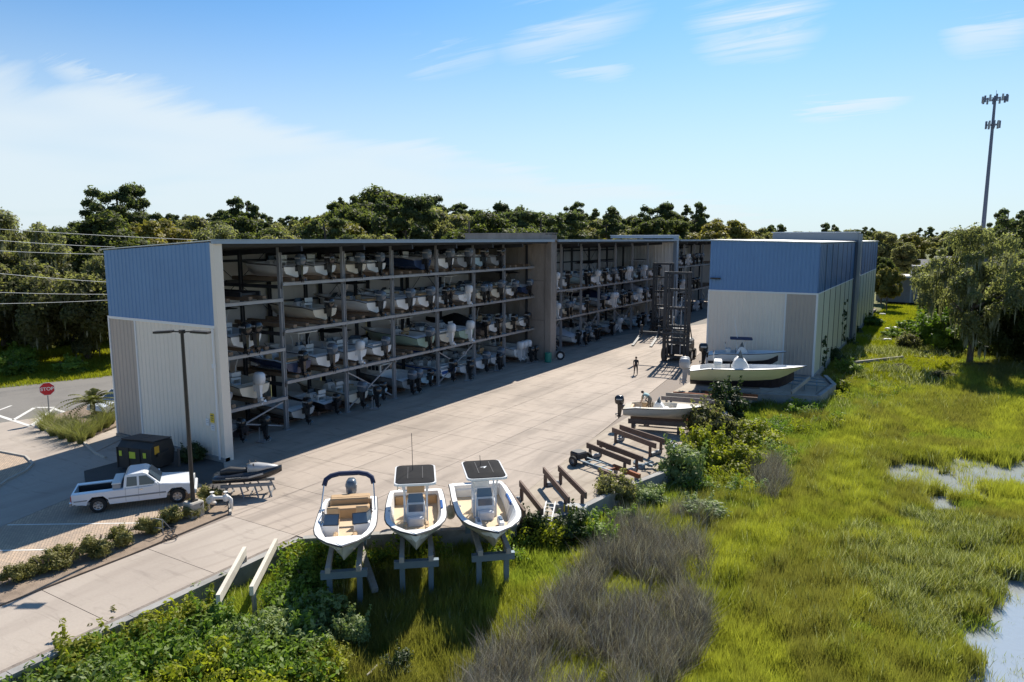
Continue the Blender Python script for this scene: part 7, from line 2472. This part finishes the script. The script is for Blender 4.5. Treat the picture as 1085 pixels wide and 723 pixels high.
# the mossy live oak at the right and its neighbours
tree('live_oak', 'oakM', 3.4, 90.5, 15.2, 'tall mossy live oak rising from the marsh edge at the right', None, z=-1.0, wk=.80, rz=1.0, core=False)
for (x, y, H, key, lab, wk) in ((8.6, 93, 9.5, 'oakA', 'dark spreading tree right of the mossy live oak', 1.0), (14.0, 97, 11.0, 'oakB', 'grey green tree at the right edge beyond the mossy oak', 1.1), (19, 104, 12.5, 'oakC', 'mossy tree partly outside the right edge', 1.0), (9.5, 118, 12.0, 'oakC', 'wide olive tree standing behind the dark spreading tree', 1.0),
                                (2.0, 128, 9.5, 'oakB', 'olive tree with hanging moss in front of the low building', .9), (16, 135, 13.5, 'oakA', 'dark tree behind the mossy live oak', 1.0), (25, 122, 13.0, 'oakB', 'big grey green tree at the far right', 1.0), (-8.2, 151.5, 8, 'broadC', 'yellow green tree at the far corner of the shed', .8), (-10, 165, 9.5, 'broadA', 'dark tree just past the far end of the shed', .8),
                                (14, 160, 12, 'broadB', 'olive tree right of the low building', 1.0), (24, 175, 14, 'oakC', 'wide tree far right behind the low building', 1.0), (32, 150, 14, 'oakB', 'outermost grey green tree at the right', 1.1), (18, 205, 14, 'oakB', 'live oak beside the pale parking lot', 1.0), (-9, 232, 13, 'broadB', 'tree beside the pale house', 1.0)):
    tree(NAMES[key][0], key, x, y, H, lab, None, z=-.6 if y < 130 else 0, wk=wk)

# ---- scatter: one object of many instances, for what nobody could count
def scatter(name, label, pts, scl, meshes, idx, z=None, tilt=.12, lean=(0, 0), seed=0, cat=None, rz=None):
    g_ = np.random.default_rng(seed)
    pts = np.asarray(pts, np.float32)
    n = len(pts)
    col_ = bpy.data.collections.new(name + '_kinds')
    for i, m_ in enumerate(meshes):
        col_.objects.link(bpy.data.objects.new('%s_kind_%s' % (name, 'abcdefghijkl'[i]), m_))
    me = bpy.data.meshes.new(name)
    me.vertices.add(n)
    me.vertices.foreach_set('co', pts.ravel())
    rot = np.stack([g_.normal(0, tilt, n) + lean[0], g_.normal(0, tilt, n) + lean[1], g_.random(n) * 2 * PI if rz is None else rz], 1).astype(np.float32)
    for nm, typ, dat in (('rot', 'FLOAT_VECTOR', rot.ravel()),):
        at_ = me.attributes.new(nm, typ, 'POINT'); at_.data.foreach_set('vector', dat)
    at_ = me.attributes.new('scl', 'FLOAT_VECTOR', 'POINT')
    scl = np.asarray(scl, np.float32)
    if scl.ndim == 1:
        scl = np.stack([scl] * 3, 1)
    at_.data.foreach_set('vector', scl.ravel())
    at_ = me.attributes.new('kind_index', 'INT', 'POINT'); at_.data.foreach_set('value', np.asarray(idx, np.int32))
    o = link(name, me)
    tr_ = bpy.data.node_groups.new(name + '_nodes', 'GeometryNodeTree')
    tr_.interface.new_socket('Geometry', in_out='INPUT', socket_type='NodeSocketGeometry')
    tr_.interface.new_socket('Geometry', in_out='OUTPUT', socket_type='NodeSocketGeometry')
    gi = tr_.nodes.new('NodeGroupInput'); go = tr_.nodes.new('NodeGroupOutput')
    ip = tr_.nodes.new('GeometryNodeInstanceOnPoints')
    ci = tr_.nodes.new('GeometryNodeCollectionInfo'); ci.inputs[0].default_value = col_; ci.inputs['Separate Children'].default_value = True; ci.inputs['Reset Children'].default_value = True

    def na(nm, typ):
        x = tr_.nodes.new('GeometryNodeInputNamedAttribute'); x.data_type = typ; x.inputs[0].default_value = nm
        return x.outputs[0]
    L_ = tr_.links.new
    L_(gi.outputs[0], ip.inputs['Points'])
    L_(ci.outputs[0], ip.inputs['Instance'])
    ip.inputs['Pick Instance'].default_value = True
    L_(na('kind_index', 'INT'), ip.inputs['Instance Index'])
    e2r = tr_.nodes.new('FunctionNodeEulerToRotation')
    L_(na('rot', 'FLOAT_VECTOR'), e2r.inputs[0])
    L_(e2r.outputs[0], ip.inputs['Rotation'])
    L_(na('scl', 'FLOAT_VECTOR'), ip.inputs['Scale'])
    L_(ip.outputs[0], go.inputs[0])
    md = o.modifiers.new('scatter', 'NODES'); md.node_group = tr_
    o['label'] = label
    o['kind'] = 'stuff'
    return o


keys = sorted(TREES)
fm = []
for k in keys:
    # crown only, at full height; trunks of the far wood are hidden
    fm.append(TREES[k][0])
if far_pts:
    P_ = np.array([(x, y, 0) for x, y, H, k in far_pts])
    S_ = np.array([H / TREES[k][4] for x, y, H, k in far_pts])
    scatter('far_wood', 'dense mixed wood far away along the skyline', P_, np.stack([S_ * 1.25, S_ * 1.25, S_], 1), fm, [keys.index(k) for *_, k in far_pts], tilt=0, seed=5)


# ---- bushes
def bush_mesh(seed, leafm, W=2.0, H=1.6, n=26, leaf=.075, per=900, spiky=0):
    g_ = np.random.default_rng(seed)
    cs, rs = [], []
    for _ in range(n):
        d = unit(1, g_)[0]
        k = g_.random() ** .4
        cs.append(np.array([d[0] * W / 2 * k * .8, d[1] * W / 2 * k * .8, H * .45 + d[2] * H * .40 * k])); rs.append(g_.uniform(.12, .24) * W)
    for _ in range(spiky):
        a = g_.random() * 2 * PI; k = g_.random() * .5
        x, y = math.cos(a) * W * k, math.sin(a) * W * k
        for s in range(5):
            cs.append(np.array([x * (1 + s * .06), y * (1 + s * .06), H * (.7 + s * .09)])); rs.append(.07 * W * (1 - s * .12))
    c, u, v = clumps(np.array(cs), np.array(rs), per, leaf, g_, squash=.85, aspect=.5)
    return quads_mesh('foliage', c, u, v, leafm), cs, rs


def core_mesh(cs, rs, leafm):
    mb = MB()  # solid lumps added within the bush so light does not pass through
    for c_, r_ in zip(cs, rs):
        if r_ > .15:
            mb.ball(tuple(c_), r_ * .6, r_ * .6, r_ * .5, 6, 4)
    return mb.mesh('light_block_core', leafm)


def stems_mesh(W, H, seed):
    g_ = random.Random(seed)
    mb = MB()
    for k in range(7):
        a = g_.uniform(0, 2 * PI); r = W * .3
        mb.tube([(0, 0, -.2), (math.cos(a) * r * .4, math.sin(a) * r * .4, H * .35), (math.cos(a) * r, math.sin(a) * r, H * .75)], .035, 4, taper=.01)
    return mb.mesh('stem', 'bark')


BUSH = {}
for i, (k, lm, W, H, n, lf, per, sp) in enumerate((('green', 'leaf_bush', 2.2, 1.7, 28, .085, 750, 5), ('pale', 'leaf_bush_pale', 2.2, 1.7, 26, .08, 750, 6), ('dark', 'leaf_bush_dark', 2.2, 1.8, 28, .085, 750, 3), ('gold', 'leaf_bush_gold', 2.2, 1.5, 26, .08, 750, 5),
                                                  ('olive', 'leaf_olive', 2.2, 1.8, 28, .08, 750, 6), ('hedge', 'leaf_hedge', 1.1, .75, 22, .04, 2600, 0))):
    me_, cs, rs = bush_mesh(40 + i, lm, W, H, n, lf, per, sp)
    BUSH[k] = (me_, core_mesh(cs, rs, lm), stems_mesh(W, H, i), W, H)


def bush(kind, x, y, z, w_, h_, label, group=None, name='bush', cat='bush'):
    me_, co, stm, W, H = BUSH[kind]
    t_ = thing(name, label, cat, (x, y, z), rng.uniform(0, 6.28), group)
    t_.scale = (w_ / W, w_ / W, h_ / H)
    f = link('foliage', me_, t_)
    link('light_block_core', co, f)
    link('stem', stm, t_)
    return t_


def bushpx(kind, px, py, w_, h_, label, zg=-1.4):
    x, y = at(px, py, zg)
    z = float(height(np.array([x]), np.array([y]))[0])
    if z > -.4:
        z = zg
    return bush(kind, x, y, z - .05, w_, h_, label)


for a in (
    ('dark', 770, 452, 3.6, 3.2, 'dark bush under the bow half of the yellow boat'),
    ('olive', 752, 482, 3.6, 3.2, 'olive bush at the corner where the ledge wall turns beside the grey boat'),
    ('gold', 745, 505, 3.2, 2.6, 'yellow green bush in front of the olive corner bush'),
    ('pale', 722, 525, 3.0, 2.6, 'pale rounded bush at the end of the blue grey wall'),
    ('gold', 780, 512, 3.2, 1.9, 'golden low bush right of the pale rounded bush'),
    ('gold', 800, 480, 3.4, 1.9, 'golden low bush below the shaded hollow by the slab'),
    ('pale', 690, 548, 2.0, 1.3, 'small pale bush below the blue grey wall'),
    ('olive', 652, 548, 2.2, 2.0, 'thin olive bush climbing against the ledge wall near the ladder'),
    ('dark', 604, 585, 2.3, 1.7, 'dark green bush at the wall under the ladder'),
    ('dark', 566, 588, 1.8, 1.8, 'dark bush right beneath the bow of the right boat'),
    ('green', 632, 590, 2.1, 1.4, 'green bush right of the dark wall bushes'),
    ('green', 668, 572, 2.2, 1.2, 'low green bush between the wall and the grey reeds'),
    ('pale', 740, 560, 2.6, 1.2, 'low pale bush above the grey reeds'),
    ('pale', 240, 712, 2.0, 1.2, 'pale leafy bush in the middle of the lower left thicket'),
    ('gold', 205, 690, 2.0, 1.5, 'yellow green bush left of the plank ends'),
    ('gold', 345, 716, 1.8, 1.1, 'low yellow green bush at the bottom edge of the thicket'),
    ('olive', 120, 690, 2.0, 1.4, 'olive bush against the driveway wall at the lower left'),
    ('green', 330, 645, 2.0, 2.0, 'tall leafy green bush left of the navy arched boat'),
    ('green', 290, 690, 2.4, 1.1, 'leafy green bush at the ends of the pale planks'),
    ('pale', 372, 688, 1.5, 1.3, 'silvery rounded bush in the shade edge below the navy arched boat'),
    ('green', 235, 700, 2.4, 1.6, 'leafy bush below the left plank'),
    ('green', 318, 700, 2.3, 1.5, 'bright leafy bush in the lower left thicket'),
    ('gold', 150, 712, 2.4, 1.4, 'yellow green bush beside the lower driveway wall'),
    ('gold', 75, 735, 2.4, 1.5, 'yellow green bush in the bottom left corner'),
    ('green', 190, 728, 2.4, 1.3, 'leafy bush at the bottom edge left of the thicket'),
    ('dark', 420, 715, 1.4, 1.0, 'small dark bush at the bottom edge beside the pale log'),
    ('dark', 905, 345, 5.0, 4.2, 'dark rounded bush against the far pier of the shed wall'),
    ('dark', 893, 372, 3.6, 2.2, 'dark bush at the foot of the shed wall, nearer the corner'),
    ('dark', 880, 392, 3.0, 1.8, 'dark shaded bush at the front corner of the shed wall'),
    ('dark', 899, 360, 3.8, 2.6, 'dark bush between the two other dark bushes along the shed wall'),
    ('green', 900, 402, 2.6, 1.6, 'green bush at the left end of the timber bulkhead'),
    ('gold', 888, 418, 2.4, 1.4, 'bright bush right of the slab corner'),
    ('green', 925, 352, 3.6, 2.0, 'rounded bush among the pale blocks'),
    ('green', 945, 366, 3.2, 1.8, 'green bush right of the pale blocks'),
    ('olive', 960, 378, 3.0, 2.2, 'olive bush at the right end of the timber bulkhead'),
    ('green', 975, 372, 6.5, 4.6, 'big bright green bush left of the mossy live oak'),
    ('green', 1000, 380, 6.0, 5.2, 'big green bush in front of the trunk of the mossy live oak'),
    ('dark', 1060, 385, 7.0, 4.0, 'dark bush mass right of the mossy live oak'),
    ('dark', 1100, 378, 7.5, 4.0, 'dark bush mass at the right edge'),
    ('green', 1028, 372, 4.5, 3.8, 'light green bush just right of the oak trunk'),
    ('olive', 1000, 408, 2.4, .9, 'low olive clump at the edge of the marsh'),
    ('olive', 1042, 400, 2.8, 1.0, 'low olive clump in the shade right of the oak'),
    ('olive', 955, 400, 2.0, .8, 'small olive clump below the timber bulkhead'),
):
    bushpx(*a)

# bushes and shade beside the field
for (x, y, w_, h_, kind, lab) in ((-72.5, 37, 3.6, 1.6, 'green', 'leafy bush at the edge of the field beyond the street, nearest the end wall'), (-76, 33.5, 4, 2.0, 'green', 'leafy bush at the edge of the field in the middle of the row'), (-78, 29, 4, 2.4, 'dark', 'dark bush under the large live oak at the left'), (-81, 36, 4, 2.4, 'green', 'bush standing back in the field')):
    bush(kind, x, y, 0, w_, h_, lab)

for k in range(16):
    x = -108 - 1.6 * k + rng.uniform(-2, 2) if k < 8 else -93 - 2.2 * (k - 8); y = (28 + 4.5 * k if k < 8 else 44 + 4.5 * (k - 8)) + rng.uniform(-1, 1)
    bush('dark' if k % 3 else 'olive', x, y, 0, rng.uniform(6, 8.5), rng.uniform(3.5, 6), 'dark undergrowth below the oaks, ' + ('near end' if k < 3 else 'nearer half' if k < 8 else 'farther half, behind the corner') + ' of the field edge', 'undergrowth below the oaks at the left')
# hedge plants
hl = ['first clipped hedge bush from the left edge', 'second clipped hedge bush from the left edge, wide', 'third clipped hedge bush from the left edge', 'fourth clipped hedge bush, left of the small metal frame', 'fifth clipped hedge bush, behind the small metal frame', 'clipped hedge bush just left of the lamp base', 'clipped hedge bush behind the lamp base', 'clipped hedge bush at the nose of the pickup']
for (px, py, w_, h_), lab in zip(((17, 617, 1.0, .72), (50, 607, 1.05, .78), (101, 590, 1.15, .85), (130, 578, 1.0, .80), (157, 566, .95, .75), (179, 556, 1.1, .8), (208, 547, 1.05, .75), (222, 531, 1.1, .75)), hl):
    x, y = at(px, py)
    bush('hedge', x, y, .03, w_ * 1.3, h_ * 1.2, lab, 'clipped hedge beside the driveway', 'hedge_bush')
x, y = at(70, 600)
bush('hedge', x, y, .03, 1.4, .95, 'right half of the wide clipped hedge bush', 'clipped hedge beside the driveway', 'hedge_bush')
x, y = at(187, 478)
bush('dark', -37.2, 25.3, 0, 1.7, 1.1, 'dark low shrub against the end wall beside the dumpster')
MBp = MB().lathe([(.07, 0), (.07, 1.0), (.05, 1.05)], 8).build('bollard', 'utility_wood'); MBp.location = (-37.0, 24.3, 0); tag(MBp, 'thin brown post between the dumpster and the end wall shrub', 'post')

# palm / cycad behind the stop sign
pxp, pyp = at(100, 452)
pm = thing('palm_tree', 'short feathery palm growing behind the stop sign beside the end wall', 'palm', (pxp, pyp, 0))
MB().lathe([(.17, 0), (.14, .8), (.18, 1.5), (.12, 1.8)], 8).build('trunk', 'bark', pm)
q = random.Random(9)
for k in range(38):
    a = 2 * PI * k / 38 * 2.4 + q.uniform(-.2, .2)
    el = R(q.uniform(15, 85)); ln = q.uniform(1.5, 2.2)
    pts = []
    for s in range(7):
        f = s / 6
        r = ln * (math.cos(el) * f + .10 * f * f)
        z = 1.7 + ln * math.sin(el) * f - .9 * ln * f * f * .55
        pts.append(Vector((math.cos(a) * r, math.sin(a) * r, z)))
    mb = MB()
    mb.tube(pts, .018, 3, taper=.006)
    sd = Vector((-math.sin(a), math.cos(a), 0))
    for s in range(1, 13):
        f = s / 12.5
        i = min(5, int(f * 6)); p = pts[i].lerp(pts[i + 1], f * 6 - i)
        dirv = (pts[i + 1] - pts[i]).normalized()
        ll = .34 * (1 - abs(f - .45) * .9)
        for sg in (-1, 1):
            tip = p + sd * sg * ll + dirv * ll * .5 + Vector((0, 0, -.08))
            mb.add([p, p + dirv * .13, tip], [(0, 1, 2)])
    mb.build('frond', 'leaf_palm', pm)


# ---- grass tufts
def tuft_mesh(seed, n, rad, hmin, hmax, wd, m_, bend=.35, wind=(0, 0), spread=.18):
    g_ = np.random.default_rng(seed)
    a = g_.random(n) * 2 * PI; r = rad * np.sqrt(g_.random(n))
    base = np.stack([np.cos(a) * r, np.sin(a) * r, np.full(n, -.05)], 1)
    h = g_.uniform(hmin, hmax, n)
    ta = g_.random(n) * 2 * PI
    lean = np.stack([np.cos(ta) * spread * g_.random(n) ** .5 * 1.3 + wind[0], np.sin(ta) * spread * g_.random(n) ** .5 * 1.3 + wind[1], np.zeros(n)], 1) * h[:, None]
    fa = g_.random(n) * PI
    side = np.stack([np.cos(fa), np.sin(fa), np.zeros(n)], 1) * (wd * g_.uniform(.6, 1.3, n))[:, None]
    mid = base + lean * .45 + np.stack([0 * h, 0 * h, h * .55], 1)
    tip = base + lean * (1 + bend) + np.stack([0 * h, 0 * h, h], 1)
    v = np.stack([base - side, base + side, mid + side * .8, mid - side * .8, tip], 1).reshape(-1, 3)
    k = np.arange(n)[:, None] * 5
    lv = np.concatenate([np.stack([k[:, 0], k[:, 0] + 1, k[:, 0] + 2, k[:, 0] + 3], 1).ravel()[:0]])
    me = bpy.data.meshes.new('tuft')
    faces = []
    for i in range(n):
        b_ = i * 5
        faces.append((b_, b_ + 1, b_ + 2, b_ + 3)); faces.append((b_ + 3, b_ + 2, b_ + 4))
    me.from_pydata(v.tolist(), [], faces)
    me.materials.append(MATS[m_])
    return me


g0 = np.random.default_rng(3)


def sample(n, x0, x1, y0, y1):
    return g0.uniform(x0, x1, n), g0.uniform(y0, y1, n)


def in_view(x, y, margin=60):
    fw = -x * math.sin(YAW) + y * math.cos(YAW)
    rt = x * math.cos(YAW) + y * math.sin(YAW)
    d = fw * math.cos(PITCH) + (CAM_H + 1.5) * math.sin(PITCH)
    v = fw * math.sin(PITCH) - (CAM_H + 1.5) * math.cos(PITCH)
    px = CXP + FPX * rt / np.maximum(d, .1); py = CYP - FPX * v / np.maximum(d, .1)
    return (d > 1) & (px > -margin * 2) & (px < 1085 + margin * 2) & (py < 723 + margin * 2.5), px, py


REEDS = [at(px, py, -1.5) for px, py in ((485, 745), (505, 715), (540, 690), (580, 658), (615, 628), (640, 596), (655, 575), (700, 560), (748, 562), (750, 600), (745, 640), (750, 665), (735, 700), (712, 740), (650, 790), (500, 800))]
REED2 = [at(px, py, -1.5) for px, py in ((796, 520), (806, 502), (826, 505), (832, 528), (815, 545), (795, 540))]
THICK = [at(px, py, -1.5) for px, py in ((-150, 800), (120, 640), (250, 590), (340, 590), (345, 630), (352, 690), (330, 760), (300, 900))]
SEEDY = [at(px, py, -1.5) for px, py in ((870, 575), (960, 545), (1100, 560), (1110, 640), (1020, 650), (985, 700), (940, 660), (900, 620))]
BRIGHT = [at(px, py, -1.4) for px, py in ((520, 640), (560, 600), (640, 560), (690, 530), (760, 490), (820, 450), (880, 420), (1000, 400), (870, 470), (800, 560), (745, 550), (640, 585), (560, 640))]

T = {}
T['marsh'] = [tuft_mesh(i, 28, .34, .45, 1.0, .011, 'grass_marsh', .35, spread=.14) for i in range(3)]
T['green'] = [tuft_mesh(10 + i, 26, .34, .35, .75, .014, 'grass_green', .6) for i in range(3)]
T['dead'] = [tuft_mesh(20 + i, 24, .34, .8, 1.6, .010, 'grass_dead', .5, (.20, .20), spread=.12) for i in range(3)]
T['seed'] = [tuft_mesh(30 + i, 22, .34, .5, 1.0, .018, 'grass_seed', .9) for i in range(3)]
T['lawn'] = [tuft_mesh(40 + i, 40, .55, .12, .30, .016, 'grass_lawn', .6) for i in range(3)]
T['fountain'] = [tuft_mesh(50 + i, 260, .14, .5, 1.2, .009, 'grass_fountain', .6, spread=.55) for i in range(2)]


def place(kind, label, x, y, scl, seed, zoff=0.0, tilt=.12):
    z = height(x, y) + zoff
    scatter(kind + '_grass', label, np.stack([x, y, z], 1), scl, T[kind], g0.integers(0, len(T[kind]), len(x)), seed=seed, tilt=tilt)


# near and middle marsh
x, y = sample(330000, -24, 42, 5, 110)
dist = np.hypot(x, y)
keep = ~inside(x, y, LOT)
vis, px, py = in_view(x, y)
keep &= vis
keep &= g0.random(len(x)) < np.clip(30.0 / np.maximum(dist, 1), .22, 1.0) * 1.15
wet = pond(x, y) > .12
edge_ = (pond(x, y) > .0) & ~wet
keep &= ~(wet & (g0.random(len(x)) > .05))
reed = inside(x, y, REEDS) | inside(x, y, REED2)
nz = wavy(x, y, .9, 7.0)
nz2 = wavy(x, y, .35, 3.0)
reed_f = reed & (nz + .5 * wavy(x, y, 3.1, 5.0) > -.30)
thick = inside(x, y, THICK)
seedy = (inside(x, y, SEEDY) & (nz > -.35) & (g0.random(len(x)) < .7)) | ((g0.random(len(x)) < .07) & (nz2 > 0))
dw = segdist(x, y, WALL)
green = ((inside(x, y, BRIGHT) & (nz > -.2)) | (dw < 2.2) | (nz2 < -.55) | (nz < -.72) | thick) & ~reed & ~seedy
lawn = (y > 76) & (x < 1 + (y - 76) * .12) & (x > -9)
under = (y > 62) & ((x < -4.5))
far_k = np.clip(dist / 45, 1, 1.9)
hgt = (0.80 + .30 * nz2 + .35 * wavy(x, y, 2.6, 8.0)) * g0.uniform(.75, 1.25, len(x))
S3 = lambda m_, k=1.0: np.stack([far_k[m_], far_k[m_], hgt[m_] * k], 1)
m_ = keep & ~reed_f & ~green & ~seedy & ~lawn
place('marsh', 'yellow green marsh grass covering the wetland', x[m_], y[m_], S3(m_), 1)
m_ = keep & green & ~lawn & ~reed_f & (g0.random(len(x)) < .8)
place('green', 'lush green grass near the wall and in patches', x[m_], y[m_], S3(m_), 2)
m_ = keep & seedy & ~reed_f
place('seed', 'pale seed headed grass in the lower right', x[m_], y[m_], S3(m_), 3)
m_ = keep & lawn & (g0.random(len(x)) < .9)
place('lawn', 'short bright grass strip beside the shed', x[m_], y[m_], S3(m_, .9), 4)
x2, y2 = sample(24000, -22, 5, 12, 48)
m2 = (inside(x2, y2, REEDS) | inside(x2, y2, REED2)) & (wavy(x2, y2, .9, 7.0) + .5 * wavy(x2, y2, 3.1, 5.0) > -.34)
place('dead', 'grey brown dead reeds leaning in the wind', x2[m2], y2[m2], np.stack([np.full(m2.sum(), 1.0)] * 2 + [g0.uniform(.75, 1.15, m2.sum())], 1), 5, tilt=.14)

x6, y6 = sample(9000, -9, 8, 104, 168)
m6 = (x6 < 2 + (y6 - 104) * .05) & ~inside(x6, y6, LOT)
scatter('strip_grass', 'bright grass at the far end of the strip beside the shed', np.stack([x6, y6, height(x6, y6)], 1)[m6], np.stack([np.full(m6.sum(), 2.2)] * 2 + [g0.uniform(1, 2.2, m6.sum())], 1), T['lawn'], g0.integers(0, 3, m6.sum()), seed=9)
# leafy creepers of the thicket below the driveway
sprig = []
for i, lm in enumerate(('leaf_bush', 'leaf_bush_gold', 'leaf_bush', 'leaf_bush_pale')):
    g_ = np.random.default_rng(70 + i)
    cs = np.stack([g_.uniform(-.3, .3, 9), g_.uniform(-.3, .3, 9), g_.uniform(.05, .75, 9)], 1)
    c, u, v = clumps(cs, np.full(9, .17), 520, .055, g_)
    sprig.append(quads_mesh('sprig', c, u, v, lm))
x3, y3 = sample(4600, -23, -12, 6, 30)
nzz = wavy(x3, y3, 1.3, 2.0)
dw3 = segdist(x3, y3, WALL)
m3 = ~inside(x3, y3, LOT) & (segdist(x3, y3, [(-23, 18.4), (-20.4, 15.2)]) > 1.1) & ((inside(x3, y3, THICK) & (nzz > -.45)) | ((dw3 < 2.0) & (nzz > .25)))
z3 = height(x3, y3)
scatter('creeping_plants', 'leafy green creepers and weeds below the driveway wall', np.stack([x3, y3, z3], 1)[m3], g0.uniform(.8, 1.7, m3.sum()), sprig,
        np.clip(((wavy(x3, y3, .7, 9.0)[m3] + 1) * 2).astype(int), 0, 3), seed=6, tilt=.25)
x4, y4 = sample(9000, -23, 10, 26, 75)
m4 = ~inside(x4, y4, LOT) & (inside(x4, y4, BRIGHT)) & (wavy(x4, y4, .8, 2.5) > .28)
scatter('weeds', 'leafy weeds among the bright grass along the ledge wall', np.stack([x4, y4, height(x4, y4)], 1)[m4], g0.uniform(.7, 1.6, m4.sum()), sprig, np.clip(((wavy(x4, y4, .5, 5.0)[m4] + 1) * 2).astype(int), 0, 3), seed=7, tilt=.25)

# field at the left
x5, y5 = sample(26000, -125, -60, 12, 75)

m5 = np.array([((xx + 69.9) * un.x + (yy - 31.5) * un.y) < -.3 for xx, yy in zip(x5, y5)])
scatter('field_grass', 'sunny yellow green field grass beyond the street', np.stack([x5, y5, np.full(len(x5), -.01)], 1)[m5], np.stack([np.full(m5.sum(), 1.7)] * 2 + [g0.uniform(.6, 1.6, m5.sum())], 1), T['lawn'], g0.integers(0, 3, m5.sum()), seed=8)

# ornamental grasses behind the stop sign
q = random.Random(4)
labs = 0
for k, (px_, py_) in enumerate(((46, 456), (56, 462), (66, 465), (76, 468), (86, 470), (52, 450), (64, 455), (76, 458), (88, 462), (96, 464), (104, 458), (112, 454), (118, 450))):
    x, y = at(px_, py_)
    t_ = link('fountain_grass', T['fountain'][k % 2])
    t_.location = (x, y, .03); t_.rotation_euler = (0, 0, q.uniform(0, 6)); s = q.uniform(1.2, 1.6); t_.scale = (s, s, s)
    tag(t_, 'clump of feathery fountain grass in the bed between the stop sign and the palm', 'grass clump', 'fountain grass clumps behind the stop sign')

# dark climbing vines on the shed wall
for (y0_, z1_, lab) in ((78.5, 3.2, 'dark thin vine climbing the shed side wall near the front corner'), (96, 5.5, 'dark thin vine climbing the shed side wall farther back')):
    g_ = np.random.default_rng(int(y0_))
    cs = np.stack([np.full(26, SX1 + .1), y0_ + g_.normal(0, 1.3, 26), g_.uniform(-1, z1_, 26)], 1)
    c, u, v = clumps(cs, np.full(26, .28), 260, .10, g_)
    c[:, 0] = SX1 + .06 + np.abs(c[:, 0] - SX1) * .35
    o = link('climbing_vine', quads_mesh('climbing_vine', c, u, v, 'leaf_bush_dark')); tag(o, lab, 'vine', 'vines on the shed wall')
# pale log at the bottom
x, y = at(405, 700, -1.4)
o = MB().tube([(x, y, -1.35), (x + .4, y - .7, -1.1), (x + .5, y - 1.3, -1.05)], .07, 6, taper=.03).build('driftwood', 'pale_bark'); tag(o, 'pale thin driftwood branch in the grass at the bottom edge', 'branch')
